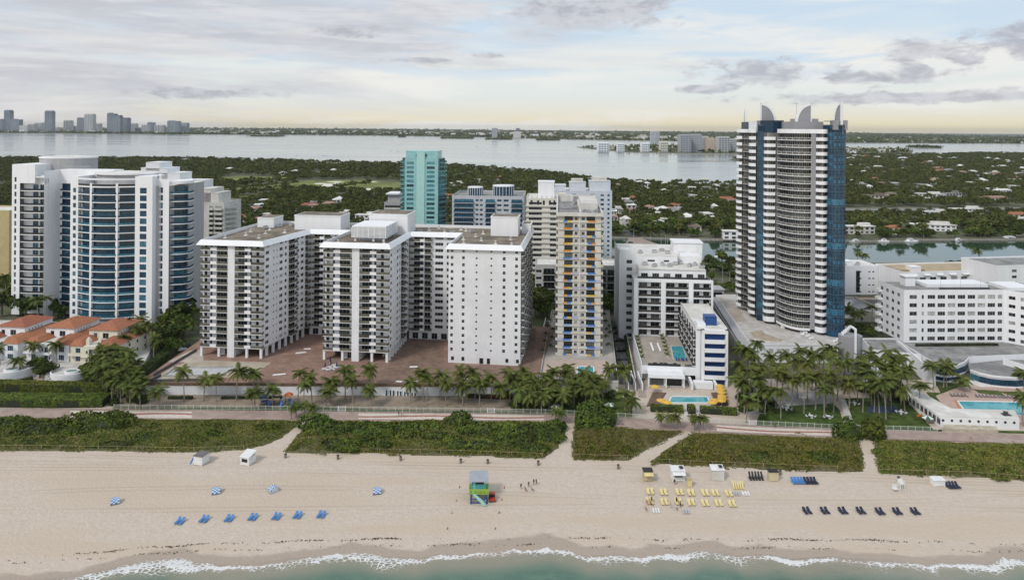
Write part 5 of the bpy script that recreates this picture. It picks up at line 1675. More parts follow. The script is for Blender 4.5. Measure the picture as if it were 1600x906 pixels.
# ------------------------------------------------------------------ white hotel on the right with its low lobby, bathhouse and pool
def right_hotel():
 Z0 = 8.0
 X, Y = gp(1412, 535, Z0)
 b = Bld('white_hotel', 'broad white hotel with six rows of square windows above a grey-roofed lobby', 'hotel', (X, Y, Z0), -2.0)
 NF, FH = 6, 3.6
 H = NF * FH
 us = [10.5 + 4.45 * k for k in range(7)]
 ops = [wop(2.5, 3.3, .8, 1.75, 2, hb=False), wop(7.9, 1.0, .8, 1.75)] + [wop(u, 3.4, .8, 1.75, 3) for u in us] + [wop(41.7, 2.1, .8, 1.75, 2)]
 facade(b, (0, 0), (44.6, 0), 0, NF, FH, ops, ztop=H + 1.2)
 facade(b, (0, 20), (0, 0), 0, NF, FH, [wop(2.4 + 4.2 * k, 2.0, .9, 1.6, 2, GLASSD) for k in range(4)], ztop=H + 1.2)
 facade(b, (44.6, 0), (66, -24), 0, NF, FH, [wop(1.6 + 4.2 * k, 2.4, .9, 1.5, 2) for k in range(7)], ztop=H + 1.2)
 b.wall.poly([(66, 18, 0), (0, 20, 0), (0, 20, H), (66, 18, H)])
 bm = balc_mesh(3.0, 1.5, ((1, WHITE2),), .9, .3)
 for k in range(NF):
  b.part('balcony', bm, -.002, 19.6, k * FH + .2, -math.pi / 2)
 r = MB()
 r.prism([(.3, .3), (44.6, .4), (66, -23.6), (66, 17.8), (.3, 19.7)], H - .1, H + .2)
 b.part('roof', r.mesh('roof', ROOFG))
 m = MB()
 m.box(16, 44, 9, 18, H + .2, H + 1.6, 0)
 m.box(19, 42, 5.0, 5.3, H + .2, H + .9, 1)
 m.box(7.5, 12, 11, 15, H + .2, H + 4.4, 0)
 m.box(6.8, 12.7, 10.4, 15.6, H + 4.4, H + 4.8, 0)
 m.box(48, 60, 2, 14, H + .2, H + 1.6, 0)
 b.part('roof_house', m.mesh('roof_house', [WHITE2, DFRAME]))
 for u in (20, 29, 38):
  b.part('roof_mast', shared('mast', lambda: (lambda q: (q.tube((0, 0, 0), (0, 0, 5), .08, .05, 5), q.mesh('roof_mast', FRAME))[1])(MB())), u, 5.6, H + .2)
 b.finish([WHITE2])
 # the low entrance block under it, grey flat roof, ramped white side wall
 t = thing('hotel_lobby', 'low lobby building with stained grey roof and curved glazed fronts', 'lobby')
 m = MB()
 m.prism(ccw([gp(x, y, 7.9) for x, y in ((1455, 562), (1520, 556), (1620, 552), (1700, 540), (1600, 520), (1412, 528), (1400, 532))]), 1.5, 7.9, 1, 0)
 link('main_block', m.mesh('main_block', [ROOFG, WHITE2]), t)
 m = MB()
 m.band([gp(1400, 531, 8.6), gp(1447, 572, 8.6), gp(1460, 579, 8.6)], 2.0, 8.9, .5)
 link('ramp_wall', m.mesh('ramp_wall', WHITE2), t)
 def pavilion(name, front_px, back_px, zr, sill, head, nper):
  f = [gp(x, y, zr) for x, y in front_px]
  bk = [gp(x, y, zr) for x, y in back_px]
  m = MB()
  m.prism(ccw(f + bk), 1.6, zr - .9, 2)
  m.prism(ccw(f + bk), zr - .9, zr - .4, 1, 0)
  m.band(f, zr - .88, zr + .25, .3, 1)
  link(name, m.mesh(name, [ROOFG, WHITE2, WHITE2]), t)
  out = [(x + .0, y - .12) for x, y in f]
  for (s, h) in zip(sill, head):
   for a, c in zip(out[:-1], out[1:]):
    g = glazing([(0, 0), (c[0] - a[0], c[1] - a[1])], h - s, nper, GLASSB, DFRAME)
    link('window', g, t, (a[0], a[1], s))
  return f
 pavilion('round_pavilion', [(1461, 570), (1478, 573), (1495, 571), (1508, 566), (1514, 560)], [(1512, 552), (1470, 552), (1455, 560)], 8.4, [2.9, 5.0], [4.2, 7.2], 2)
 pavilion('curved_pavilion', [(1516, 578), (1530, 583), (1548, 587), (1566, 589), (1588, 590), (1620, 588)], [(1640, 562), (1575, 560), (1516, 566)], 7.0, [3.7], [6.0], 3)
 m = MB()
 m.band([gp(1567, 564, 7.9), gp(1580, 568, 7.9), gp(1600, 574, 7.9), gp(1625, 578, 7.9)], 6.4, 9.0, .3)
 link('curved_parapet', m.mesh('curved_parapet', WHITE2), t)
 # low service building to its left
 t2 = thing('service_building', 'low grey-roofed service building between the pylon and the white hotel', 'building')
 m = MB()
 m.prism(ccw([gp(x, y, 7.5) for x, y in ((1362, 548), (1440, 556), (1398, 530), (1346, 530))]), 1.5, 7.5, 1, 0)
 link('wall', m.mesh('wall', [ROOFG, WHITE]), t2)
 m = MB()
 pts = ccw([gp(x, y, 7.5) for x, y in ((1362, 548), (1440, 556), (1398, 530), (1346, 530))])
 for i in range(4):
  m.band([pts[i], pts[(i + 1) % 4]], 7.5, 8.1, .3)
 link('parapet', m.mesh('parapet', WHITE), t2)
 m = MB()
 m.band([gp(1345, 550, 5), gp(1395, 600, 5)], 1.8, 5.0, .4)
 link('ramp_wall', m.mesh('ramp_wall', WHITE2), t2)
 return b
RH = right_hotel()
# pool terrace
pt = thing('hotel_pool', 'large turquoise hotel pool with pink surround below the white hotel', 'pool')
slab_px('deck', [(1462, 618), (1490, 654), (1640, 660), (1700, 630), (1700, 606), (1500, 604)], 3.0, M('pink_surround', (.50, .36, .30), var=.12, scale=.6), 1.0, parent=pt)
slab_px('pool_water', [(1497, 627), (1508, 641), (1600, 648), (1680, 648), (1680, 631), (1560, 628)], 3.06, WATERPOOL, .05, parent=pt)
mb = MB()
pp = ccw([gp(x, y, 3.0) for x, y in ((1495, 626), (1507, 642.5), (1600, 650), (1684, 650), (1684, 630), (1560, 627))])
for i in range(len(pp)):
 mb.band([pp[i], pp[(i + 1) % len(pp)]], 3.005, 3.14, .4)
link('pool_coping', mb.mesh('pool_coping', WHITE2), pt)
slab_px('orange_edge', [(1490, 625), (1494, 625), (1505, 642), (1500, 642)], 3.01, M('orange_tile', (.50, .23, .12), var=.1), .02, parent=pt)
slab_px('lawn', [(1462, 596), (1512, 600), (1512, 614), (1470, 612)], 2.6, LAWN, .8)
slab_px('lawn', [(1522, 608), (1560, 610), (1570, 618), (1530, 613)], 3.2, LAWN, .3)
slab_px('lawn', [(1560, 611), (1640, 613), (1660, 620), (1580, 617)], 3.2, LAWN, .3)
slab_px('lawn', [(1448, 612), (1478, 614), (1482, 630), (1468, 632)], 2.6, LAWN, .8)
def slim_lounger():
 m = MB()
 m.box(-.3, .3, -.9, .3, .28, .36, 0)
 m.poly([(-.3, .3, .36), (.3, .3, .36), (.3, .95, .78), (-.3, .95, .78)], 0)
 m.poly([(-.3, .95, .72), (.3, .95, .72), (.3, .3, .28), (-.3, .3, .28)], 0)
 for x in (-.26, .26):
  for y in (-.8, .3):
   m.tube((x, y, 0), (x, y, .3), .03, .03, 4, 0)
 return m.mesh('pool_lounger', M('grey_sling', (.14, .14, .15), var=.2))
for k in range(26):
 x = 1487 + k * 5.6
 if 1513 < x < 1521:
  continue
 X, Y = gp(x, 618.5 + k * .17, 3.0)
 tag(link('pool_lounger', shared('slimL', slim_lounger), None, (X, Y, 3.002), random.uniform(-.15, .15)), 'grey lounger in the row along the large hotel pool', 'lounger', 'grey loungers along the hotel pool')
# white bathhouse wrapping the pool on the seaward side
bh = thing('bathhouse', 'low white bathhouse with small round windows facing the promenade', 'bathhouse')
ZR = 5.6
fr = [gp(x, y, ZR) for x, y in ((1406, 606), (1468, 650), (1593, 654))]
bk = [gp(x, y, ZR) for x, y in ((1585, 640), (1487, 638), (1424, 604))]
m = MB()
m.prism(ccw(fr + bk), 2.0, ZR - .2, 1)
m.prism(ccw([(x, y) for x, y in fr + bk]), ZR - .2, ZR, 0)
link('wall', m.mesh('wall', [ROOFW, WHITE2]), bh)
(ax, ay), (bx, by) = fr[1], fr[2]
for k in range(9):
 t = (k + .4) / 9
 m = MB()
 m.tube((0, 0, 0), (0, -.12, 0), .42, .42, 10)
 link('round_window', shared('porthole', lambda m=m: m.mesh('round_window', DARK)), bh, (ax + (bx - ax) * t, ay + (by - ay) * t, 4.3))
(ax, ay), (bx, by) = fr[0], fr[1]
for k in range(10):
 t = (k + .5) / 10
 m = MB()
 d = math.atan2(by - ay, bx - ax)
 wo = link('window', win_mesh(1.7, 2.0, 2, GLASSD), bh, (ax + (bx - ax) * t + .08 * math.sin(d), ay + (by - ay) * t - .08 * math.cos(d), 3.0), d)
 link('pane', SUBS[wo.data.name][1], wo)
m = MB()
m.box(-1.2, 1.2, -.9, .9, 0, .3)
m.box(-.8, .2, -.4, .4, .3, 1.2)
m.tube((.6, 0, .3), (.6, 0, 2.2), .08, .05, 5)
X, Y = gp(1572, 648, ZR)
link('roof_vent', m.mesh('roof_vent', DFRAME), bh, (X, Y, ZR))
m = MB()
m.prism(ccw([gp(x, y, 3.2) for x, y in ((1472, 668), (1560, 671), (1556, 663), (1476, 660))]), 1.9, 3.0)
tag(link('stained_step', m.mesh('stained_step', M('stained_beige', (.46, .41, .32), var=.25, scale=.6))), 'stained beige concrete step below the white bathhouse', 'step')
# ------------------------------------------------------------------ curved white tower with blue glass, far left
def up(b, px, v):
 """local u on the plane at depth v that lies in photo column px"""
 r = -b.rz
 c, s, k = math.cos(r), math.sin(r), (px - 800) / F_PX
 return (k * (b.loc[1] + v * c) - b.loc[0] - v * s - .35) / (c + k * s)
def curved_tower():
 Z0 = 3.0
 X, Y = gp(113, 503, Z0)
 b = Bld('curved_tower', 'white tower with a bowed blue-glass front and round rear penthouse behind the villas', 'apartment tower', (X, Y, Z0), 4.0)
 NF, FH, ZB = 17, 3.72, 3.6
 H = ZB + NF * FH
 U = lambda px, v: up(b, px, v)
 white, lite = WHITE2, OFFW
 def stack(path, glaz_in, nper, rail=GLASSB, rh=.95, slab_d=1.5, floors=range(NF), th=.4):
  """curved balcony stack: white slab edge, dark glass rail, blue glazing behind"""
  n = len(path)
  def ins(d):
   out = []
   for k in range(n):
    a, c = path[max(k - 1, 0)], path[min(k + 1, n - 1)]
    dx, dy = c[0] - a[0], c[1] - a[1]
    l = math.hypot(dx, dy)
    out.append((path[k][0] - dy / l * d, path[k][1] + dx / l * d))
   return out
  i1 = ins(slab_d)
  m = MB()
  for k in range(n - 1):
   m.poly([(*path[k], 0), (*path[k + 1], 0), (*i1[k + 1], 0), (*i1[k], 0)])
   m.poly([(*i1[k], -th), (*i1[k + 1], -th), (*path[k + 1], -th), (*path[k], -th)])
  m.band(path, -th, .0, .15)
  m.band(ins(.05), .01, rh, .06, 1)
  bal = m.mesh('balcony', [white, rail])
  gl = glazing(ins(glaz_in), FH - th - .02, nper, GLASSB, DFRAME)
  for k in floors:
   b.part('balcony', bal, 0, 0, ZB + k * FH)
   b.part('glazing', gl, 0, 0, ZB + k * FH)
  return ins(glaz_in + .1)
 # bowed front between two piers
 ua, ub = U(124, 0), U(213, 0)
 bow = arc(ua, 0, ub, 0, 4.2, 16)
 cb = stack(bow, 1.5, 2)
 fin_mesh = None
 for t in (5, 12):
  x, y = bow[t]
  b.wall.box(x - .6, x + .45, y - .02, y + 1.5, ZB - .4, H + 1.6)
 # roof terrace parapet of the bow
 m = MB()
 m.band(bow, H - .4, H + .2, .4)
 m.band([(x, y) for x, y in arc(ua, 0, ub, 0, 4.2, 16)], H + 3.2, H + 3.8, 1.6)
 b.part('canopy', m.mesh('canopy', white))
 b.part('terrace_rail', (lambda q: (q.band([(x, y + .2) for x, y in bow], H + .2, H + 1.2, .06), q.mesh('terrace_rail', GLASSD))[1])(MB()))
 u0 = U(112, 0)
 b.wall.prism([(u0, 0), (ua, 0), (ua, 14), (u0, 14)], 0, H + 4.6)
 facade_w = [(.6, 2.2, .6, 2.8, win_mesh(1.6, 2.2, 1, GLASSB), 'window')]
 for k in range(NF):
  b.part('window', win_mesh(1.5, 2.2, 1, GLASSB), u0 + .35 * (ua - u0), -.06, ZB + k * FH + .5)
 uc = U(240, 0)
 w1, w2 = U(220.5, 0), U(231, 0)
 facade(b, (ub, 0), (uc, 0), ZB, NF, FH, [(w1 - ub, w2 - ub, .35, 3.1, win_mesh(w2 - w1, 2.75, 2, GLASSB, DFRAME), 'window')], ztop=H + 5.0, zbot=0)
 b.wall.poly([(ub, 12, 0), (ub, 0, 0), (ub, 0, H + 5), (ub, 12, H + 5)])
 b.wall.poly([(uc, 0, 0), (uc, 4, 0), (uc, 4, H + 5), (uc, 0, H + 5)])
 b.wall.poly([(ub, 0, H + 5), (uc, 0, H + 5), (uc, 12, H + 5), (ub, 12, H + 5)])
 # second pier, set back
 ud, ue = U(240.5, 3.5), U(266, 3.5)
 w1, w2 = U(246, 3.5), U(256.5, 3.5)
 facade(b, (ud, 3.5), (ue, 3.5), ZB, NF, FH, [(.25, .95, .35, 3.1, win_mesh(.7, 2.75, 1, GLASSB, DFRAME), 'window'), (w1 - ud, w2 - ud, .35, 3.1, win_mesh(w2 - w1, 2.75, 2, GLASSB, DFRAME), 'window')], ztop=H + 3.5, zbot=0)
 # rounded balconies on the north corner
 uf = U(293, 6)
 corner = arc(ue, 4.5, uf - 1.5, 16, 4.6, 12)
 stack(corner, 2.6, 1, slab_d=2.7)
 m = MB()
 m.prism(ccw(corner + [(uf - 6, 22), (ue - 2, 16)]), H + 1.0, H + 2.4)
 b.part('corner_roof', m.mesh('corner_roof', white))
 # recessed concave balconies left of the bow
 uh = U(70.5, 2)
 ui = U(95, 12)
 conc = arc(ui + .2, 12.2, u0, 4.5, -1.6, 8)
 cc = stack(conc, 1.3, 1)
 hb = H + 7.0
 facade(b, (uh, 2), (ui, 12), ZB, NF + 1, FH, [(.6, 1.5, .5, 3.0, win_mesh(.9, 2.5, 1, GLASSB), 'window'), (2.2, 3.1, .5, 3.0, win_mesh(.9, 2.5, 1, GLASSB), 'window')], ztop=hb, zbot=0)
 b.wall.poly([(ui, 12, 0), (ui, 16, 0), (ui, 16, hb), (ui, 12, hb)])
 b.wall.poly([(uh, 16, 0), (uh, 2, 0), (uh, 2, hb), (uh, 16, hb)])
 b.wall.poly([(uh, 2, hb), (ui, 12, hb), (u0 + 14, 12, hb), (u0 + 14, 20, hb), (uh, 20, hb)])
 b.wall.poly([(ui, 12, H), (u0 + 14, 12, H), (u0 + 14, 12, hb), (ui, 12, hb)])
 b.wall.poly([(u0 + 14, 12, H), (u0 + 14, 20, H), (u0 + 14, 20, hb), (u0 + 14, 12, hb)])
 b.wall.poly([(uh, 20, H), (uh, 2, H), (uh, 2, hb), (uh, 20, hb)])
 # flat wing with long loggias, and the outer pier
 uj, ul = U(33, 10), U(20.5, 10)
 hk = H + 9.5
 facade(b, (ul, 10), (uj, 10), ZB, NF + 1, FH, [(1.3, 2.4, .6, 3.0, win_mesh(1.1, 2.4, 1, GLASS), 'window')], ztop=hk, zbot=0)
 b.wall.poly([(ul, 40, 0), (ul, 10, 0), (ul, 10, hk), (ul, 40, hk)])
 b.wall.poly([(ul, 10, hk), (uj + 8, 10, hk), (uj + 8, 40, hk), (ul, 40, hk)])
 b.wall.poly([(uj, 10, H), (uj + 8, 10, H), (uj + 8, 10, hk), (uj, 10, hk)])
 b.wall.poly([(uj + 8, 10, H), (uj + 8, 40, H), (uj + 8, 40, hk), (uj + 8, 10, hk)])
 ww = uh - uj
 facade(b, (uj, 12.5), (uh + 1.5, 12.5), ZB, NF, FH, [(5.0, 8.0, .1, 2.9, win_mesh(3.0, 2.8, 2, GLASSB), 'window'), (8.8, 11.4, .1, 2.9, win_mesh(2.6, 2.8, 2, GLASS), 'window')], ztop=H + 4, zbot=0)
 me = balc_mesh(ww - .1, 2.3, ((1, GLASSD),), 1.0, .35, white)
 for k in range(NF):
  b.part('balcony', me, uj + .05, 12.5, ZB + k * FH)
 b.wall.box(uj + 1, uh, 10.3, 12.4, H + 2.8, H + 3.3)
 # body behind everything, roofs
 body = [(u0 + 1, 2.2)] + cb[1:-1] + [(ub - .5, 2.2), (uc - .3, 3.0), (ue, 5.0), (uf - 6, 12), (uf - 6, 34), (ul + 1, 40), (ul + 1, 13.2), (uj + 3, 13.2)] + cc
 b.wall.prism(body, 0, H + .1, 1, 2)
 rc = (U(200, 14), 15)
 def disc(c, rx, ry, z0, z1, mw, over=1.2, n=36):
  m = MB()
  p = [(c[0] + rx * math.cos(6.2832 * k / n), c[1] + ry * math.sin(6.2832 * k / n)) for k in range(n)]
  q = [(c[0] + (rx + over) * math.cos(6.2832 * k / n), c[1] + (ry + over) * math.sin(6.2832 * k / n)) for k in range(n)]
  m.prism(p, z0, z1, 0)
  m.prism(q, z1, z1 + .7, 1, 2, bottom=True)
  m.prism(q, z1 + .7, z1 + 1.5, 2, sc=.1)
  return m.mesh('penthouse', [mw, white, ROOFW])
 b.part('penthouse', disc(rc, 15, 11, H, H + 5.2, GREYW))
 rc2 = (U(105, 30), 32)
 b.part('penthouse', disc(rc2, 14.5, 11, H, H + 12.0, GREYW, .3))
 m = MB()
 for k in range(15):
  t = k / 14
  x0, x1 = U(76, 15) + (U(132, 15) - U(76, 15)) * t, 0
  m.tube((x0, 16, hb), (x0 + 1.8, 16, hb + 1.9), .09, .09, 4)
  m.tube((x0 + 1.8, 16, hb + 1.9), (x0 + 3.2, 17, hb + .6), .09, .09, 4)
 b.part('roof_trellis', m.mesh('roof_trellis', FRAME))
 m = MB()
 m.tube((rc2[0], rc2[1], H + 13), (rc2[0], rc2[1], H + 22), .1, .05, 5)
 b.part('antenna', m.mesh('antenna', FRAME))
 b.finish([white, GREYW, ROOFW])
 return b
AT = curved_tower()
# ------------------------------------------------------------------ villas with terracotta roofs and rounded terraces
def hip(m, x0, x1, y0, y1, z, h, mi=0, over=.5, ridge=.35):
 x0, x1, y0, y1 = x0 - over, x1 + over, y0 - over, y1 + over
 w, d = x1 - x0, y1 - y0
 if w > d:
  a, c = (x0 + d * ridge * 1.2, (y0 + y1) / 2, z + h), (x1 - d * ridge * 1.2, (y0 + y1) / 2, z + h)
  m.poly([(x0, y0, z), (x1, y0, z), c, a], mi)
  m.poly([(x1, y1, z), (x0, y1, z), a, c], mi)
  m.poly([(x0, y1, z), (x0, y0, z), a], mi)
  m.poly([(x1, y0, z), (x1, y1, z), c], mi)
 else:
  a, c = ((x0 + x1) / 2, y0 + w * ridge * 1.2, z + h), ((x0 + x1) / 2, y1 - w * ridge * 1.2, z + h)
  m.poly([(x0, y0, z), (x1, y0, z), a], mi)
  m.poly([(x1, y0, z), (x1, y1, z), c, a], mi)
  m.poly([(x1, y1, z), (x0, y1, z), c], mi)
  m.poly([(x0, y1, z), (x0, y0, z), a, c], mi)
 m.poly([(x0, y1, z - .02), (x1, y1, z - .02), (x1, y0, z - .02), (x0, y0, z - .02)], mi)
def villa(px, py, label, wall, chim):
 Z0 = 5.0
 X, Y = gp(px, py, Z0)
 b = Bld('villa', label, 'villa', (X, Y, Z0), 6.0)
 W, D1, D2 = 18.5, 9.0, 24.0
 h1, h2 = 6.6, 10.6
 facade(b, (0, 0), (6.5, 0), 0, 2, 3.3, [wop(2.2, 2.0, .5, 2.0, 2, GLASSB)], ztop=h1)
 facade(b, (6.5, -1.2), (12, -1.2), 0, 2, 3.3, [wop(1.0, .8, .8, 1.2, 1, GLASSD), wop(2.3, 1.6, .3, 2.3, 2, GLASSB), wop(4.2, .8, .8, 1.2, 1, GLASSD)], ztop=h1)
 facade(b, (12, 0), (W, 0), 0, 2, 3.3, [wop(2.0, 2.4, .4, 2.1, 3, GLASSB)], ztop=h1)
 b.wall.box(6.5, 12, -1.18, .3, h1 - .4, h1 + .5)
 b.wall.poly([(6.5, 0, 0), (6.5, -1.2, 0), (6.5, -1.2, h1), (6.5, 0, h1)])
 b.wall.poly([(12, -1.2, 0), (12, 0, 0), (12, 0, h1), (12, -1.2, h1)])
 facade(b, (W, 0), (W, D2), 0, 2, 3.3, [wop(4 + 5 * k, 1.2, .8, 1.3, 1) for k in range(4)], ztop=h1)
 b.wall.poly([(0, D2, 0), (0, 0, 0), (0, 0, h1), (0, D2, h1)])
 facade(b, (1.0, D1), (13.5, D1), h1, 1, 4.0, [wop(2, 1.6, .6, 2.0, 1, GLASSD), wop(6, 2.6, .4, 2.3, 2, GLASSD)], ztop=h2)
 facade(b, (13.5, D1), (13.5, D2), h1, 1, 4.0, [wop(2.2 + 1.6 * k, .7, 1.9, .7, 1, GLASSD) for k in range(5)], ztop=h2)
 b.wall.poly([(1, D2, h1), (1, D1, h1), (1, D1, h2), (1, D2, h2)])
 b.wall.poly([(13.5, D2, h1), (1, D2, h1), (1, D2, h2), (13.5, D2, h2)])
 b.wall.poly([(W, D2, 0), (0, D2, 0), (0, D2, h1), (W, D2, h1)])
 m = MB()
 hip(m, 1, 13.5, D1, D2, h2, 2.4, 0, .7)
 b.part('roof', m.mesh('roof', TILE))
 # lean-to tiled roofs over the front range
 for (a, c, y0, y1) in ((11.6, W + .4, -.4, D2), (-.4, 5.6, -.4, D1)):
  m = MB()
  m.poly([(a, y0, h1 + .1), (c, y0, h1 + .1), (c, y1, h1 + .1), (a, y1, h1 + .1)])
  m.poly([(a, y0, h1 + .12), (c, y0, h1 + .12), (c - (c - a) * .5, y0 + 3, h1 + 1.8), (a + .2, y0 + 3, h1 + 1.8)])
  m.poly([(c, y0, h1 + .12), (c, y1, h1 + .12), (c - (c - a) * .5, y1, h1 + 1.8), (c - (c - a) * .5, y0 + 3, h1 + 1.8)])
  m.poly([(a + .2, y0 + 3, h1 + 1.8), (c - (c - a) * .5, y0 + 3, h1 + 1.8), (c - (c - a) * .5, y1, h1 + 1.8), (a + .2, y1, h1 + 1.8)])
  m.poly([(a, y1, h1 + .1), (a, y0, h1 + .1), (a + .2, y0 + 3, h1 + 1.8), (a + .2, y1, h1 + 1.8)])
  b.part('roof', m.mesh('roof', TILE))
 m = MB()
 m.box(5.7, 11.5, 0, D1, h1 - .3, h1 + .05)
 b.part('roof_terrace', m.mesh('roof_terrace', LCONC))
 if chim:
  for x in (6.2, 11.2):
   m = MB()
   m.box(x - .7, x + .7, 1.5, 3.0, h1, h1 + 2.2)
   m.tube((x, 2.2, h1 + 2.2), (x, 2.2, h1 + 3.0), .8, .35, 8)
   b.part('chimney', m.mesh('chimney', wall))
 m = MB()
 m.box(0, 5.6, -1.6, -1.5, 3.3, 4.2)
 m.box(0, 5.6, -1.6, 0, 3.1, 3.3)
 m.box(6.3, 12.2, -2.6, -2.5, 3.3, 4.2)
 m.box(6.3, 12.2, -2.6, -1.22, 3.1, 3.3)
 b.part('balcony', m.mesh('balcony', wall))
 b.finish([wall])
 p = b.o.matrix_basis
 return b
VILLAS = [villa(-38, 560, 'white villa with terracotta roofs at the edge of the villa row', WHITE2, False),
   villa(41, 562, 'white villa with terracotta roofs between two other red-roofed villas', WHITE2, False), villa(110, 566, 'cream villa with terracotta roofs and two chimneys', CREAM, True)]
vt = thing('villa_terrace', 'raised ground under the red-roofed villas', 'terrace')
mb = MB()
mb.prism(ccw([gp(x, y, 5.0) for x, y in ((-200, 576), (150, 576), (222, 572), (250, 520), (60, 500), (-200, 500))]), 1.5, 4.98, 1, 0)
link('ground', mb.mesh('ground', [LCONC, WHITE]), vt)
for px, py, lab in ((18, 577, 'round white spa terrace in front of the middle white villa'), (112, 580, 'round white spa terrace in front of the cream villa')):
 X, Y = gp(px, py, 5.0)
 t = thing('spa_terrace', lab, 'terrace', (X, Y, 2.2))
 n = 20
 m = MB()
 front = [(7.2 * math.cos(a), 6.5 * math.sin(a)) for a in [math.pi + math.pi * k / n for k in range(n + 1)]]
 m.prism(front + [(7.2, 4), (-7.2, 4)], 0, 2.9, 0, 1)
 m.band(front, 2.9, 3.6, .4, 0)
 link('wall', m.mesh('wall', [WHITE2, LCONC]), t)
 m = MB()
 m.prism([(1.2 + 2.6 * math.cos(6.2832 * k / 16), -1.8 + 2.0 * math.sin(6.2832 * k / 16)) for k in range(16)], 2.9, 3.7, 0)
 link('spa_rim', m.mesh('spa_rim', [WHITE2]), t)
 m = MB()
 m.prism([(1.2 + 2.1 * math.cos(6.2832 * k / 16), -1.8 + 1.5 * math.sin(6.2832 * k / 16)) for k in range(16)], 3.5, 3.72, 0)
 link('spa_water', m.mesh('spa_water', M('spa_cover', (.16, .25, .25), rough=.2)), t)
 m = MB()
 for k in range(7):
  a = math.pi * (1.08 + .08 * k)
  x, y = 7.9 * math.cos(a), 7.2 * math.sin(a)
  m.prism([(x - .8, y - .5), (x + .8, y - .5), (x + .8, y + .5), (x - .8, y + .5)], 0, .4 * (7 - k))
 link('stair', m.mesh('stair', LCONC), t)
 m = MB()
 m.box(-1.1, 1.1, -6.9, -6.45, .1, 1.5, 0)
 m.box(-.7, .7, -7.0, -6.9, .4, 1.9, 0)
 m.box(-.3, .3, -7.05, -7.0, .7, 1.4, 1)
 link('wall_fountain', m.mesh('wall_fountain', [M('pink_stone', (.45, .28, .23), var=.2), WHITE2]), t)
# ------------------------------------------------------------------ mid-distance buildings
def block(name, label, cat, px0, px1, ytop, D, depth, zb, fh, cols, wall, roof, wmat=None, rot=4.0, side=None, balc=None, parapet=.9, win=(.9, 1.5), frame=None, nmul=2, bands=None, group=None):
 """a simple apartment block seen from the front: cols = [(start share, end share)] of window or balcony bays"""
 z1 = zat((px0 + px1) / 2, ytop, D)
 X0, X1 = xat(px0, D, z1 / 2), xat(px1, D, z1 / 2)
 r = math.radians(rot)
 W = (X1 - X0) / (math.cos(r) + (px1 - 800) / F_PX * math.sin(r))
 b = Bld(name, label, cat, (X0, D, zb), rot, group)
 H = z1 - zb
 nf = max(1, int(round((H - 1.0) / fh)))
 fh = (H - .6) / nf
 ops = []
 for (a, c, kind) in cols:
  w = (c - a) * W
  if kind == 'w':
   ops.append((a * W, c * W, win[0], win[0] + win[1], win_mesh(w, win[1], max(1, int(w / 1.4)), wmat or GLASS, frame), 'window'))
  else:
   ops.append((a * W, c * W, .1, fh - .75, win_mesh(w, fh - .85, max(1, int(w / 1.6)), wmat or GLASSD, frame), 'window'))
 facade(b, (0, 0), (W, 0), 0, nf, fh, ops, ztop=H)
 s = [(2 + 6 * k, 3.8 + 6 * k, .9, 2.3, win_mesh(1.8, 1.4, 1, wmat or GLASS, frame), 'window') for k in range(int((depth - 2) / 6))] if side else []
 facade(b, (W, 0), (W, depth), 0, nf, fh, s, ztop=H)
 facade(b, (0, depth), (0, 0), 0, nf, fh, s, ztop=H)
 b.wall.poly([(W, depth, 0), (0, depth, 0), (0, depth, H), (W, depth, H)])
 for (a, c, kind) in cols:
  if kind in ('b', 'g'):
   me = balc_mesh((c - a) * W + .3, 1.3, ((1, balc or wall),), 1.0, .3, wall)
   for k in range(nf):
    b.part('balcony', me, a * W - .15, 0, k * fh + .1)
 r = MB()
 r.box(.2, W - .2, .2, depth - .2, H - .4, H)
 b.part('roof', r.mesh('roof', roof))
 p = MB()
 for (x0, x1, y0, y1) in ((-.05, W + .05, -.05, .3), (-.05, .3, .3, depth - .3), (W - .3, W + .05, .3, depth - .3), (-.05, W + .05, depth - .3, depth + .05)):
  p.box(x0, x1, y0, y1, H + .002, H + parapet)
 b.part('parapet', p.mesh('parapet', wall))
 return b, W, H
def roofbox(b, u0, u1, v0, v1, z, h, mat, nm='roof_house'):
 m = MB()
 m.box(u0, u1, v0, v1, z, z + h)
 m.box(u0 - .2, u1 + .2, v0 - .2, v1 + .2, z + h, z + h + .3)
 b.part(nm, m.mesh(nm, mat))
# turquoise tower
TEAL = M('teal_panel', (.30, .56, .57), var=.10, scale=.3, rough=.22)
TEALD = M('teal_slab', (.24, .48, .46), var=.1, scale=.3, rough=.4)
tb, W, H = block('turquoise_tower', 'turquoise tower with rounded corner balconies behind the white slab block', 'apartment tower', 632, 684, 250, 470, 26, 2, 3.05,
     [(.06, .27, 'w'), (.66, .90, 'w')], TEAL, ROOFW, GLASST, 2.0, win=(.5, 1.9), frame=TEALD)
m = MB()
m.box(W * .36, W * .60, -.5, -.002, 0, H + 6)
tb.part('rib', m.mesh('rib', M('teal_pale', (.42, .68, .65), var=.05, rough=.4)))
m = MB()
m.box(.5, W - .5, 1, 22, H + .9, H + 6.2)
m.box(W * .33, W * .5, .9, 1, H + 2.6, H + 3.6, 1)
m.box(W * .53, W * .67, .9, 1, H + 2.6, H + 3.6, 1)
tb.part('roof_house', m.mesh('roof_house', [TEAL, DFRAME]))
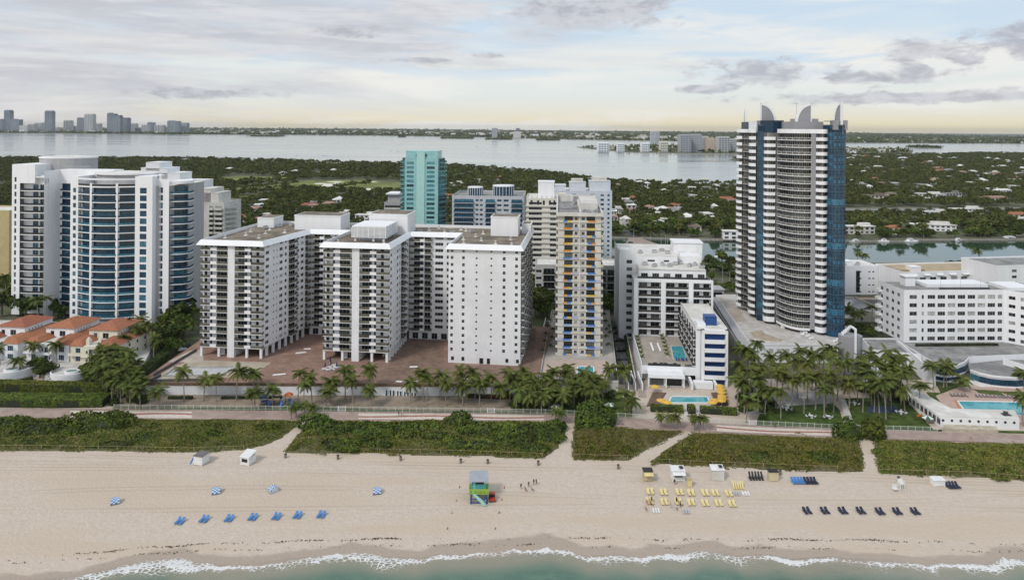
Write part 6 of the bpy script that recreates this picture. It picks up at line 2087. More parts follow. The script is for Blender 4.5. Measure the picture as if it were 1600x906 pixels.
for s in (0, 1):
 path = [(-.2 - 4.6 * math.sin(t), 2.6 + 7 - 7 * math.cos(t)) for t in [math.radians(12 * k) for k in range(14)]]
 path = path[::-1] if s == 0 else [(W + .2 + 4.6 * math.sin(t), 2.6 + 7 - 7 * math.cos(t)) for t in [math.radians(12 * k) for k in range(14)]]
 m = MB()
 m.band(path, -.25, .0, 1.4, 0)
 m.band(path, .02, .95, .1, 1)
 bal = m.mesh('balcony', [TEAL, GLASST])
 gz = glazing([((x - (0 if s == 0 else W)) * .72 + (0 if s == 0 else W), (y - 9.6) * .8 + 9.6) for x, y in path], 2.7, 1, GLASST, TEALD)
 for k in range(int(H / 3.05) + 1):
  tb.part('balcony', bal, 0, 0, k * 3.05)
  tb.part('glazing', gz, 0, 0, k * 3.05)
tb.finish([TEAL])
# blue-grey mid-rise with two round glass roof lanterns
BGW = M('bluegrey_wall', (.52, .54, .58), var=.08, scale=.3)
bgm, W, H = block('lantern_midrise', 'pale blue-grey mid-rise with two glass roof lanterns', 'apartment block', 706, 818, 308, 455, 40, 2, 3.2,
     [(.03, .30, 'b'), (.33, .37, 'w'), (.39, .43, 'w'), (.47, .60, 'b'), (.63, .69, 'w'), (.72, .79, 'w'), (.83, .98, 'b')], BGW, ROOFG, GLASSB, 3.0, side=True, balc=GLASSB)
for cx, rx, h in ((.30, 5.2, 5.2), (.70, 7.2, 6.4)):
 n = 20
 m = MB()
 p = [(W * cx + rx * math.cos(6.2832 * k / n), 12 + rx * .8 * math.sin(6.2832 * k / n)) for k in range(n)]
 m.prism(p, H, H + h, 0, sc=.92)
 for k in range(n):
  q = p[k]
  m.box(q[0] - .12, q[0] + .12, q[1] - .12, q[1] + .12, H, H + h, 1)
 m.prism([(W * cx + (x - W * cx) * 1.02, 12 + (y - 12) * 1.02) for x, y in p], H + h, H + h + .8, 1)
 bgm.part('roof_lantern', m.mesh('roof_lantern', [GLASSB, WHITE2]))
bgm.finish([BGW])
# grey terraced block left of the turquoise tower
g1, W, H = block('grey_terraced_block', 'pale grey terraced block beside the turquoise tower', 'apartment block', 600, 628, 318, 500, 20, 2, 3.3, [(.05, .95, 'b')], GREYW, ROOFW, GLASSD, 3, balc=OFFW)
roofbox(g1, 2, W - .5, 3, 16, H, 6, GREYW)
roofbox(g1, 1, W - 3, 1, 18, H + 6.3, .6, WHITE2, 'roof_canopy')
g1.finish([GREYW])
# cream block with arcade top, behind the colour-panelled tower
ARC = M('cream_white', (.68, .66, .60), var=.07, scale=.3, streak=True)
c1, W, H = block('cream_block', 'cream block with horizontal balcony bands and an arched top storey', 'apartment block', 822, 886, 312, 415, 30, 2, 3.15,
     [(.06, .38, 'w'), (.58, .84, 'w')], ARC, ROOFW, GLASSD, 3, win=(.75, 1.5))
for k in range(int(H / 3.15)):
 m = shared('cbband', lambda W=W: (lambda q: (q.box(-.4, W + .4, -1.0, -.002, 0, 1.0), q.mesh('balcony_band', ARC))[1])(MB()))
 c1.part('balcony_band', m, 0, 0, k * (H - .6) / max(1, int(round((H - 1.0) / 3.15))) - .4)
for u in (.10, .26, .40, .55, .66, .8):
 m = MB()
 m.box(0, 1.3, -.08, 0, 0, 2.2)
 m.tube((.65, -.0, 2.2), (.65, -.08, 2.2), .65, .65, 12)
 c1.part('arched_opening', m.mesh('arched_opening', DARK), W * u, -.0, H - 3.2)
for u in np.linspace(0, W - .8, 9):
 c1.part('finial', shared('finial', lambda: (lambda q: (q.box(0, .8, 0, .8, 0, 1.4), q.mesh('finial', ARC))[1])(MB())), float(u), .0, H + .9)
roofbox(c1, 7, 17, 8, 20, H, 10, WHITE2)
roofbox(c1, 19, 24, 6, 12, H, 3, CREAM)
c1.finish([ARC])
# blue-white stepped block further back
PB = M('pale_blue_wall', (.60, .64, .70), var=.06, scale=.3)
c2, W, H = block('pale_blue_block', 'pale blue-white stepped block behind the colour-panelled tower', 'apartment block', 866, 956, 300, 470, 26, 2, 3.2,
     [(.12, .2, 'w'), (.3, .38, 'w'), (.62, .7, 'w'), (.80, .86, 'w'), (.92, .96, 'w')], PB, ROOFW, GLASSB, 3, side=True)
for u0, u1, h in ((.0, .2, 4), (.25, .55, 6), (.6, .98, 7)):
 roofbox(c2, W * u0 + .5, W * u1, 4, 16, H, h, PB)
roofbox(c2, W * .3, W * .5, 5, 12, H + 6.3, 2.0, OFFW, 'roof_pergola')
roofbox(c2, W * .66, W * .92, 5, 12, H + 7.3, 2.0, OFFW, 'roof_pergola')
c2.finish([PB])
# glazed low block across the avenue
i1, W, H = block('glazed_lowrise', 'grey low-rise with rows of tall glazed balconies behind the colour-panelled tower', 'apartment block', 836, 982, 416, 384, 20, 2, 3.6,
     [(.01, .07, 'w'), (.09, .21, 'g'), (.70, .76, 'g'), (.775, .87, 'g'), (.90, .98, 'g')], M('lowrise_grey', (.50, .50, .50), var=.08, scale=.3), ROOFW, GLASSD, 3, balc=GLASSD)
i1.finish([MATS['lowrise_grey']])
# left background: white apartment house with balconies, stepped white block, ochre block at the frame edge
w1, W, H = block('round_end_apartments', 'white apartment house with stepped roof between the curved tower and the slab block', 'apartment block', 291, 350, 318, 432, 22, 2, 3.0,
     [(.04, .12, 'b'), (.22, .32, 'w'), (.36, .46, 'w'), (.60, .72, 'b'), (.76, .95, 'b')], OFFW, ROOFW, GLASS, 5, balc=OFFW)
for u0, u1, h in ((.0, .45, 4.2), (.1, .8, 6.5), (.3, .6, 9.0)):
 roofbox(w1, W * u0, W * u1, 2, 18, H, h, OFFW)
path = arc(W, 0, W, 16, 3.0, 10)
m = MB()
m.band(path, -.3, .0, 1.6, 0)
m.band(path, .02, 1.0, .1, 0)
for k in range(int(H / 3.0)):
 w1.part('end_balcony', shared('endb', lambda: m.mesh('end_balcony', [OFFW])), 0, 0, .6 + k * 3.0)
w1.finish([OFFW])
w2, W, H = block('stepped_white_block', 'plain white stepped block rising behind the curved tower', 'apartment block', 205, 302, 285, 440, 24, 2, 3.2, [(.05, .15, 'w'), (.25, .35, 'w'), (.7, .8, 'w'), (.86, .95, 'w')], WHITE2, ROOFW, GLASS, 5)
for u0, u1, h in ((.02, .35, 5.5), (.12, .55, 9.0), (.2, .42, 12.5), (.45, .75, 6.0)):
 roofbox(w2, W * u0, W * u1, 2, 16, H, h, WHITE2)
add_ac(w2, [(30, 6), (33, 8), (36, 5)], H + .02)
w2.finish([WHITE2])
OCH = M('ochre_wall', (.50, .41, .22), var=.08, scale=.3)
w3, W, H = block('ochre_block', 'plain ochre block half hidden behind the curved tower', 'apartment block', -60, 14, 330, 425, 24, 2, 3.2, [(.3, .4, 'w')], OCH, ROOFW, GLASS, 5)
w3.finish([OCH])
# right background: white rear blocks along the creek
r1, W, H = block('creekside_white_block', 'white block with a dark stair strip and slot windows beside the glass tower', 'apartment block', 1318, 1372, 418, 405, 18, 2, 3.6, [(.40, .52, 'w'), (.72, .78, 'w'), (.83, .89, 'w')], WHITE2, ROOFW, GLASSD, -3, win=(1.4, .8))
m = MB()
m.box(W * .36, W * .47, -.1, -.002, 1.5, H - 2)
r1.part('stair_strip', m.mesh('stair_strip', GLASSD))
add_ac(r1, [(4, 6), (8, 8), (11, 5), (14, 9)], H + .02)
roofbox(r1, 3, 9, 6, 12, H, 2.2, WHITE2)
r1.finish([WHITE2])
r2, W, H = block('brown_flat_block', 'low brown block with stained grey roof beside a palm', 'building', 1328, 1386, 489, 348, 30, 2, 3.6, [(.3, .36, 'w'), (.6, .66, 'w')], BEIGEW, ROOFG, GLASS, -2)
r2.finish([BEIGEW])
r3, W, H = block('tan_roof_block', 'long white block with a tan deck roof beside the creek', 'apartment block', 1412, 1552, 428, 385, 24, 2, 3.6, [(.06 + .115 * k, .13 + .115 * k, 'w') for k in range(8)], WHITE2, M('tan_roof', (.42, .33, .21), var=.15, scale=.2), GLASS, -8, win=(.7, 1.7))
roofbox(r3, 2, 18, 6, 18, H, .5, MATS['tan_roof'])
roofbox(r3, 8, 14, 4, 9, H, 2.5, WHITE2)
for u in np.linspace(4, W - 4, 7):
 r3.part('awning', shared('awn', lambda: (lambda q: (q.poly([(0, -1.4, 0), (4.2, -1.4, 0), (4.2, -.02, .5), (0, -.02, .5)]), q.poly([(0, -.02, .4), (4.2, -.02, .4), (4.2, -1.4, -.1), (0, -1.4, -.1)]), q.mesh('awning', WHITE2))[2])(MB())), float(u), -.02, H - 1.0)
r3.finish([WHITE2])
r4, W, H = block('white_corner_block', 'tall white corner block with a plain wall beside the creek', 'apartment block', 1556, 1680, 418, 372, 24, 2, 3.4, [(.2, .26, 'w'), (.5, .6, 'w')], WHITE2, ROOFG, GLASS, -8)
r4.finish([WHITE2])
# ================================================================== VEGETATION
# ------------------------------------------------------------------ coconut palms: trunk and single fronds
def frond_mesh(L, lift, droop, seed):
 r = random.Random(seed)
 m = MB()
 n = 13
 pts = []
 for k in range(n + 1):
  t = k / n
  pts.append(Vector((L * (t - .10 * droop * t * t), r.uniform(-.02, .02) + .12 * math.sin(t * 2 + seed) * t, L * (lift * t - droop * t * t))))
 for k in range(n):
  a, c = pts[k], pts[k + 1]
  w = .05 * (1 - k / n) + .012
  m.poly([(a.x, a.y - w, a.z), (c.x, c.y - w, c.z), (c.x, c.y + w, c.z), (a.x, a.y + w, a.z)], 0)
  t = (k + .5) / n
  ll = L * (.10 + .26 * math.sin(math.pi * min(1, .12 + t * .95)) ** .8)
  d = (c - a).normalized()
  for s in (-1, 1):
   for q in (0.15, .65):
    p = a.lerp(c, q)
    tip = p + Vector((d.x * ll * .55, s * ll * r.uniform(.72, .95), d.z * ll * .4 - ll * r.uniform(.30, .55)))
    e = d * (.21 * L / 3)
    m.poly([tuple(p - e * .5), tuple(p + e * .5), tuple(tip)] if s > 0 else [tuple(p + e * .5), tuple(p - e * .5), tuple(tip)], 0)
 return m.mesh('frond', PALM)
FRONDS = {k: [frond_mesh(L, lf, dr, 10 * k + i) for i, (L, lf, dr) in enumerate([(3.6, .95, .55), (4.1, .60, .62), (4.3, .30, .68), (3.9, .05, .72), (3.3, -.35, .55)])] for k in range(2)}
def trunk_mesh(h, lean, r0, seed):
 r = random.Random(seed)
 m = MB()
 n = 7
 prev = Vector((0, 0, -.3))
 pr = r0 * 1.5
 for k in range(1, n + 1):
  t = k / n
  p = Vector((lean * t * t, .25 * math.sin(t * 2.4 + seed), h * t))
  rr = r0 * (1 - .45 * t)
  m.tube(prev, p, pr, rr, 6, 0, k == n)
  prev, pr = p, rr
 return m.mesh('trunk', PBARK), prev
def palm(name, h, lean, seed, nf=17, sc=1.0):
 root = link(name, None)
 tm, top = trunk_mesh(h, lean, .19 * (1 + h / 30), seed)
 link('trunk', tm, root)
 r = random.Random(seed)
 for k in range(nf):
  tier = [0, 0, 1, 1, 1, 1, 2, 2, 2, 2, 2, 3, 3, 3, 3, 4, 4, 4, 4][k % 19]
  f = link('frond', FRONDS[seed % 2][tier], root, tuple(top + Vector((0, 0, .05 - .06 * tier))))
  f.rotation_euler = (r.uniform(-.12, .12), r.uniform(-.15, .15), k * 2.399963 + r.uniform(-.25, .25))
  s = r.uniform(.85, 1.15) * sc
  f.scale = (s, s, s)
 return root
PALM_PROTO = [palm('coconut_palm', h, ln, sd, nf) for h, ln, sd, nf in ((9.0, .5, 1, 20), (9.0, -1.0, 2, 21), (9.0, 1.4, 3, 19), (9.0, .1, 4, 22), (9.0, -.4, 5, 20), (9.0, .9, 6, 18))]
for p in PALM_PROTO:
 p.location = (0, -4000, 0)
PALM_USED = [False] * len(PALM_PROTO)
PR = random.Random(5)
def place_palm(x, y, z, h, label, group, wide=None):
 i = PR.randrange(len(PALM_PROTO))
 if not PALM_USED[i]:
  o, PALM_USED[i] = PALM_PROTO[i], True
 else:
  o = copy_tree(PALM_PROTO[i])
 o.location = (x, y, z)
 o.rotation_euler = (0, 0, PR.uniform(0, 6.28))
 s = h / 9.0
 w = wide or (PR.uniform(.82, 1.02))
 o.scale = (w, w, s)
 # keep the crown from stretching with the trunk
 for ch in o.children:
  if ch.name.startswith('frond'):
   ch.scale = (ch.scale[0], ch.scale[1], ch.scale[2] * (w / s))
 tag(o, label, 'palm tree', group)
 return o
def palm_px(px, py, h, label, group, z=2.1, wide=None):
 X, Y = gp(px, py, z)
 if label.startswith('coconut'):
  label = ('tall ' if h > 10 else 'short ' if h < 8 else 'middling ') + label
 return place_palm(X, Y, z - .1, h, label, group, wide)
lab = 'coconut palm in the sandy strip before the long white retaining wall'
for (x, y, h) in [(287, 628, 11.5), (318, 626, 8.5), (338, 627, 8.5), (369, 626, 10.5), (397, 623, 9.5), (398, 640, 6.5), (218, 640, 8.0), (248, 640, 7.0), (425, 636, 6.5), (466, 628, 11), (474, 636, 8.5), (487, 630, 9.5),
     (517, 630, 8.5), (540, 624, 11), (551, 630, 8.8), (577, 624, 11), (580, 636, 6.5), (641, 630, 7.0), (661, 628, 11), (668, 633, 10), (690, 625, 9), (697, 634, 8), (716, 625, 10.5), (723, 634, 7.5),
     (742, 624, 9.5), (749, 635, 8.5), (768, 626, 9), (781, 637, 7.5), (796, 625, 10.5), (510, 636, 6.0)]:
 palm_px(x, y, h, lab, 'palms before the retaining wall')
lab = 'coconut palm in the garden grove before the colour-panelled tower'
for (x, y, h) in [(806, 640, 9), (816, 628, 10), (824, 642, 8), (832, 622, 11), (838, 634, 10), (846, 646, 8), (852, 626, 11), (858, 640, 9), (866, 618, 11.5), (870, 632, 10), (878, 645, 8.5), (884, 622, 12), (890, 610, 12),
     (896, 636, 10), (902, 626, 10.5), (908, 618, 11), (916, 640, 10.5), (922, 628, 11), (928, 646, 10.5), (934, 618, 9), (942, 632, 9.5), (952, 612, 11), (974, 612, 11), (976, 640, 8), (802, 622, 10), (822, 614, 10), (984, 646, 7)]:
 palm_px(x, y, h * .78, lab, 'palms before the colour-panelled tower')
lab = 'tall coconut palm in the court below the podium of the tallest tower'
for (x, y, h) in [(1152, 636, 11), (1158, 622, 13), (1163, 646, 11), (1168, 610, 16), (1172, 632, 13), (1178, 618, 15), (1184, 645, 12), (1186, 604, 17), (1192, 628, 13), (1196, 648, 9), (1204, 612, 13), (1212, 640, 14), (1214, 622, 12),
     (1224, 634, 13), (1232, 608, 13), (1238, 642, 12), (1246, 622, 14), (1250, 604, 14), (1256, 646, 13), (1262, 628, 15), (1268, 610, 14), (1274, 640, 12), (1280, 622, 16), (1284, 602, 14), (1290, 636, 13), (1296, 614, 14),
     (1302, 644, 11), (1306, 604, 15), (1308, 626, 14), (1166, 660, 8), (1220, 654, 10), (1287, 652, 10), (1160, 600, 14), (1318, 616, 13), (1326, 640, 10)]:
 palm_px(x, y, h, lab, 'palms below the tallest tower')
lab = 'coconut palm on the lawn beside the white bathhouse'
for (x, y, h) in [(1340, 628, 11), (1348, 644, 10), (1356, 610, 14), (1362, 634, 12), (1368, 618, 13), (1374, 646, 11), (1380, 606, 14), (1344, 612, 12), (1366, 644, 10), (1378, 622, 12), (1390, 626, 12), (1400, 624, 12), (1385, 630, 12), (1392, 640, 11), (1396, 616, 13), (1402, 604, 12), (1408, 632, 12), (1414, 646, 9), (1418, 618, 11), (1384, 655, 12), (1352, 622, 13), (1436, 638, 9)]:
 palm_px(x, y, h, lab, 'palms beside the bathhouse')
lab = 'coconut palm between the red-roofed villas and the empty pool'
for (x, y, h) in [(152, 600, 11), (160, 618, 10), (168, 604, 12), (174, 630, 9), (180, 612, 11), (186, 596, 12), (192, 622, 10), (198, 606, 11), (204, 634, 8), (210, 616, 10), (172, 588, 11), (214, 600, 9), (188, 632, 9), (224, 626, 8), (158, 584, 10), (200, 590, 10), (176, 618, 11), (192, 612, 11), (208, 624, 9), (165, 610, 10), (184, 624, 10)]:
 palm_px(x, y, h, lab, 'palms between villas and empty pool')
lab = 'coconut palm standing between the red-roofed villas'
for (x, y, h) in [(50, 572, 8.5), (88, 570, 9), (0, 574, 8), (32, 580, 5), (168, 572, 8), (176, 575, 8), (60, 505, 12), (72, 502, 12), (196, 560, 9), (205, 545, 12), (220, 540, 12), (228, 548, 11), (214, 552, 11), (240, 556, 8), (22, 480, 12), (8, 470, 13)]:
 palm_px(x, y, h, lab, 'palms between the villas', z=4.0)
for (x, y, h, z, lb) in [(1458, 606, 9, 2.4, 'coconut palm by the round lobby pavilion'), (1474, 606, 9, 2.4, 'coconut palm by the round lobby pavilion'), (1480, 605, 8, 2.4, 'coconut palm by the round lobby pavilion'),
       (1502, 612, 5, 2.6, 'small silvery palm on the lawn by the curved pavilion'), (1598, 662, 9, 3, 'coconut palm leaning over the end of the large pool'), (1362, 512, 11, 2, 'single coconut palm before the low brown block'),
       (1530, 420, 13, 1.7, 'tall lone palm above the creekside roofs'), (1322, 510, 10, 2, 'palm in the gap beside the glass drum'), (1332, 522, 11, 2, 'palm in the gap beside the glass drum'),
       (1328, 530, 9, 2, 'palm in the gap beside the glass drum'), (1600, 606, 6, 3, 'bushy palm beside the curved pavilion'), (1346, 512, 8, 2, 'palm in the gap beside the glass drum'),
       (1340, 415, 9, 1.7, 'palm between the creekside roofs'), (1352, 415, 8, 1.7, 'palm between the creekside roofs')]:
 palm_px(x, y, h, lb, 'palms round the right hotel', z)
for k, (x, y) in enumerate([(1032, 669), (1043, 669.5), (1057, 670), (1085, 672), (1092, 672.5), (1100, 673), (868, 660), (874, 661), (488, 655), (455, 655), (462, 652), (476, 650)]):
 palm_px(x, y, 4.2, ['short round-headed palm on the dune edge before the white hotel', 'short round-headed palm at the head of a sandy beach path'][0 if k < 6 else 1], 'short palms along the promenade', 2.2, .55)
# ------------------------------------------------------------------ broadleaf trees
def crown_pts(n, lobes, R, H, seed, shell=.62):
 r = np.random.default_rng(seed)
 cs = []
 for k in range(lobes):
  a = r.uniform(0, 6.283)
  d = R * .62 * math.sqrt(r.uniform(.02, 1))
  cs.append((d * math.cos(a), d * math.sin(a), H * (.35 + .45 * r.uniform() * (1 - .5 * d / R)), R * r.uniform(.30, .50)))
 cs = np.array(cs)
 w = r.integers(0, lobes, n)
 u = r.normal(size=(n, 3))
 u /= np.linalg.norm(u, axis=1)[:, None]
 u[:, 2] = np.where(u[:, 2] < -.35, -u[:, 2] * .6, u[:, 2])
 rad = cs[w, 3] * (shell + (1 - shell) * r.uniform(size=n) ** .5)
 p = cs[w, :3] + u * rad[:, None] * np.array([1, 1, .75])
 return p, u
def tree_meshes(R, H, n, lobes, leaf, size, seed):
 pts, out = crown_pts(n, lobes, R, H, seed)
 v, t = leaf_quads(pts, size, out)
 crown = np_mesh('crown', v, t, leaf)
 m = MB()
 r = random.Random(seed)
 m.tube((0, 0, -.4), (0, 0, H * .35), R * .09, R * .06, 7)
 for k in range(5):
  a = 6.283 * k / 5 + r.uniform(-.4, .4)
  m.tube((0, 0, H * .28), (R * .5 * math.cos(a), R * .5 * math.sin(a), H * r.uniform(.55, .75)), R * .045, R * .015, 5)
 return m.mesh('trunk', BARK), crown
TREES = [tree_meshes(R, H, n, lb, lf, sz, sd) for R, H, n, lb, lf, sz, sd in ((4.6, 8.0, 620, 10, LEAF, .62, 101), (5.6, 9.0, 760, 13, LEAFD, .68, 102), (3.8, 7.4, 520, 8, LEAF, .58, 103), (6.2, 8.2, 820, 14, LEAF, .70, 104), (4.4, 9.6, 640, 10, LEAFD, .62, 105))]
def place_tree(x, y, z, s, label, group, kind=None, name='broadleaf_tree'):
 k = PR.randrange(len(TREES)) if kind is None else kind
 tm, cm = TREES[k]
 label = ('large ' if s > 1.2 else 'small ' if s < .9 else 'mid-sized ') + ('darker ' if k in (1, 4) and 'dark' not in label else '') + label
 o = thing(name, label, 'tree', (x, y, z), PR.uniform(0, 6.28), group)
 o.scale = (s, s, s * PR.uniform(.88, 1.12))
 link('trunk', tm, o)
 link('crown', cm, o)
 return o
for (lab, grp, lst, z) in (
 ('dark leafy tree in the gap between the curved tower and the slab block', 'trees beside the curved tower', [(245, 540, 1.1), (256, 530, 1.2), (268, 520, 1.3), (280, 512, 1.3), (292, 505, 1.2), (262, 545, 1.0), (275, 536, 1.1), (288, 524, 1.1), (300, 500, 1.2), (250, 555, .8), (284, 495, 1.3), (296, 480, 1.4), (300, 460, 1.4), (270, 550, .8)], 2),
 ('broad tree below the villas on the seaward side', 'trees below the villas', [(150, 590, .9), (165, 594, 1.0), (178, 588, 1.0), (62, 590, .7), (72, 592, .75), (58, 582, .7), (190, 600, .8), (140, 598, .7)], 2.2),
 ('dark tree between the slab block and the colour-panelled tower', 'trees beside the colour-panelled tower', [(836, 496, 1.3), (846, 490, 1.2), (832, 480, 1.2), (850, 480, 1.1), (838, 465, 1.2), (846, 450, 1.2), (836, 440, 1.2), (830, 455, 1.3), (855, 495, .9), (842, 430, 1.2), (834, 418, 1.2)], 1.8),
 ('street tree before the grey low-rise', 'trees before the grey low-rise', [(945, 486, .8), (956, 484, .8), (966, 486, .9), (974, 484, .8), (950, 478, .8), (972, 478, .8)], 1.8),
 ('tree behind the curved tower', 'trees behind the curved tower', [(18, 470, 1.3), (8, 460, 1.3), (28, 488, 1.2), (60, 490, 1.1), (84, 494, 1.1), (100, 500, 1.0), (40, 495, 1.1), (72, 488, 1.0), (3, 490, 1.3)], 3),
 ('green tree in the gap between the white hotel and the glass tower', 'trees beside the glass tower', [(1100, 430, .9), (1112, 440, .8), (1120, 425, 1.0), (1132, 430, 1.0), (1140, 420, 1.1), (1128, 412, 1.1), (1146, 440, .8), (1122, 455, .7), (1108, 416, .9), (1144, 455, .7)], 1.8),
 ('shrubby tree beside the low brown block', 'trees beside the brown block', [(1335, 525, .6), (1345, 530, .6), (1350, 520, .6), (1368, 522, .45), (1376, 522, .45), (1358, 524, .4), (1395, 440, .9), (1388, 452, .9), (1384, 462, .8), (1400, 430, .9)], 2),
 ('round creekside tree behind the tan-roofed block', 'trees behind the tan-roofed block', [(1470, 420, .6), (1480, 420, .7), (1490, 420, .65), (1505, 421, .7), (1515, 421, .6), (1545, 421, .6), (1440, 420, .5), (1580, 418, .6)], 1.7)):
 for (x, y, s) in lst:
  X, Y = gp(x, y, z)
  place_tree(X, Y, z - .1, s * 1.15, lab, grp)
# ------------------------------------------------------------------ shrubs, hedges
def mound(name, label, px, py, w, d, h, n, leaf, size, z=2.1, cat='shrub', group=None, seed=0):
 X, Y = gp(px, py, z)
 o = thing(name, label, cat, (X, Y, z), 0, group)
 r = np.random.default_rng(seed + int(px))
 u = r.normal(size=(n, 3))
 u /= np.linalg.norm(u, axis=1)[:, None]
 u[:, 2] = np.abs(u[:, 2])
 bump = 1 + .22 * fnoise(u[:, 0] * 2.4 + px, u[:, 1] * 2.4 + u[:, 2] * 2, seed + 1, 3, 1.4)
 p = u * np.array([w, d, h]) * (bump * r.uniform(.86, 1.02, n))[:, None]
 v, t = leaf_quads(p, size, u)
 link('foliage', np_mesh('foliage', v, t, leaf), o)
 m = MB()
 m.sphere((0, 0, 0), w * .8, d * .8, h * .78, 12, 6, 0, -.2)  # solid core behind the leaves, the shrub's inner shade put into its near-black colour
 for k in range(5):
  a = 1.3 * k
  m.tube((0, 0, -.2), (w * .4 * math.cos(a), d * .4 * math.sin(a), h * .7), .12, .05, 5)
 link('dark_core', m.mesh('dark_core', M('shrub_core', (.022, .030, .014), var=.3)), o)
 return o
for k, (x, y, w, d, h, lb) in enumerate([
 (62, 678, 9.5, 5.0, 4.2, 'dark spreading sea-grape mound near the edge of the villa dune'), (20, 668, 8, 4.5, 3.6, 'dark spreading sea-grape mound half cut by the picture edge'), (150, 668, 12, 5.5, 5.0, 'broad sea-grape mound over the promenade before the villas'), (185, 662, 6, 4.5, 4.4, 'rounded sea-grape shrub against the light hedge'),
 (112, 676, 7, 4.0, 3.2, 'low sea-grape mound between two larger mounds'), (498, 668, 6.5, 4.5, 4.6, 'tall sea-grape shrub beside the sandy path'), (520, 676, 7, 4.5, 3.4, 'spreading shrub next to the tall sea-grape'), (580, 676, 9, 4.5, 2.9, 'wide low sea-grape mound in the bushy dune'),
 (640, 672, 8, 4.0, 2.4, 'wide pale shrub in the middle of the bushy dune'), (716, 664, 5.5, 4.0, 4.3, 'pointed shrub rising above the promenade edge'), (748, 676, 8.5, 4.5, 3.2, 'dark wide shrub beside the pointed one'), (800, 678, 7, 4, 2.6, 'low shrub in the bushy dune behind the lifeguard tower'), (850, 680, 7, 5, 3.3, 'rounded shrub at the end of the bushy dune'),
 (864, 672, 4.5, 4, 3.2, 'shrub overhanging the narrow sandy path'), (931, 664, 7.2, 5.5, 7.4, 'large round green bush beside the promenade'), (1325, 683, 4.2, 3.4, 6.2, 'round bush at the path head before the garden lawn'), (1364, 682, 4.2, 3.2, 6.0, 'yellow-green bush at the path head beside the lawn'),
 (1285, 718, 6, 3.2, 2.0, 'dark clump in the dune before the navy loungers'), (1185, 716, 5, 3, 1.6, 'olive clump in the dune behind the white cabanas'), (420, 672, 5, 3, 2.0, 'shrub at the end of the villa dune'), (330, 682, 6, 3, 1.5, 'low clump in the dune before the empty pool')]):
 mound('sea_grape', lb, x, y, w, d, h, int(260 + 26 * w * h), SHRUB if k % 3 else LEAF, .44, 2.2, 'shrub', 'sea-grape shrubs on the dunes', k)
rm = random.Random(21)
for k in range(26):
 x, y = rm.uniform(500, 872), rm.uniform(664, 702)
 mound('sea_grape', 'lumpy sea-grape mound among many in the bushy dune behind the lifeguard tower', x, y, rm.uniform(3, 5.5), rm.uniform(2, 3.2), rm.uniform(1.4, 2.5), 420, (SHRUB, LEAF, HEDGE)[k % 3], .36, 2.6, 'shrub', 'lumpy mounds of the bushy dune', 40 + k)
for k in range(16):
 x, y = rm.uniform(20, 420), rm.uniform(668, 696)
 mound('sea_grape', 'low leafy mound among many in the dune before the villas and empty pool', x, y, rm.uniform(3, 5.5), rm.uniform(1.6, 2.6), rm.uniform(.9, 1.6), 300, (SHRUB, DUNEL, LEAF)[k % 3], .34, 2.5, 'shrub', 'low mounds of the villa dune', 80 + k)
for k in range(22):
 x = rm.uniform(1030, 1590) if k > 4 else rm.uniform(905, 1000)
 y = px_line(BWB, x) + rm.uniform(12, 44)
 mound('sea_grape', 'low olive mound among many in the dunes toward the bathhouse', x, y, rm.uniform(2.5, 4.5), rm.uniform(1.4, 2.2), rm.uniform(.7, 1.3), 240, (DUNEL, SHRUB, DUNEL)[k % 3], .32, 2.4, 'shrub', 'low mounds of the bathhouse dunes', 120 + k)
for (x0, x1, y0, y1, n, z, lb, gr) in ((790, 960, 608, 640, 26, 2.2, 'dark understorey shrub in the palm grove before the colour-panelled tower', 'understorey of the tower grove'), (1152, 1215, 600, 650, 18, 2.2, 'dark understorey shrub in the palm court of the tallest tower', 'understorey of the palm court'),
          (1345, 1415, 600, 632, 16, 2.2, 'dark understorey shrub under the palms by the bathhouse', 'understorey of the bathhouse palms'), (150, 225, 585, 632, 20, 2.4, 'dark understorey shrub under the palms beside the villas', 'understorey of the villa palms')):
 for k in range(n):
  x, y = rm.uniform(x0, x1), rm.uniform(y0, y1)
  mound('garden_shrub', lb, x, y, rm.uniform(1.6, 2.8), rm.uniform(1.4, 2.2), rm.uniform(1.4, 2.8), 170, (LEAFD, LEAF, SHRUB)[k % 3], .36, z, 'shrub', gr, 200 + k)
def hedge(label, pxs, z0, h, width, leaf=HEDGE, dens=16):
 pts = [gp(x, y, z0) for x, y in pxs]
 o = thing('hedge', label, 'hedge')
 m = MB()
 P, N = [], []
 for a, c in zip(pts[:-1], pts[1:]):
  L = math.hypot(c[0] - a[0], c[1] - a[1])
  ex, ey = (c[0] - a[0]) / L, (c[1] - a[1]) / L
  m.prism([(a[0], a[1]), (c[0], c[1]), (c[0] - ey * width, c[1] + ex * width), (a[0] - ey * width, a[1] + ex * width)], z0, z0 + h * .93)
  n = int(L * (h * 2 + width) * dens)
  u = RNG.uniform(0, L, n)
  s = RNG.uniform(0, h + width + h, n)
  off = np.where(s < h, 0, np.where(s < h + width, s - h, width))
  zz = np.where(s < h, s, np.where(s < h + width, h, 2 * h + width - s))
  nx = np.where(s < h, 1, np.where(s < h + width, 0, -1))
  wob = fnoise(u, zz, 51, 3, .8) * .22
  P.append(np.stack([a[0] + ex * u - ey * off + ey * wob, a[1] + ey * u + ex * off - ex * wob, z0 + zz + wob * (nx == 0)], 1))
  N.append(np.stack([ey * nx, -ex * nx, (nx == 0) * 1.0], 1))
 P, N = np.concatenate(P), np.concatenate(N)
 v, t = leaf_quads(P, .24, N)
 link('foliage', np_mesh('foliage', v, t, leaf), o)
 link('dark_core', m.mesh('dark_core', MATS['shrub_core']), o)  # filled hedge core, shade between the leaves painted in as a dark colour
 return o
hedge('tall clipped hedge below the villa terraces', [(-150, 612), (0, 614), (100, 616), (168, 619)], 2.2, 3.4, 4.0)
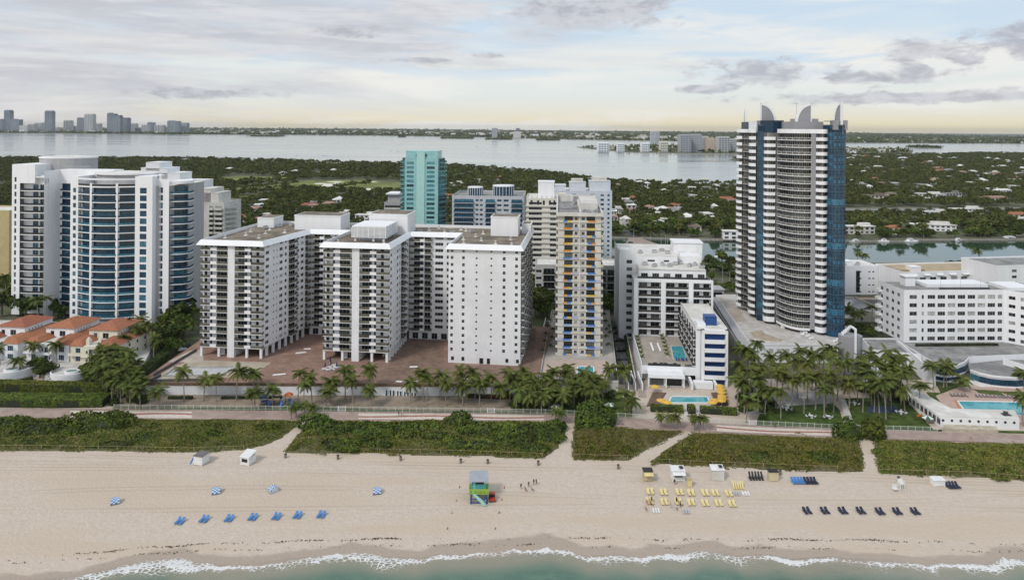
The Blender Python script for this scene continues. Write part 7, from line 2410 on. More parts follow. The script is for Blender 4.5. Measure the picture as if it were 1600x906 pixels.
hedge('wide sloping hedge beside the promenade before the villas', [(-150, 634), (0, 636), (90, 637), (160, 636)], 2.2, 2.6, 6.5)
hedge('curved light hedge round the spa terrace of the cream villa', [(85, 602), (112, 604), (150, 596)], 2.2, 1.4, 1.6)
hedge('curved light hedge round the spa terrace of the middle villa', [(-10, 598), (20, 602), (52, 594)], 2.2, 1.4, 1.6)
hedge('dark hedge along the wall between the villas and the empty pool', [(205, 600), (232, 588), (262, 562), (290, 540)], 2.2, 3.0, 4.0, LEAFD)
hedge('clipped hedge before the garden pool, left of the walkways', [(1017, 643), (1068, 645)], 2.2, 2.0, 2.0)
hedge('clipped hedge before the garden pool, beside the yellow parasols', [(1095, 646), (1152, 649)], 2.2, 2.0, 2.0)
hedge('short hedge between the two garden pool walkways', [(1076, 646), (1087, 646)], 2.2, 2.4, 2.4)
hedge('narrow planting strip along the alley beside the white hotel', [(993, 600), (985, 560), (978, 520)], 2.3, 1.8, 1.2, LEAFD)
hedge('low dark planting under the retaining wall beside palms', [(262, 624), (300, 624)], 2.1, 1.0, 1.0, LEAFD)
hedge('low planting under the retaining wall behind the playground', [(345, 624), (440, 623)], 2.1, .8, .8, LEAFD)
hedge('rusty red planting under the retaining wall by the palms', [(730, 622), (800, 624)], 2.1, 1.2, 1.2, leafmat('red_leaf', (.12, .055, .03)))
hedge('low dark hedge on the podium edge of the white hotel', [(1432, 541), (1560, 540)], 8.0, .9, .9, LEAFD, 10)
# ================================================================== BEYOND THE CREEK
HOUSES = []
def house_px(px, py, wpx, h, roofm, wallm, style, label, group=None, dm=9.0):
 z = 1.6
 X, Y = gp(px, py, z)
 W = max(wpx / F_PX * Y, 5.0)
 b = Bld('house', label, 'house', (X - W / 2, Y, z), PR.uniform(-12, 12), group or 'houses among the trees')
 D = dm
 nw = max(2, int(W / 4.5))
 nf = 2 if h > 5 else 1
 facade(b, (0, 0), (W, 0), 0, nf, h / nf, [(W * (k + .2) / nw, W * (k + .75) / nw, .6, h / nf - .8, win_mesh(round(W * .55 / nw, 2), round(h / nf - 1.4, 2), 2, GLASSD), 'window') for k in range(nw)], ztop=h)
 b.wall.poly([(W, 0, 0), (W, D, 0), (W, D, h), (W, 0, h)])
 b.wall.poly([(0, D, 0), (0, 0, 0), (0, 0, h), (0, D, h)])
 b.wall.poly([(W, D, 0), (0, D, 0), (0, D, h), (W, D, h)])
 m = MB()
 if style == 'hip':
  hip(m, 0, W, 0, D, h, 2.4, 0, .7)
 else:
  m.box(-.7, W + .7, -.8, D + .5, h, h + .45)
  if W > 14:
   m.box(W * .55, W * .9, D * .3, D * .8, h + .45, h + 3.0)
 b.part('roof', m.mesh('roof', roofm))
 b.finish([wallm])
 HOUSES.append((X, Y, max(W * .56, D * .8)))
ROOFP = M('pink_roof', (.33, .20, .16), var=.2, scale=.5)
ROOFB = M('brown_roof', (.20, .155, .125), var=.2, scale=.5)
hl = [(415, 322, 15, 5, TILE, CREAM, 'hip', 'small house with a terracotta roof and cream walls near the golf course'), (482, 328, 26, 5.5, TILE, WHITE2, 'hip', 'white house with a bright terracotta hip roof beyond the slab block'),
  (513, 326, 20, 6, ROOFP, OFFW, 'hip', 'house with a faded pink roof beside the terracotta one'), (455, 333, 16, 4, ASPH, GREYW, 'flat', 'low house with a dark blue-grey flat roof'), (398, 330, 18, 4, ROOFW, WHITE2, 'flat', 'low white house under trees near the golf course'),
  (535, 340, 22, 5, ROOFW, WHITE2, 'flat', 'white house with terrace just above the slab block roof'), (410, 349, 26, 5, TILE, OFFW, 'flat', 'long terracotta-roofed house just behind the slab block'), (570, 345, 30, 6, ROOFW, WHITE2, 'flat', 'white flat house behind the middle roof house'),
  (372, 347, 20, 5, TILE, CREAM, 'hip', 'ochre house with terracotta roof beside the white apartments'), (700, 312, 24, 5, TILE, OFFW, 'hip', 'terracotta-roofed house beside the turquoise tower'), (712, 290, 24, 4, ROOFW, WHITE2, 'flat', 'long white roofed house above the turquoise tower terrace'),
  (962, 334, 24, 5, ROOFW, WHITE2, 'flat', 'white flat house above the pale blue block'), (1015, 330, 16, 5, ROOFP, OFFW, 'hip', 'pale house with faded hip roof in the tree belt'), (1058, 328, 20, 5.5, TILE, WHITE2, 'hip', 'white house with small terracotta roof in the tree belt'),
  (1135, 316, 24, 5, TILE, OFFW, 'hip', 'long house with terracotta roof beside the glass tower'), (978, 352, 14, 6, ROOFW, WHITE2, 'hip', 'white gabled house by the side street'), (1037, 350, 16, 5, ROOFW, CREAM, 'flat', 'cream flat house under dense trees'),
  (1074, 347, 14, 5, ROOFW, CREAM, 'hip', 'cream hip-roofed house under dense trees'), (1108, 346, 16, 5, ROOFW, OFFW, 'flat', 'pale flat house near the tower edge'), (1086, 364, 20, 6, ROOFB, BEIGEW, 'hip', 'brown-roofed house on the creek bank'),
  (1141, 374, 22, 7, ROOFW, WHITE2, 'flat', 'white two-storey house on the creek bank beside the tower'), (1022, 341, 22, 4, ROOFW, OFFW, 'flat', 'long low pale house among dense trees'), (1100, 285, 18, 5, ROOFW, WHITE2, 'flat', 'white house on the bay shore'),
  (1366, 313, 34, 7, ROOFB, BEIGEW, 'flat', 'long brown-roofed waterfront mansion'), (1396, 312, 16, 8, ROOFB, OFFW, 'hip', 'tall brown-roofed wing beside the long mansion'), (1448, 309, 46, 6, ROOFW, WHITE2, 'flat', 'long white modern waterfront house'), (1492, 311, 26, 8, ROOFG, BGW, 'flat', 'grey-blue two-storey waterfront house'),
  (1572, 306, 26, 8, ROOFW, WHITE2, 'hip', 'white villa on the inlet'), (1560, 315, 40, 5, ROOFP, CREAM, 'hip', 'long pink-roofed villa on the inlet'), (1462, 338, 32, 5, ROOFW, WHITE2, 'flat', 'white flat house on the creek island'), (1515, 335, 50, 6, ROOFW, WHITE2, 'flat', 'long white flat-roofed mansion on the creek island'),
  (1344, 366, 50, 7, ROOFW, OFFW, 'flat', 'broad white-roofed creek house beside the glass drum'), (1400, 366, 24, 6, TILE, CREAM, 'hip', 'cream creek house with terracotta roof'), (1450, 360, 74, 6, ROOFW, WHITE2, 'flat', 'very long white flat-roofed creek house'), (1592, 342, 30, 5, TILE, CREAM, 'hip', 'terracotta-roofed house at the picture edge'),
  (1596, 352, 30, 5, ROOFW, OFFW, 'flat', 'white flat house at the picture edge by the creek')]
for h in hl:
 house_px(*h)
for (x, y, w) in [(1330, 250, 12), (1340, 246, 16), (1356, 246, 12), (1372, 248, 12), (1386, 246, 10), (1428, 248, 12), (1470, 270, 16), (1412, 268, 8), (1522, 272, 14), (1540, 276, 12), (1560, 276, 12), (1590, 282, 14), (1330, 262, 8), (1348, 262, 10), (1372, 264, 9), (1395, 268, 8), (1368, 284, 10),
     (1334, 288, 9), (1450, 296, 12), (1502, 262, 9), (1580, 256, 8), (1446, 258, 8), (640, 300, 10), (745, 286, 9), (735, 300, 9), (780, 282, 8), (1010, 300, 9), (1040, 304, 10), (1085, 312, 9), (1118, 330, 9), (990, 316, 9), (358, 268, 12), (460, 272, 10), (440, 275, 10), (520, 270, 9), (1000, 290, 16), (1012, 292, 10), (1042, 292, 14), (1120, 296, 12)]:
 house_px(x, y, w, 6, ROOFW if (x * 7) % 3 else TILE, WHITE2, 'flat' if x % 2 else 'hip', 'small distant house almost hidden in the tree canopy', 'distant houses in the canopy', 12)
hr = random.Random(77)
for k in range(84):
 x, y = (hr.uniform(1325, 1610), hr.uniform(246, 302)) if k < 52 else (hr.uniform(950, 1146), hr.uniform(296, 356)) if k < 74 else (hr.uniform(355, 610), hr.uniform(310, 345))
 house_px(x, y, hr.uniform(7, 15), 5.5 + 2 * (k % 2), (ROOFW, WHITE2, ROOFW, ROOFP, ROOFG)[k % 5], (WHITE2, OFFW)[k % 2], 'flat' if k % 3 else 'hip', 'small distant house almost hidden in the tree canopy', 'distant houses in the canopy', 12)
# ------------------------------------------------------------------ tree belts: nearest trees one by one, the rest as canopy
GOLF_W = [ccw([gp(x, y, 2) for x, y in p]) for p in ([(336, 304), (430, 297), (520, 298), (600, 302), (630, 299), (630, 283), (560, 279), (470, 281), (420, 288), (336, 294)], [(342, 286), (420, 283), (445, 277), (380, 274.5), (342, 277)], [(326, 312), (360, 308), (445, 300), (410, 310), (350, 318)])]
STREET = ccw([gp(x, y, 2) for x, y in ((950, 341), (960, 341), (990, 371), (1050, 400), (1050, 408), (970, 408), (975, 371))])
LANDS = [[(-2600, 664), (-300, 644), (0, 630), (200, 616), (350, 614), (396, 640), (416, 705), (391, 760), (356, 830), (346, 950), (391, 1040), (446, 1085), (510, 1178), (380, 1208), (250, 1202), (160, 1280), (60, 1490), (-150, 1710), (-400, 1790), (-900, 1970), (-1700, 1890), (-2900, 1740)],
   [(355, 622), (440, 627), (520, 637), (640, 645), (900, 660), (1200, 705), (1290, 800), (900, 842), (700, 814), (560, 804), (440, 790), (374, 764), (336, 690)],
   [(336, 856), (430, 864), (560, 874), (700, 891), (950, 921), (1500, 1006), (2600, 1406), (3290, 2400), (2880, 2930), (2000, 2930), (1500, 2690), (1160, 2590), (910, 2490), (710, 2190), (650, 1790), (570, 1500), (452, 1250), (570, 1150), (470, 1060), (360, 930)],
   [(-700, 470), (-250, 455), (-180, 470), (-60, 500), (0, 500), (60, 505), (20, 538), (-300, 556), (-700, 596)]]
cand = []
for li, poly in enumerate(LANDS):
 xs, ys = [p[0] for p in poly], [p[1] for p in poly]
 step0 = 8.0
 n = int((max(xs) - min(xs)) * (max(ys) - min(ys)) / step0 ** 2)
 qx, qy = RNG.uniform(min(xs), max(xs), n), RNG.uniform(min(ys), max(ys), n)
 ok = in_poly(qx, qy, poly)
 qx, qy = qx[ok], qy[ok]
 vis = np.abs(qx / qy) < .82
 qx, qy = qx[vis], qy[vis]
 keep = RNG.uniform(size=len(qx)) < np.clip((900 / qy) ** 1.35, .12, 1) * np.clip(.80 + .5 * fnoise(qx, qy, 61, 3, .02), .25, 1)
 for g in GOLF_W + [STREET]:
  keep &= ~in_poly(qx, qy, g)
 cand.append(np.stack([qx[keep], qy[keep]], 1))
cand = np.concatenate(cand)
near = np.ones(len(cand), bool)
for (hx, hy, r) in HOUSES:
 # leave the houses and the view of their seaward fronts clear
 d = np.hypot(cand[:, 0] - hx, (cand[:, 1] - hy + 3) * np.where(cand[:, 1] < hy, .75, 1.0))
 near &= d > r
cand = cand[near]
# a few trees and thickets on the golf course
gx = []
for (x, y) in [(352, 300), (368, 296), (380, 298), (392, 295), (404, 294), (416, 293), (428, 291), (440, 293), (452, 291), (464, 289), (396, 289), (384, 290), (410, 288), (424, 286), (440, 286), (455, 285), (360, 289), (478, 296), (492, 298), (500, 301), (515, 300), (530, 296), (544, 293), (556, 291), (570, 290), (580, 288), (470, 305), (488, 306), (505, 308), (450, 307), (590, 302), (600, 305), (610, 303), (345, 310), (362, 312), (380, 308)]:
 for k in range(3):
  gx.append(gp(x + PR.uniform(-6, 6), y + PR.uniform(-.8, .8), 2))
cand = np.concatenate([cand, np.array(gx)])
ppx = 800 + F_PX * cand[:, 0] / cand[:, 1]
ppy = EYE_ROW + F_PX * 98 / cand[:, 1]
open_view = ((ppx > 945) & (ppx < 1148)) | ((ppx > 1320) & (ppx < 1610)) | ((ppx > 350) & (ppx < 620) & (ppy < 352)) | ((ppx > 690) & (ppx < 830) & (ppy < 310))
order = np.argsort(cand[:, 1] + np.where(open_view, 0, 1e5))
single = order[:300]
rest = order[300:]
tlab = {0: 'leafy tree in the belt between the creek bridge and the bay', 1: 'leafy tree among the creek houses right of the glass tower', 2: 'tree beside the golf course beyond the slab block', 3: 'tree on the bay side of the lantern mid-rise'}
for i in single:
 x, y = cand[i]
 px = ppx[i]
 k = 0 if 945 < px < 1148 else 1 if px > 1320 else 2 if px < 620 else 3
 if PR.random() < .16:
  o = place_palm(x, y, 1.5, PR.uniform(8, 13), ['palm in the tree belt beyond the creek bridge', 'palm among the creek houses right of the glass tower', 'palm beside the golf course', 'palm on the bay side of the lantern mid-rise'][k], 'palms in the tree belts', 1.2)
 else:
  place_tree(x, y, 1.4, PR.uniform(.75, 1.35), tlab[k], 'trees in the belts beyond the creek')
# canopy of the remaining woods
rp = cand[rest]
n = len(rp)
D = rp[:, 1]
size = RNG.uniform(3.4, 6.2, n) * np.clip((D / 900) ** .5, 1, 1.9)
hgt = RNG.uniform(5.5, 11.0, n)
nq = np.clip((46000 / D).astype(int), 14, 62)
idx = np.repeat(np.arange(n), nq)
u = RNG.normal(size=(len(idx), 3))
u /= np.linalg.norm(u, axis=1)[:, None]
u[:, 2] = np.abs(u[:, 2]) * .9 - .12
P = np.stack([rp[idx, 0], rp[idx, 1], hgt[idx] * .62 + 1.5], 1) + u * np.stack([size[idx], size[idx], hgt[idx] * .42], 1) * RNG.uniform(.6, 1.05, (len(idx), 1))
v, t = leaf_quads(P, np.clip(size[idx] * (.20 + .10 * np.clip(D[idx] / 1500, 0, 1)), .8, 2.6), u)
tag(link('tree_canopy', np_mesh('tree_canopy', v, t, [FARL])), 'dark green tree canopy covering the land between creek and bay', 'trees', kind='stuff')
# small wooded islets and the far mainland woods
P, S = [], []
for (x0, x1, y, d) in [(228, 278, 210.6, 200), (380, 442, 213.6, 160), (620, 632, 214.5, 90), (686, 740, 217, 200), (756, 802, 218.5, 160), (838, 876, 219.8, 150), (1445, 1478, 231.8, 120)]:
 (X0, Y0), (X1, _) = gp(x0, y, 0), gp(x1, y, 0)
 k = 340
 P.append(np.stack([RNG.uniform(X0 + 8, X1 - 8, k), RNG.uniform(Y0 + d * .3, Y0 + d * 1.7, k), RNG.uniform(2, 11, k)], 1))
 S.append(np.full(k, 9.0))
FAR_EDGE = [(-9000, 7000), (-5200, 7300), (-4200, 7250), (-3000, 7200), (-2000, 7600), (-1000, 7100), (-200, 6600), (400, 5800), (1000, 5400), (1900, 5000), (3200, 5200), (5500, 5300), (9000, 6000)]
k = 26000
fx = RNG.uniform(-8000, 7500, k)
fy = np.interp(fx, *zip(*FAR_EDGE)) + 30 + RNG.uniform(0, 1, k) ** 2.2 * 9000
P.append(np.stack([fx, fy, RNG.uniform(2, 13, k)], 1))
S.append(14 + (fy - 5000) / 300)
k = 2600
vx, vy = RNG.uniform(330, 2000, k), RNG.uniform(2600, 3900, k)
ok = in_poly(vx, vy, [(345, 3500), (360, 3310), (432, 3020), (492, 2800), (610, 2760), (810, 2720), (1010, 2680), (1310, 2640), (1690, 2910), (1980, 3400), (1390, 3880), (810, 3880)])
P.append(np.stack([vx[ok], vy[ok], RNG.uniform(2, 12, ok.sum())], 1))
S.append(np.full(ok.sum(), 8.0))
P, S = np.concatenate(P), np.concatenate(S)
v, t = leaf_quads(P, S, None, .6)
v[:, 2] = np.maximum(v[:, 2], 2.05)
tag(link('far_shore_trees', np_mesh('far_shore_trees', v, t, [FARL])), 'dark band of trees along the far shores of the bay', 'trees', kind='stuff')
# low far town: pale specks of buildings between the trees
k = 1500
fx = RNG.uniform(-7600, 7000, k)
fy = np.interp(fx, *zip(*FAR_EDGE)) + 60 + RNG.uniform(0, 1, k) ** 1.6 * 7000
mb = MB()
for x, y in zip(fx, fy):
 w, h = PR.uniform(14, 70), PR.choice([8, 10, 13, 16, 22, 30])
 if x > 1800:
  h *= .45
 mb.box(x - w / 2, x + w / 2, y, y + w * .6, 2.0, 2 + h, PR.randrange(3))
tag(link('far_town', mb.mesh('far_town', [WHITE, OFFW, BEIGEW])), 'low pale town spread along the far mainland shore', 'town', kind='stuff')
k = 130
mb = MB()
vx, vy = RNG.uniform(380, 1900, k), RNG.uniform(2750, 3800, k)
ok = in_poly(vx, vy, [(360, 3500), (380, 3330), (452, 3050), (512, 2840), (630, 2800), (1310, 2680), (1690, 2940), (1950, 3400), (1390, 3850), (810, 3850)])
for x, y in zip(vx[ok], vy[ok]):
 w = PR.uniform(12, 34)
 mb.box(x - w / 2, x + w / 2, y, y + 14, 1.6, PR.uniform(6, 15), PR.randrange(3))
tag(link('village_houses', mb.mesh('village_houses', [WHITE, OFFW, BEIGEW])), 'low pale houses spread over the village island in the bay', 'houses', kind='stuff')
# ------------------------------------------------------------------ far towers, each one a thing
SLATE = M('far_slate', (.16, .19, .24), var=.1, scale=.02)
STEEL = M('far_steel', (.24, .28, .33), var=.1, scale=.02)
PALE = M('far_pale', (.50, .50, .50), var=.1, scale=.02)
TANF = M('far_tan', (.52, .38, .25), var=.1, scale=.02)
def far_tower(px0, px1, ytop, D, wall, glassm, label, group, nstrip=3, step=False, zb=2.0):
 z1 = zat((px0 + px1) / 2, ytop, D)
 X0, X1 = xat(px0, D, z1 / 2), xat(px1, D, z1 / 2)
 W, H = X1 - X0, z1 - zb
 dp = min(W, 60)
 o = thing('far_tower', label, 'tower', (X0, D, zb), PR.uniform(-.06, .06), group)
 m = MB()
 m.box(0, W, 0, dp, 0, H * .96)
 if step:
  m.box(W * .1, W * .55, dp * .1, dp * .8, H * .96, H)
 else:
  m.box(W * .06, W * .94, dp * .08, dp * .9, H * .96, H)
 link('wall', m.mesh('wall', wall), o)
 nb = max(4, int(H / 9))
 me = shared(('strip', round(W / nstrip * .72, 1), nb, round(H, 0), glassm.name), lambda: (lambda q: ([q.box(0, W / nstrip * .72, -.5, 0, H * .95 * k / nb + 1, H * .95 * (k + .62) / nb + 1) for k in range(nb)], q.mesh('window_strip', glassm))[1])(MB()))
 for k in range(nstrip):
  link('window_strip', me, o, (W * (k + .14) / nstrip, -.05, 0))
for (a, c, y, dd, w, g, st) in [(6, 15.5, 172, 7800, STEEL, SLATE, 0), (16, 30, 186, 7500, SLATE, STEEL, 1), (44, 53, 194, 7600, PALE, STEEL, 0), (54, 65, 192, 7700, PALE, STEEL, 0), (69.5, 81, 173, 7600, STEEL, SLATE, 0), (83, 90, 200, 7900, PALE, STEEL, 0),
        (99, 110, 188, 7800, PALE, SLATE, 0), (110, 118, 197, 7900, PALE, STEEL, 0), (120, 131, 184, 7700, SLATE, STEEL, 0), (131.5, 145, 178, 7500, PALE, STEEL, 0), (146, 155, 193, 7700, PALE, SLATE, 0), (167, 179, 176.5, 7550, SLATE, STEEL, 1),
        (175, 187.5, 180, 7450, SLATE, STEEL, 0), (188, 200, 184, 7600, SLATE, STEEL, 0), (203, 212, 193, 7800, PALE, STEEL, 0), (211, 220, 200, 7700, SLATE, STEEL, 0), (221, 231, 195, 7650, PALE, STEEL, 0), (230, 239, 191, 7800, STEEL, SLATE, 1), (241, 255, 195.5, 7500, PALE, SLATE, 0),
        (261, 279, 188.5, 7500, STEEL, SLATE, 1), (281, 292, 192, 7600, STEEL, PALE, 0), (30, 43, 196, 7400, PALE, PALE, 0), (-12, 3, 186, 7600, STEEL, SLATE, 0)]:
 tone = 'slate-blue' if w is SLATE else 'steel-grey' if w is STEEL else 'pale'
 tall = 'very tall' if y < 181 else 'tall' if y < 190 else 'low'
 far_tower(a, c, y, dd, w, g, f'{tall} {tone} tower in the hazy skyline across the bay' + (' with a stepped top' if st else ''), 'skyline towers across the bay', 3, bool(st))
for (a, c, y, dd, w, g, lb) in [(935, 952, 223, 2790, WHITE2, STEEL, 'broad white block on the tip of the village island'), (965, 976, 224, 2790, WHITE2, STEEL, 'slim white tower on the village island shore'), (1003, 1015, 223.5, 2780, WHITE2, STEEL, 'slim white tower on the village island shore'), (1032, 1044, 221, 2780, CREAM, STEEL, 'cream tower on the village island shore'),
        (1063, 1080, 210, 2760, GREYW, SLATE, 'dark-striped grey twin tower on the village island'), (1080.5, 1097, 209.5, 2800, GREYW, STEEL, 'grey twin tower with paler stripes on the village island'), (1097, 1108, 213, 2950, PALE, STEEL, 'pale tower behind the grey twin towers'), (1106, 1117, 215.5, 2900, TANF, OFFW, 'orange-tan block beside the grey twin towers'),
        (1123, 1141, 213.5, 2800, PALE, SLATE, 'broad pale striped tower beside the orange block'), (1141, 1151, 217, 2850, PALE, STEEL, 'pale tower half hidden by the glass tower'), (1017, 1023, 205, 4800, PALE, STEEL, 'pale far tower of a pair behind the village island'), (1024, 1031, 205, 4900, PALE, STEEL, 'pale far tower of a pair behind the village island'),
        (768.5, 777, 200.5, 6300, SLATE, PALE, 'lone dark twin-topped tower on the far shore'), (802, 814, 206, 6200, OFFW, PALE, 'pale block under a dark lookout on the far shore'), (806, 812, 200.5, 6260, SLATE, SLATE, 'dark lookout tower above a pale block on the far shore')]:
 far_tower(a, c, y, dd, w, g, lb, 'towers across the water', 4)
m = MB()
x0, y0 = gp(965, 205.6, 0)
for k in range(1):
 m.sphere((1700, 9800, 0), 420, 300, 42, 14, 6, 0, 0)
tag(link('hill', m.mesh('hill', [FARL], True)), None, None, None, 'structure')
# ------------------------------------------------------------------ boats, docks
def boat_mesh(L):
 m = MB()
 w = L * .16
 out = [(-L / 2, -w), (L * .25, -w), (L / 2, 0), (L * .25, w), (-L / 2, w)]
 m.prism(out, .1, 1.2, 0, sc=1.06)
 m.prism([(-L * .3, -w * .7), (L * .12, -w * .7), (L * .2, 0), (L * .12, w * .7), (-L * .3, w * .7)], 1.2, 2.4, 0, sc=.85)
 m.prism([(-L * .2, -w * .72), (L * .08, -w * .72), (L * .08, w * .72), (-L * .2, w * .72)], 1.5, 2.0, 1, sc=.95)
 m.box(-L * .22, L * .05, -w * .6, w * .6, 2.9, 3.05, 0)
 for x in (-L * .2, L * .03):
  for y in (-w * .5, w * .5):
   m.tube((x, y, 2.3), (x, y, 2.9), .06, .06, 4)
 return m.mesh('motor_boat', [WHITE2, GLASSD])
for k, (x, y, L, rz) in enumerate([(1338, 379, 11, .1), (1380, 378, 9, 3.0), (1424, 378, 14, .1), (1498, 377, 10, .2), (1580, 374, 22, .05), (1598, 371, 18, .1), (1122, 402, 8, .8), (463, 243, 13, .2), (505, 243.4, 26, .1), (745, 229, 16, .3), (610, 236.5, 14, .0), (622, 237, 12, .1), (273, 244, 10, .4), (340, 246, 14, .2), (958, 260, 7, .1)]):
 X, Y = gp(x, y, 0)
 lb = ['white motor boat moored along the creek bank', 'tiny boat far out on the grey bay', 'small white boat on the green creek by the bridge'][0 if k < 6 else 2 if k == 6 else 1]
 tag(link('motor_boat', shared(('boat', L), lambda L=L: boat_mesh(L)), None, (X, Y, .0), rz), lb, 'boat', 'boats on the creek' if k < 7 else 'boats on the bay')
for k, (x0, x1, y) in enumerate([(1440, 1512, 375.5), (1518, 1575, 375), (1330, 1372, 377.5), (1070, 1146, 375.5), (1322, 1480, 319)]):
 a, c = gp(x0, y, 1.2), gp(x1, y, 1.2)
 m = MB()
 m.band([a, c], .9, 1.3, 2.2)
 nn = 9
 for j in range(nn):
  t = (j + .5) / nn
  m.tube((a[0] + (c[0] - a[0]) * t, a[1] + (c[1] - a[1]) * t - .2, -.6), (a[0] + (c[0] - a[0]) * t, a[1] + (c[1] - a[1]) * t - .2, 2.0), .18, .16, 5)
 tag(link('dock', m.mesh('dock', M('dock_timber', (.30, .27, .24), var=.2))), ['grey timber dock before the very long white creek house', 'grey timber dock beside the large moored boat', 'short dock before the broad white-roofed creek house', 'seawall dock by the creek bridge', 'long dock on the inlet behind the creek island'][k], 'dock')
# street lamps and signal masts at the bridge
for k, (x, y, h) in enumerate([(1033, 384, 9), (1040, 384, 8), (1043, 386, 8), (990, 378, 9), (1016, 380, 7), (1129, 446, 12), (1140, 444, 8)]):
 X, Y = gp(x, y, 2)
 m = MB()
 m.tube((0, 0, 0), (0, 0, h), .16, .09, 6)
 m.tube((0, 0, h), (-3.0 if k % 2 else 3.0, 0, h + .4), .07, .06, 5)
 m.box(-3.4 if k % 2 else 2.6, -2.6 if k % 2 else 3.4, -.15, .15, h + .3, h + .5)
 tag(link('street_lamp', m.mesh('street_lamp', FRAME), None, (X, Y, 2.0 if k > 4 else 3.2)), 'tall grey street lamp beside the creek bridge' if k < 5 else 'tall grey street lamp behind the white hotel', 'street lamp', 'street lamps near the bridge')
# ================================================================== BEACH AND PROMENADE THINGS
def col(n, c, **k):
 return M('paint_' + n, c, var=k.pop('var', .08), rough=k.pop('rough', .5), **k)
LBLUE, NAVY, CHY = col('sky_blue', (.06, .20, .48)), col('navy', (.016, .022, .05)), col('chair_yellow', (.70, .58, .27))
LIME, TEALP, GRYP, REDP, BLKP = col('lime', (.24, .42, .06)), col('teal', (.10, .36, .40)), col('roof_grey', (.33, .36, .40)), col('red', (.40, .05, .03)), col('black', (.02, .02, .022))
DBLUE, WPL, TANW, ORNG = col('deep_blue', (.04, .10, .30)), col('white_plastic', (.74, .74, .74)), col('tan_wood', (.48, .40, .26)), col('orange', (.60, .16, .04))
def beach_chair(mat, nm, pale):
 """long low beach bed: sled base, mattress, raised back"""
 m = MB()
 m.box(-.36, .36, -1.05, .25, .26, .42, 0)
 m.poly([(-.36, .25, .42), (.36, .25, .42), (.36, 1.0, 1.0), (-.36, 1.0, 1.0)], 0)
 m.poly([(-.36, 1.0, .92), (.36, 1.0, .92), (.36, .25, .30), (-.36, .25, .30)], 0)
 m.poly([(-.36, .25, .30), (-.36, .25, .42), (-.36, 1.0, 1.0), (-.36, 1.0, .92)], 0)
 m.poly([(.36, .25, .42), (.36, .25, .30), (.36, 1.0, .92), (.36, 1.0, 1.0)], 0)
 for x in (-.33, .33):
  m.box(x - .04, x + .04, -1.1, .9, .18, .26, 1)
  for y in (-.95, .1, .7):
   m.box(x - .03, x + .03, y - .04, y + .04, 0, .18, 1)
  m.tube((x, .8, .2), (x, .95, .95), .03, .03, 4, 1)
 return m.mesh(nm, [mat, pale])
BC = {'blue': beach_chair(LBLUE, 'beach_bed', col('pale_blue', (.34, .48, .62))), 'navy': beach_chair(NAVY, 'beach_bed', col('slate', (.10, .11, .14))), 'yellow': beach_chair(CHY, 'beach_bed', col('cream_frame', (.60, .54, .40)))}
HANDED = {-1: 'the bed on the villa side of its pair', 1: 'the bed on the tower side of its pair'}
def pair(px, py, kind, rz, label, group):
 X, Y, z = on_sand(px, py)
 for s in (-1, 1):
  tag(link('beach_bed', BC[kind], None, (X + s * .55 * math.cos(rz), Y + s * .55 * math.sin(rz), z - .02), rz + PR.uniform(-.03, .03)), label, 'beach bed', group)
for (x, y) in [(281, 816), (319, 813), (358, 812), (395, 810), (432, 809), (465, 807), (502, 806)]:
 pair(x, y, 'blue', -.16, 'bright blue beach bed in a spaced row of pairs on open sand', 'blue beach bed pairs')
for (x, y) in [(1261, 800), (1289, 800), (1317, 800), (1345, 800), (1375, 801), (1402, 801), (1430, 801)]:
 pair(x, y, 'navy', .12, 'navy beach bed in a spaced row of pairs on open sand', 'navy beach bed pairs')
for (x, y) in [(1016, 770), (1037, 771), (1062, 771), (1080, 772), (1102, 772), (1118, 772), (1139, 773)]:
 pair(x, y, 'yellow', .03, 'yellow beach bed in the row nearer the white cabanas', 'yellow beach beds, dune-side row')
for (x, y) in [(1015, 785), (1038, 786), (1060, 786), (1080, 787), (1102, 788), (1123, 788), (1144, 789)]:
 pair(x, y, 'yellow', .03, 'yellow beach bed in the row nearer the water', 'yellow beach beds, water-side row')
for (x0, y, kinds, lb) in [(1239, 754, ['blue', 'blue', 'blue', 'blue', 'navy', 'navy', 'navy', 'navy'], 'spare beach bed stood close in the stack beside the yellow rack'), (1481, 761, ['navy'] * 4, 'spare navy beach bed stood against the white storage box')]:
 for k, kd in enumerate(kinds):
  X, Y, z = on_sand(x0 + k * 5, y)
  o = tag(link('beach_bed', BC[kd], None, (X, Y, z), .1), ('blue ' if kd == 'blue' else 'navy ' if len(kinds) > 4 else '') + lb, 'beach bed', 'stacked spare beds')
  o.scale = (1, 1.0, 1.25)
# half-folded clamshell shades
def shade_mesh():
 m = MB()
 n = 7
 for k in range(n):
  a0, a1 = math.pi * (.08 + .60 * k / n), math.pi * (.08 + .60 * (k + 1) / n)
  r = 1.35
  p = [(-1.0, -r * math.cos(a0), r * math.sin(a0)), (1.0, -r * math.cos(a0), r * math.sin(a0)), (1.0, -r * math.cos(a1), r * math.sin(a1)), (-1.0, -r * math.cos(a1), r * math.sin(a1))]
  for j in range(4):
   u0, u1 = -1 + .5 * j, -.5 + .5 * j
   q = [(u0, p[0][1], p[0][2]), (u1, p[1][1], p[1][2]), (u1, p[2][1], p[2][2]), (u0, p[3][1], p[3][2])]
   m.poly(q, (k + j) % 2)
 for x in (-1, 1):
  m.tube((x, -1.3, .05), (x, 1.0, .05), .05, .05, 5, 2)
  m.poly([(x, -1.3, .1), (x, 1.0, .2), (x, .4, 1.3), (x, -.6, 1.2)], 1)
 m.box(-1, 1, -.9, .9, .1, .35, 1)
 return m.mesh('folding_shade', [LBLUE, col('pale_canvas', (.58, .64, .70)), FRAME])
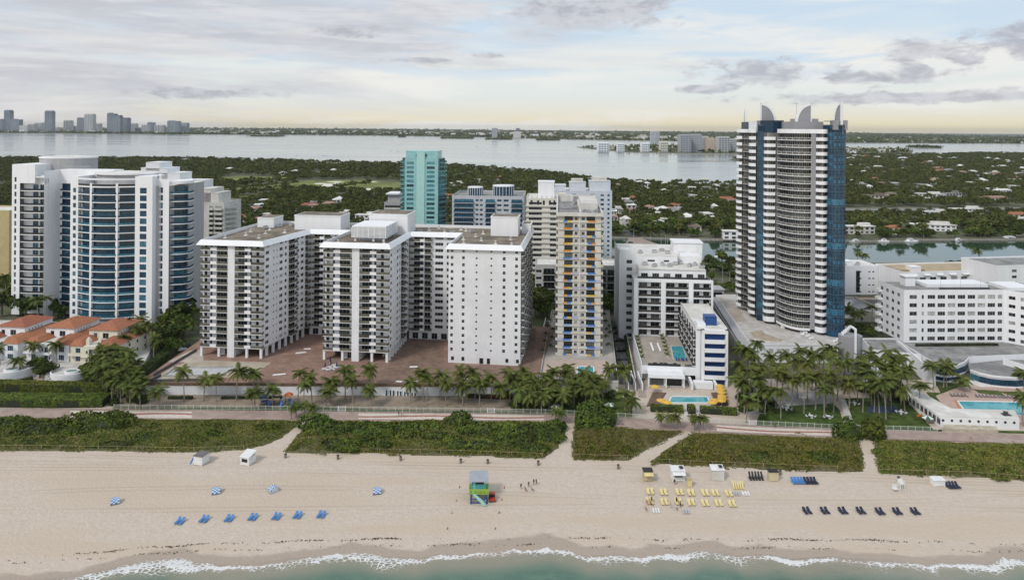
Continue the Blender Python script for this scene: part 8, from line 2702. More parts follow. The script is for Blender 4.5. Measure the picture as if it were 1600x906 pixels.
for (x, y, rz, lb) in [(180, 785, .5, 'blue and white folding beach shade farthest toward the villas'), (338, 769, .3, 'blue and white folding beach shade between the two white huts'), (428, 767, -.9, 'side-on grey-blue folding beach shade'), (589, 769, .2, 'blue and white folding beach shade near the lifeguard tower')]:
 X, Y, z = on_sand(x, y)
 tag(link('folding_shade', shared('shade', shade_mesh), None, (X, Y, z), rz), lb, 'beach shade')
def hut(name, label, px, py, w, d, h, wall, roof, slope=.0, awn=None, opening=True, panel=None, rz=0.0, extra=None, cat='beach hut'):
 X, Y, z = on_sand(px, py)
 t = thing(name, label, cat, (X, Y, z), rz)
 m = MB()
 m.box(-w / 2, w / 2, 0, d, .12, h)
 for x in (-w / 2 + .2, w / 2 - .2):
  m.box(x - .1, x + .1, -.1, d + .1, 0, .12, 0)
 link('wall', m.mesh('wall', wall), t)
 m = MB()
 v = [(-w / 2 - .15, -.2, h + .02), (w / 2 + .15, -.2, h + .02), (w / 2 + .15, d + .15, h + .02 + slope), (-w / 2 - .15, d + .15, h + .02 + slope)]
 m.poly([(a, c, e + .12) for a, c, e in v])
 for i in range(4):
  j = (i + 1) % 4
  m.poly([v[i], v[j], (v[j][0], v[j][1], v[j][2] + .12), (v[i][0], v[i][1], v[i][2] + .12)])
 link('roof', m.mesh('roof', roof), t)
 if opening:
  m = MB()
  m.box(-w * .32, w * .32, -.05, -.002, h * .42, h * .82)
  link('hatch', m.mesh('hatch', BLKP), t)
 if panel:
  m = MB()
  m.box(w * .12, w * .42, d * .2, d * .8, h + .2 + slope, h + .26 + slope)
  link('solar_panel', m.mesh('solar_panel', BLKP), t)
 if awn:
  m = MB()
  m.poly([(-w / 2, -1.3, h * .80), (w / 2, -1.3, h * .80), (w / 2, -.01, h * .98), (-w / 2, -.01, h * .98)])
  m.poly([(-w / 2, -.01, h * .96), (w / 2, -.01, h * .96), (w / 2, -1.3, h * .78), (-w / 2, -1.3, h * .78)])
  link('awning', m.mesh('awning', awn), t)
 if extra:
  extra(t, w, d, h)
 return t
def boards(t, w, d, h):
 for k in range(3):
  m = MB()
  m.prism([(-.28, 0), (.28, 0), (.22, .08), (-.22, .08)], 0, 2.4)
  o = link('beach_board', m.mesh('beach_board', LBLUE if k % 2 == 0 else WPL), t, (-w / 2 - 1.2 + .45 * k, .2, .0))
  o.rotation_euler = (0, .5, 0)
hut('storage_hut', 'plain white storage hut with grey roof and blue boards leaning on it', 309, 727, 2.9, 3.2, 2.6, WPL, col('hut_grey', (.16, .15, .15)), 0, None, False, None, -.25, boards)
hut('beach_kiosk', 'white beach kiosk with open hatch and slanted white roof', 382, 727, 3.0, 3.2, 2.3, WPL, WPL, .8, None, True, None, -.3)
hut('towel_hut', 'pale yellow towel hut with dark solar roof', 1013, 752, 2.5, 2.2, 2.7, TANW, BLKP, 0, CHY, False, None, .0)
hut('cabana_kiosk', 'white kiosk with double awning and red counter behind the yellow beds', 1060, 752, 3.6, 2.2, 2.9, WPL, WPL, .4, WPL, True, True, .0)
hut('cabana_kiosk', 'closed white kiosk with solar panel behind the yellow beds', 1122, 751, 3.4, 2.2, 2.9, OFFW, WPL, .5, None, False, True, .0)
hut('yellow_rack_hut', 'open yellow slatted rack with dark top beside the black stack', 1209, 752, 2.6, 1.6, 2.6, col('pale_yellow', (.58, .50, .33)), BLKP, 0, None, False, None, .0, None, 'rack')
hut('storage_box', 'low white storage box beside the stood-up navy beds', 1468, 760, 3.2, 1.8, 1.6, WPL, WPL, .2, None, False, None, .0, None, 'box')
hut('towel_stand', 'small yellow towel stand between kiosk and yellow beds', 1078, 761, 1.1, 1.0, 2.2, CHY, TANW, 0, None, False, None, .0, None, 'stand')
def frame_stack(label, px, py, w, d, h, mat, n, nm='chair_stack', cat='stack'):
 X, Y, z = on_sand(px, py)
 t = thing(nm, label, cat, (X, Y, z))
 for k in range(n):
  m = shared((nm, w, d, h, n, mat.name), lambda: (lambda q: (q.box(0, w / n * .62, 0, d, .15, .3), q.poly([(0, d * .4, .3), (w / n * .62, d * .4, .3), (w / n * .62, d, h), (0, d, h)]), q.poly([(0, d, h - .1), (w / n * .62, d, h - .1), (w / n * .62, d * .4, .2), (0, d * .4, .2)]), q.box(0, .06, 0, .06, 0, .3), q.box(w / n * .5, w / n * .56, d - .1, d - .04, 0, h * .9), q.mesh('frame', mat))[-1])(MB()))
  link('frame', m, t, (-w / 2 + w * k / n, 0, 0))
frame_stack('black folded frame stack beside the yellow rack', 1184, 751, 4.2, 1.8, 1.8, BLKP, 5)
frame_stack('yellow upright chair stack at the end of the yellow beds', 1156, 765, 3.2, 1.8, 1.7, CHY, 5)
frame_stack('grey flat frame pile beside the last yellow pair', 1153, 775, 2.0, 1.6, .5, FRAME, 3)
frame_stack('white flat frame pile beside the grey one', 1168, 775, 2.2, 1.6, .5, WPL, 3)
frame_stack('white flat frame pile below the people on yellow beds', 1027, 802, 2.0, 1.6, .5, WPL, 3)
frame_stack('grey flat frame pile below the yellow beds', 1074, 803, 2.0, 1.6, .5, FRAME, 3)
# ------------------------------------------------------------------ lifeguard tower
def lifeguard():
 X, Y, z = on_sand(748, 780)
 t = thing('lifeguard_tower', 'lime green and teal lifeguard tower with grey roof and blue base', 'lifeguard tower', (X, Y, z), .03)
 def part(nm, mat, *boxes, parent=None):
  m = MB()
  for q in boxes:
   m.box(*q)
  return link(nm, m.mesh(nm, mat), parent or t)
 for x in (-2.2, 2.0):
  part('skid', DBLUE, (x, x + .25, -2.2, 3.2, 0, .3))
 for x in (-2.2, -.1, 2.0):
  for y in (-1.6, 1.2, 2.9):
   part('leg', DBLUE, (x, x + .22, y, y + .22, .3, 2.4))
 part('cross_beam', DBLUE, (-2.25, 2.3, -1.75, -1.6, .9, 1.15), (-2.25, 2.3, 2.9, 3.1, .9, 1.15), (-2.25, 2.3, -1.9, -1.7, 0, .25))
 part('deck', LIME, (-2.6, 2.6, -2.0, 3.3, 2.4, 2.6))
 for k in range(14):
  part('picket', LIME if k % 3 else col('yellow_lime', (.42, .50, .06)), (-2.55 + .38 * k, -2.55 + .38 * k + .2, -2.0, -1.93, 2.6, 3.6))
 for x in (-2.58, 2.5):
  part('side_rail', LIME, (x, x + .08, -1.9, 3.2, 3.45, 3.6), (x, x + .08, -1.9, 3.2, 2.95, 3.1))
 part('top_rail', col('yellow_lime', (.42, .50, .06)), (-2.6, 2.6, -2.05, -1.9, 3.6, 3.72))
 c = part('cabin', TEALP, (-1.9, 1.9, -.2, 2.9, 2.6, 5.3))
 part('window', BLKP, (-.9, 1.3, -.28, -.2, 4.2, 4.95), parent=c)
 part('door', col('pale_teal', (.20, .52, .56)), (-1.5, -.9, -.26, -.2, 2.7, 4.8), parent=c)
 part('window', WPL, (1.4, 1.8, -.26, -.2, 4.2, 4.9), parent=c)
 m = MB()
 m.poly([(-2.6, -1.2, 5.35), (2.6, -1.2, 5.35), (2.5, 3.4, 6.0), (-2.5, 3.4, 6.0)])
 m.poly([(-2.6, -1.2, 5.2), (-2.5, 3.4, 5.85), (2.5, 3.4, 5.85), (2.6, -1.2, 5.2)])
 for a, b_ in (((-2.6, -1.2, 5.2), (2.6, -1.2, 5.2)), ((2.6, -1.2, 5.2), (2.5, 3.4, 5.85)), ((-2.5, 3.4, 5.85), (-2.6, -1.2, 5.2)), ((2.5, 3.4, 5.85), (-2.5, 3.4, 5.85))):
  m.poly([a, b_, (b_[0], b_[1], b_[2] + .15), (a[0], a[1], a[2] + .15)])
 link('roof', m.mesh('roof', GRYP), t)
 m = MB()
 m.poly([(-1.6, -2.02, 2.5), (-.7, -2.02, 2.5), (2.2, -3.2, .15), (1.3, -3.2, .15)])
 m.poly([(1.3, -3.2, .05), (2.2, -3.2, .05), (-.7, -2.02, 2.4), (-1.6, -2.02, 2.4)])
 m.poly([(-1.7, -2.03, 3.3), (-1.7, -2.03, 3.1), (1.9, -3.3, .7), (1.9, -3.3, .9)])
 link('ramp', m.mesh('ramp', col('mint', (.28, .52, .45))), t)
 # small red patrol buggy parked next to it
 X, Y, z = on_sand(769, 781)
 q = thing('beach_buggy', 'small dark red patrol buggy beside the lifeguard tower', 'buggy', (X, Y, z), .15)
 def qp(nm, mat, *bx):
  m = MB()
  for e in bx:
   m.box(*e)
  link(nm, m.mesh(nm, mat), q)
 qp('body', REDP, (-.7, .7, -1.3, 1.2, .45, .95), (-.65, .65, .3, 1.2, .95, 1.25))
 qp('cargo_bed', BLKP, (-.65, .65, .35, 1.15, 1.25, 1.4))
 qp('seat', BLKP, (-.6, .6, -.2, .25, .95, 1.5))
 qp('roof', REDP, (-.7, .7, -.7, .4, 1.95, 2.05))
 for x in (-.66, .66):
  m = MB()
  m.tube((x, -.65, .95), (x, -.5, 1.95), .04, .04, 5)
  m.tube((x, .35, .95), (x, .3, 1.95), .04, .04, 5)
  link('roll_bar', m.mesh('roll_bar', BLKP), q)
  for y in (-.9, .85):
   m = MB()
   m.tube((x - .12, y, .32), (x + .12, y, .32), .33, .33, 10)
   link('wheel', m.mesh('wheel', BLKP), q)
lifeguard()
# small white guard chair on the navy side
X, Y, z = on_sand(1408, 766)
t = thing('guard_chair', 'tall white lifeguard chair with clutter above the navy beds', 'guard chair', (X, Y, z), .1)
m = MB()
for x in (-.7, .7):
 for y in (-.6, .6):
  m.tube((x * 1.2, y * 1.2, 0), (x * .8, y * .8, 2.0), .08, .07, 5)
m.box(-.7, .7, -.6, .6, 2.0, 2.15)
m.box(-.7, .7, .5, .6, 2.15, 3.0)
m.box(-.75, -.62, -.6, .5, 2.5, 2.6)
m.box(.62, .75, -.6, .5, 2.5, 2.6)
link('frame', m.mesh('frame', WPL), t)
m = MB()
m.box(-2.4, -1.0, -.5, .5, .5, .65)
m.tube((-1.7, 0, 0), (-1.7, 0, .5), .1, .1, 5)
m.box(-2.3, -1.1, .35, .5, .65, 1.5)
link('side_table', m.mesh('side_table', WPL), t)
# cones and litter bins
cone = (lambda q: (q.prism([(-.2, -.2), (.2, -.2), (.2, .2), (-.2, .2)], 0, .05), q.tube((0, 0, .05), (0, 0, .65), .14, .03, 8), q.mesh('traffic_cone', col('cone_red', (.38, .10, .05))))[-1])(MB())
for k, (x, y) in enumerate([(718, 761), (713, 783), (706, 802), (699, 826), (788, 762), (784, 781), (780, 801), (774, 826)]):
 X, Y, z = on_sand(x, y)
 tag(link('traffic_cone', cone, None, (X, Y, z)), 'small orange cone in the line on the %s side of the lifeguard tower' % ('villa' if k < 4 else 'yellow bed'), 'cone', 'cones marking the lifeguard lane')
binm = (lambda q: (q.tube((0, 0, 0), (0, 0, 1.1), .36, .40, 10), q.tube((0, 0, 1.1), (0, 0, 1.25), .42, .3, 10, 1), q.mesh('litter_bin', [col('bin', (.20, .17, .14)), BLKP]))[-1])(MB())
for (x, y) in [(446, 715), (528, 717), (626, 719), (720, 723), (762, 724), (841, 726), (966, 732), (1219, 741), (1404, 751)]:
 X, Y, z = on_sand(x, y)
 tag(link('litter_bin', binm, None, (X, Y, z)), 'brown litter bin on the sand along the foot of the dunes', 'litter bin', 'litter bins below the dunes')
# ------------------------------------------------------------------ people
def person_mesh(pose, shirt, short, skin, hair):
 """one continuous skinned body; clothing follows the body by height"""
 V, E, R = [], [], []
 def add(p, r, a=None):
  V.append(p)
  R.append(r)
  if a is not None:
   E.append((a, len(V) - 1))
  return len(V) - 1
 sit = pose == 'sit'
 ph = .45 if sit else .95
 pel = add((0, 0, ph), .15)
 wst = add((0, .02 if not sit else .05, ph + .2), .13, pel)
 chs = add((0, .03 if not sit else .12, ph + .42), .16, wst)
 nek = add((0, .02 if not sit else .14, ph + .58), .06, chs)
 hd = add((0, 0 if not sit else .12, ph + .68), .095, nek)
 add((0, 0 if not sit else .12, ph + .79), .085, hd)
 for s in (-1, 1):
  sh = add((s * .19, .03 if not sit else .13, ph + .50), .06, chs)
  if pose == 'walk':
   el = add((s * .25, .03 - s * .14, ph + .24), .045, sh)
   hn = add((s * .24, -.08 - s * .2, ph + .02), .035, el)
  elif sit:
   el = add((s * .26, .0, ph + .25), .045, sh)
   hn = add((s * .18, -.25, ph + .18), .035, el)
  else:
   el = add((s * .26, .04, ph + .24), .045, sh)
   hn = add((s * .24, -.04, ph - .02), .035, el)
  for q in (-1, 0, 1):
   add((V[hn][0] + q * .02, V[hn][1] - .03, V[hn][2] - .09), .012, hn)
  hp = add((s * .10, 0, ph - .06), .095, pel)
  if sit:
   kn = add((s * .14, -.45, ph + .02), .065, hp)
   an = add((s * .14, -.62, .06), .04, kn)
  elif pose == 'walk':
   kn = add((s * .10, -.12 * s - .06, .50), .065, hp)
   an = add((s * .10, .22 * -s, .09), .04, kn)
  else:
   kn = add((s * .11, -.02, .50), .065, hp)
   an = add((s * .12, .02, .08), .04, kn)
  add((V[an][0], V[an][1] - .16, .04), .035, an)
 me = bpy.data.meshes.new('person')
 me.from_pydata(V, E, [])
 o = bpy.data.objects.new('person_tmp', me)
 COL.objects.link(o)
 sk = o.modifiers.new('s', 'SKIN')
 for i, r in enumerate(R):
  me.skin_vertices[0].data[i].radius = (r, r)
 me.skin_vertices[0].data[0].use_root = True
 o.modifiers.new('d', 'SUBSURF').levels = 1
 dg = bpy.context.evaluated_depsgraph_get()
 res = bpy.data.meshes.new_from_object(o.evaluated_get(dg))
 bpy.data.objects.remove(o)
 res.materials.clear()
 for mt in (skin, shirt, short, hair):
  res.materials.append(mt)
 for p in res.polygons:
  c = p.center
  arm = abs(c.x) > .225
  if c.z > ph + .74 or (c.z > ph + .64 and c.y > .05 + (.12 if sit else 0)):
   mi = 3
  elif c.z > ph + .56:
   mi = 0
  elif c.z > ph + .10 and not arm:
   mi = 1
  elif c.z > ph - .35 and not arm and (not sit or c.y > -.35):
   mi = 2
  else:
   mi = 0
  p.material_index = mi
 return res
SK1, SK2 = col('skin', (.45, .27, .18)), col('skin_dark', (.20, .11, .07))
HR = col('hair', (.03, .02, .015))
pm = {}
for nm, pose, sh, so, sk in (('a', 'stand', BLKP, BLKP, SK1), ('b', 'stand', col('brown_shirt', (.12, .07, .05)), NAVY, SK2), ('c', 'sit', col('orange_shirt', (.42, .14, .07)), BLKP, SK1), ('d', 'sit', SK1, NAVY, SK1), ('e', 'walk', WPL, BLKP, SK1), ('f', 'walk', col('maroon_shirt', (.16, .04, .04)), NAVY, SK2), ('g', 'sit', WPL, LBLUE, SK2), ('h', 'stand', SK1, LBLUE, SK1)):
 pm[nm] = person_mesh(pose, sh, so, sk, HR)
PL = {'a': 'person in black standing', 'b': 'person in a brown top standing', 'c': 'person in an orange top sitting', 'd': 'bare-backed person in navy shorts sitting', 'e': 'person in a white top walking', 'f': 'person in a maroon top walking', 'g': 'person in a white top sitting', 'h': 'bare-chested person in blue shorts standing'}
for (k, x, y, rz, w) in [('a', 814, 764, .3, 'apart beside the beach group right of the lifeguard tower'), ('b', 834, 757, 2.6, 'behind the beach group right of the lifeguard tower'), ('a', 838, 757, 2.2, 'behind the beach group next to the brown-topped one'), ('c', 821, 767, .8, 'on the sand in the beach group'), ('b', 826, 761, 3.0, 'in the middle of the beach group'), ('d', 831, 767, 1.8, 'on the sand in the beach group'),
       ('d', 1011, 787, .4, 'on a yellow bed at the row end'), ('b', 1018, 785, .2, 'beside the yellow beds at the row end'), ('c', 1017, 789, 1.0, 'before the yellow beds at the row end'), ('a', 1057, 786, .3, 'among the yellow beds in the middle'), ('h', 1048, 793, 1.2, 'on the sand before the middle yellow beds'), ('g', 1056, 795, .5, 'on the sand before the middle yellow beds'), ('b', 1063, 792, 2.0, 'beside the middle yellow beds'), ('d', 1009, 797, .4, 'on the sand near the white frame pile'),
       ('a', 1054, 757, 2.8, 'at the counter of the double-awning kiosk'), ('f', 379, 722, .9, 'at the open white beach kiosk')]:
 X, Y, z = on_sand(x, y)
 tag(link('person', pm[k], None, (X, Y, z - .02), rz), PL[k] + ' ' + w, 'person')
for (k, x, y, rz, w) in [('f', 623, 650, 1.5, 'on the promenade in a group of three'), ('e', 627, 650, 1.6, 'on the promenade in a group of three'), ('h', 631, 650, -1.5, 'on the promenade in a group of three'), ('e', 1517, 686, 1.5, 'along the promenade below the bathhouse'), ('f', 1211, 669, 1.4, 'along the promenade before the palm court')]:
 X, Y = gp(x, y, 2.26)
 tag(link('person', pm[k], None, (X, Y, 2.26), rz), PL[k] + ' ' + w, 'person')
# ------------------------------------------------------------------ promenade fence
FP = M('fence_paint', (.62, .68, .63), var=.06, rough=.4)
post_m = (lambda q: (q.box(-.06, .06, -.06, .06, 0, 1.55), q.box(-.08, .08, -.08, .08, 1.55, 1.62), q.mesh('post', FP))[-1])(MB())
for k, (a, c, lb) in enumerate([(178, 528, 'pale green promenade fence from the villas to the first gate'), (540, 762, 'pale green promenade fence between the two white gates'), (772, 1000, 'pale promenade fence before the palm grove of the colour-panelled tower'), (1006, 1170, 'pale promenade fence before the garden pool'), (1182, 1318, 'pale promenade fence before the palm court lawn'), (1338, 1465, 'pale promenade fence ending at the bathhouse')]):
 n = max(6, int((c - a) / 11))
 pts = [gp(x, px_line(BW_TOP, x) - .6, 2.26) for x in np.linspace(a, c, n + 1)]
 t = thing('promenade_fence', lb, 'fence')
 for p in pts:
  link('post', post_m, t, (p[0], p[1], 2.2))
 for z0, z1, nm in ((1.40, 1.48, 'rail'), (.20, .27, 'rail')):
  m = MB()
  m.band(pts, 2.2 + z0, 2.2 + z1, .05)
  link(nm, m.mesh(nm, FP), t)
 m = MB()
 for p, q in zip(pts[:-1], pts[1:]):
  L = math.hypot(q[0] - p[0], q[1] - p[1])
  nb = int(L / .30)
  for j in range(1, nb):
   x, y = p[0] + (q[0] - p[0]) * j / nb, p[1] + (q[1] - p[1]) * j / nb
   m.poly([(x - .025, y, 2.45), (x + .025, y, 2.45), (x + .025, y, 3.62), (x - .025, y, 3.62)])
   m.poly([(x, y - .025, 2.45), (x, y + .025, 2.45), (x, y + .025, 3.62), (x, y - .025, 3.62)])
 o = link('pickets', m.mesh('pickets', FP), t)
 o['kind'] = 'stuff'
for (x, lb) in ((534, 'white gate in the promenade fence before the slab block'), (767, 'white gate in the promenade fence near the palm grove'), (1176, 'white gate leaf beside the palm court')):
 X, Y = gp(x, px_line(BW_TOP, x) - .6, 2.26)
 t = thing('gate', lb, 'gate', (X, Y, 2.2))
 for s in (-1.2, 1.2):
  link('post', (lambda q: (q.box(-.1, .1, -.1, .1, 0, 1.75), q.mesh('post', WHITE2))[-1])(MB()), t, (s, 0, 0))
 m = MB()
 for j in range(7):
  m.box(-1.05 + .3 * j, -.97 + .3 * j, -.03, .03, .2, 1.5)
 m.box(-1.08, 1.08, -.05, .05, 1.45, 1.55)
 m.box(-1.08, 1.08, -.05, .05, .1, .22)
 link('leaf', m.mesh('leaf', WHITE2), t)
# rope posts round the dunes
ropem = (lambda q: (q.tube((0, 0, 0), (0, 0, 1.15), .07, .06, 5), q.mesh('post', TANW))[-1])(MB())
for i, poly in enumerate(DUNE_POLYS):
 t = thing('rope_fence', ['thin rope fence along the villa dune', 'thin rope fence along the bushy dune', 'thin rope fence along the small dune patch', 'thin rope fence along the dune behind the yellow beds', 'thin rope fence along the dune below the bathhouse'][i], 'rope fence')
 cx, cy = sum(p[0] for p in poly) / len(poly), sum(p[1] for p in poly) / len(poly)
 ring = [(p[0] + (cx - p[0]) * .004, p[1] + (cy - p[1]) * .10) for p in poly if p[1] < cy - 3]
 ring.sort(key=lambda p: p[0])
 P3 = []
 for a, c in zip(ring[:-1], ring[1:]):
  L = math.hypot(c[0] - a[0], c[1] - a[1])
  for j in range(max(1, int(L / 5.5))):
   u = j / max(1, int(L / 5.5))
   x, y = a[0] + (c[0] - a[0]) * u, a[1] + (c[1] - a[1]) * u
   if abs(x) < 170:
    r = float(dune_rise(np.array([x]), np.array([y]), poly)[0][0])
    z = float(sandz(x, y)) + r
    P3.append((x, y, z))
    link('post', ropem, t, (x, y, z))
 m = MB()
 for p, q in zip(P3[:-1], P3[1:]):
  m.tube((p[0], p[1], p[2] + 1.0), (q[0], q[1], q[2] + 1.0), .025, .025, 4, 0, False)
 link('rope', m.mesh('rope', TANW), t)
# ------------------------------------------------------------------ playground, boards on the wall, garden furniture
X, Y = gp(433, 630, 2.2)
t = thing('playground', 'blue and yellow playground climbing frame before the retaining wall', 'playground', (X, Y, 2.1), .05)
for nm, mat, bx in (('tower', DBLUE, [(-1.2, -1.0, -1, -.8, 0, 3.6), (1.0, 1.2, -1, -.8, 0, 3.6), (-1.2, -1.0, .8, 1, 0, 3.6), (1.0, 1.2, .8, 1, 0, 3.6), (-1.2, 1.2, -1, 1, 1.4, 1.55)]), ('panel', CHY, [(-1.2, 1.2, -1.05, -1, 1.6, 2.4), (2.2, 3.8, -.6, -.5, .3, 1.6)]),
     ('tower', DBLUE, [(3.0, 3.2, -1, -.8, 0, 3.0), (4.6, 4.8, -1, -.8, 0, 3.0), (3.0, 4.8, -1, 1, 1.1, 1.25), (-5.4, -5.2, -1, -.8, 0, 2.4), (-3.4, -3.2, -1, -.8, 0, 2.4), (-5.4, -3.2, -1, 1, .9, 1.05)]), ('bridge', CHY, [(1.2, 3.0, -.5, .5, 1.2, 1.35)]), ('panel', TANW, [(-3.2, -1.2, -.5, .5, 1.1, 1.2)])):
 m = MB()
 for e in bx:
  m.box(*e)
 link(nm, m.mesh(nm, mat), t)
for x, mt in ((0, CHY), (3.9, ORNG), (-4.3, DBLUE)):
 m = MB()
 m.prism([(-1.5, -1.3), (1.5, -1.3), (1.5, 1.3), (-1.5, 1.3)], 0, 1.1, sc=.05)
 link('roof', m.mesh('roof', mt), t, (x, 0, 3.6 if x == 0 else 3.0 if x > 0 else 2.4))
for x in (-2.2, 2.0, 5.6):
 m = MB()
 for j in range(6):
  a, c = j / 6, (j + 1) / 6
  m.poly([(-.4, -1 - 2.4 * a, 1.5 * (1 - a) ** 1.4 + .15), (.4, -1 - 2.4 * a, 1.5 * (1 - a) ** 1.4 + .15), (.4, -1 - 2.4 * c, 1.5 * (1 - c) ** 1.4 + .15), (-.4, -1 - 2.4 * c, 1.5 * (1 - c) ** 1.4 + .15)][::-1])
 m.box(-.45, -.4, -3.4, -1, .1, .5)
 m.box(.4, .45, -3.4, -1, .1, .5)
 link('slide', m.mesh('slide', LBLUE), t, (x, 0, 0))
for k in range(22):
 px = 601 + k * 2.25
 X, Y = gp(px, 618.5, 2.1)
 nm = ['white', 'navy', 'pale blue', 'white', 'black'][k % 5]
 mt = [WPL, NAVY, col('pale_blue', (.34, .48, .62)), WPL, BLKP][k % 5]
 m = shared(('sboard', nm), lambda mt=mt: (lambda q: (q.prism([(-.30, 0), (.30, 0), (.30, .1), (-.30, .1)], .0, 2.3), q.prism([(-.30, 0), (.30, 0), (.30, .1), (-.30, .1)], 2.3, 2.9, sc=.35), q.mesh('paddle_board', mt))[-1])(MB()))
 o = tag(link('paddle_board', m, None, (X, Y, 2.05)), nm + ' paddle board stood upright in the rack on the white wall', 'paddle board', 'paddle boards on the wall')
 o.rotation_euler = (-.12, PR.uniform(-.05, .05), 0)
GP = parasol_mesh(1.9, 2.3, WPL, col('dark_green', (.03, .14, .06)))
for (x, y, lb) in [(868, 643, 'green and white striped garden parasol on the lawn toward the slab block'), (952, 640, 'green and white striped garden parasol near the large round bush'), (1449, 660, 'green and white striped parasol at the corner of the bathhouse lawn')]:
 X, Y = gp(x, y, 2.2)
 tag(link('garden_parasol', GP, None, (X, Y, 2.2)), lb, 'parasol')
def picnic():
 m = MB()
 m.tube((0, 0, .7), (0, 0, .78), .8, .8, 12)
 m.tube((0, 0, 0), (0, 0, .7), .12, .1, 6)
 for k in range(4):
  a = 1.571 * k + .78
  x, y = 1.3 * math.cos(a), 1.3 * math.sin(a)
  m.box(x - .35, x + .35, y - .35, y + .35, .40, .47)
  m.tube((x, y, 0), (x, y, .4), .06, .06, 5)
  m.box(x - .35 + .3 * math.cos(a), x + .35 + .3 * math.cos(a), y + .3 * math.sin(a) - .04, y + .3 * math.sin(a) + .04, .47, .95)
 return m.mesh('garden_table', WPL)
for (x, y) in [(1267, 652), (1294, 653), (1230, 640), (1256, 624), (1408, 646), (1335, 632)]:
 X, Y = gp(x, y, 2.2)
 tag(link('garden_table', shared('picnic', picnic), None, (X, Y, 2.2), PR.random()), 'round white garden table with four seats on the lawn among palms', 'table', 'garden tables under the palms')
X, Y = gp(1437, 650, 2.2)
m = MB()
m.prism([(-1.7, 0), (-.9, -.35), (.9, -.35), (1.7, 0), (.9, .35), (-.9, .35)], .05, .4, sc=1.1)
m.prism([(-.5, -.2), (.5, -.2), (.5, .2), (-.5, .2)], .4, .5)
tag(link('kayak', m.mesh('kayak', ORNG), None, (X, Y, 2.2), .5), 'orange kayak lying on the lawn beside the bathhouse', 'kayak')
slab_px('play_mat', [(1354, 644), (1408, 645), (1400, 634), (1358, 634)], 2.21, col('mat_blue', (.03, .06, .12)), .02)
# ------------------------------------------------------------------ parked cars
def make_car(paint):
 t = link('parked_car', None)
 m = MB()
 prof = [(-2.2, .35), (2.2, .35), (2.25, .75), (1.2, .92), (.6, 1.42), (-1.1, 1.45), (-1.9, .98), (-2.25, .9)]
 for s in (-.85, .85):
  pts = [(x, s * (1 if z < 1.0 else .82), z) for x, z in prof]
  m.poly(pts if s < 0 else pts[::-1])
 for i in range(len(prof)):
  a, c = prof[i], prof[(i + 1) % len(prof)]
  ya, yc = .85 * (1 if a[1] < 1 else .82), .85 * (1 if c[1] < 1 else .82)
  m.poly([(a[0], ya, a[1]), (a[0], -ya, a[1]), (c[0], -yc, c[1]), (c[0], yc, c[1])])
 link('body', m.mesh('body', paint), t)
 g = [MB() for _ in range(4)]
 g[0].poly([(1.16, -.70, .96), (1.16, .70, .96), (.66, .64, 1.40), (.66, -.64, 1.40)])
 g[1].poly([(-1.86, .70, 1.02), (-1.86, -.70, 1.02), (-1.16, -.64, 1.43), (-1.16, .64, 1.43)])
 for s in (-1, 1):
  q = [(1.0, s * .83, .98), (.55, s * .715, 1.36), (-1.0, s * .715, 1.38), (-1.6, s * .82, 1.02)]
  g[2 + (s > 0)].poly(q if s > 0 else q[::-1])
 for n_, q in zip(('windscreen', 'rear_window', 'side_window', 'side_window'), g):
  link(n_, q.mesh(n_, GLASSD), t)
 w = MB()
 w.tube((0, -.12, 0), (0, .12, 0), .33, .33, 12)
 wm = w.mesh('wheel', BLKP)
 for x in (-1.4, 1.4):
  for y in (-.8, .8):
   link('wheel', wm, t, (x, y, .33))
 for y in (-.75, .45):
  l = MB()
  l.box(2.18, 2.27, y, y + .3, .6, .75)
  link('headlight', l.mesh('headlight', WPL), t)
 return t
protos = {n: make_car(col('car_' + n, c, rough=.2)) for n, c in (('black', (.015, .015, .018)), ('dark_grey', (.06, .065, .07)), ('white', (.65, .65, .66)), ('red', (.28, .02, .02)), ('navy', (.02, .03, .08)))}
used = set()
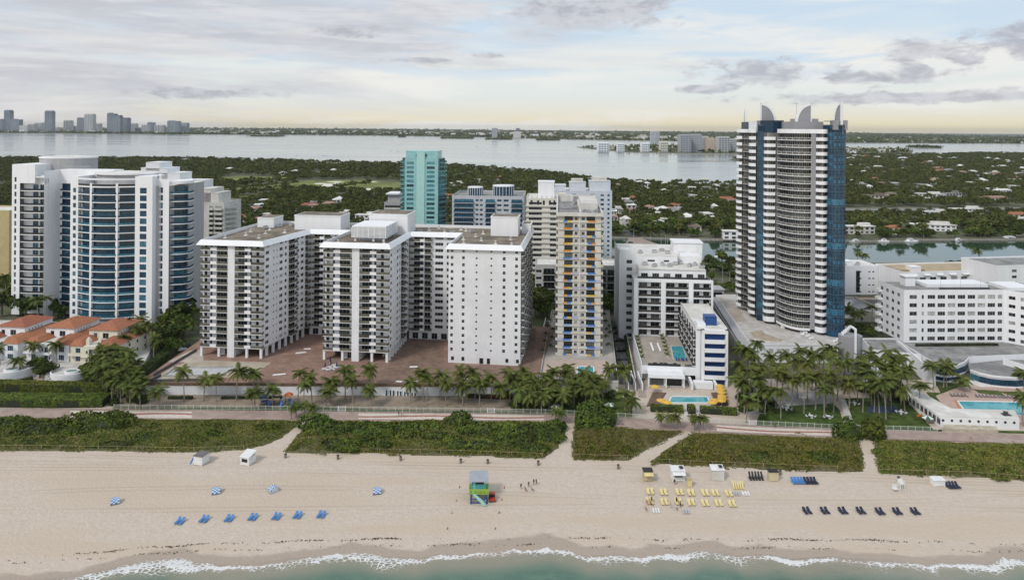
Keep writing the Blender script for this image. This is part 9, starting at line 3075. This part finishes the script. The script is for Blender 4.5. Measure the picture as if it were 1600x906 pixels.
for (n, x, y, z, rz, w) in [('black', 964, 513, 2.3, .05, 'in the sunken car park beside the tower'), ('dark_grey', 966, 521, 2.3, .05, 'in the sunken car park beside the tower'), ('black', 968, 533, 2.3, .05, 'in the sunken car park beside the tower'), ('black', 971, 549, 2.3, .05, 'in the sunken car park beside the tower'), ('dark_grey', 973, 562, 2.3, .05, 'in the sunken car park beside the tower'),
       ('white', 849, 520, 2.3, .1, 'on the narrow driveway of the slab block'), ('dark_grey', 847, 527, 2.3, .1, 'on the narrow driveway of the slab block'), ('red', 845, 534, 2.3, .1, 'on the narrow driveway of the slab block'), ('white', 843, 541, 2.3, .1, 'on the narrow driveway of the slab block'), ('black', 841, 550, 2.3, .1, 'on the narrow driveway of the slab block'),
       ('navy', 1350, 578, 2.1, 1.4, 'in the drive between pylon and service building'), ('white', 1355, 590, 2.1, .2, 'in the drive between pylon and service building'), ('dark_grey', 985, 380, 3.2, .1, 'on the creek bridge road'), ('black', 1000, 385, 3.2, .1, 'on the creek bridge road'), ('white', 1012, 390, 3.2, .1, 'on the creek bridge road'),
       ('white', 283, 548, 2.0, .8, 'in the gap beside the curved tower'), ('dark_grey', 290, 542, 2.0, .8, 'in the gap beside the curved tower')]:
 X, Y = gp(x, y, z)
 o = protos[n] if n not in used else copy_tree(protos[n])
 used.add(n)
 o.location = (X, Y, z)
 o.rotation_euler = (0, 0, rz)
 tag(o, n.replace('_', ' ') + ' car ' + w, 'car', 'parked cars')
for p in PALM_PROTO:
 if p.location[1] < -1000:
  for ch in list(p.children):
   bpy.data.objects.remove(ch)
  bpy.data.objects.remove(p)
# ------------------------------------------------------------------ sea air
hz = bpy.data.materials.new('haze')
hz.use_nodes = True
ht = hz.node_tree
ht.nodes.clear()
pv = nd(ht, 'ShaderNodeVolumePrincipled', {'Color': (.88, .91, .95, 1), 'Density': 2.4e-5, 'Anisotropy': .2})
nd(ht, 'ShaderNodeOutputMaterial', {'Volume': pv.outputs[0]})
mb = MB()
mb.box(-31000, 31000, -600, 24500, -6.0, 150.0)
o = link('haze', mb.mesh('haze', hz))
tag(o, 'thin pale sea haze over the bay', 'haze', kind='stuff')
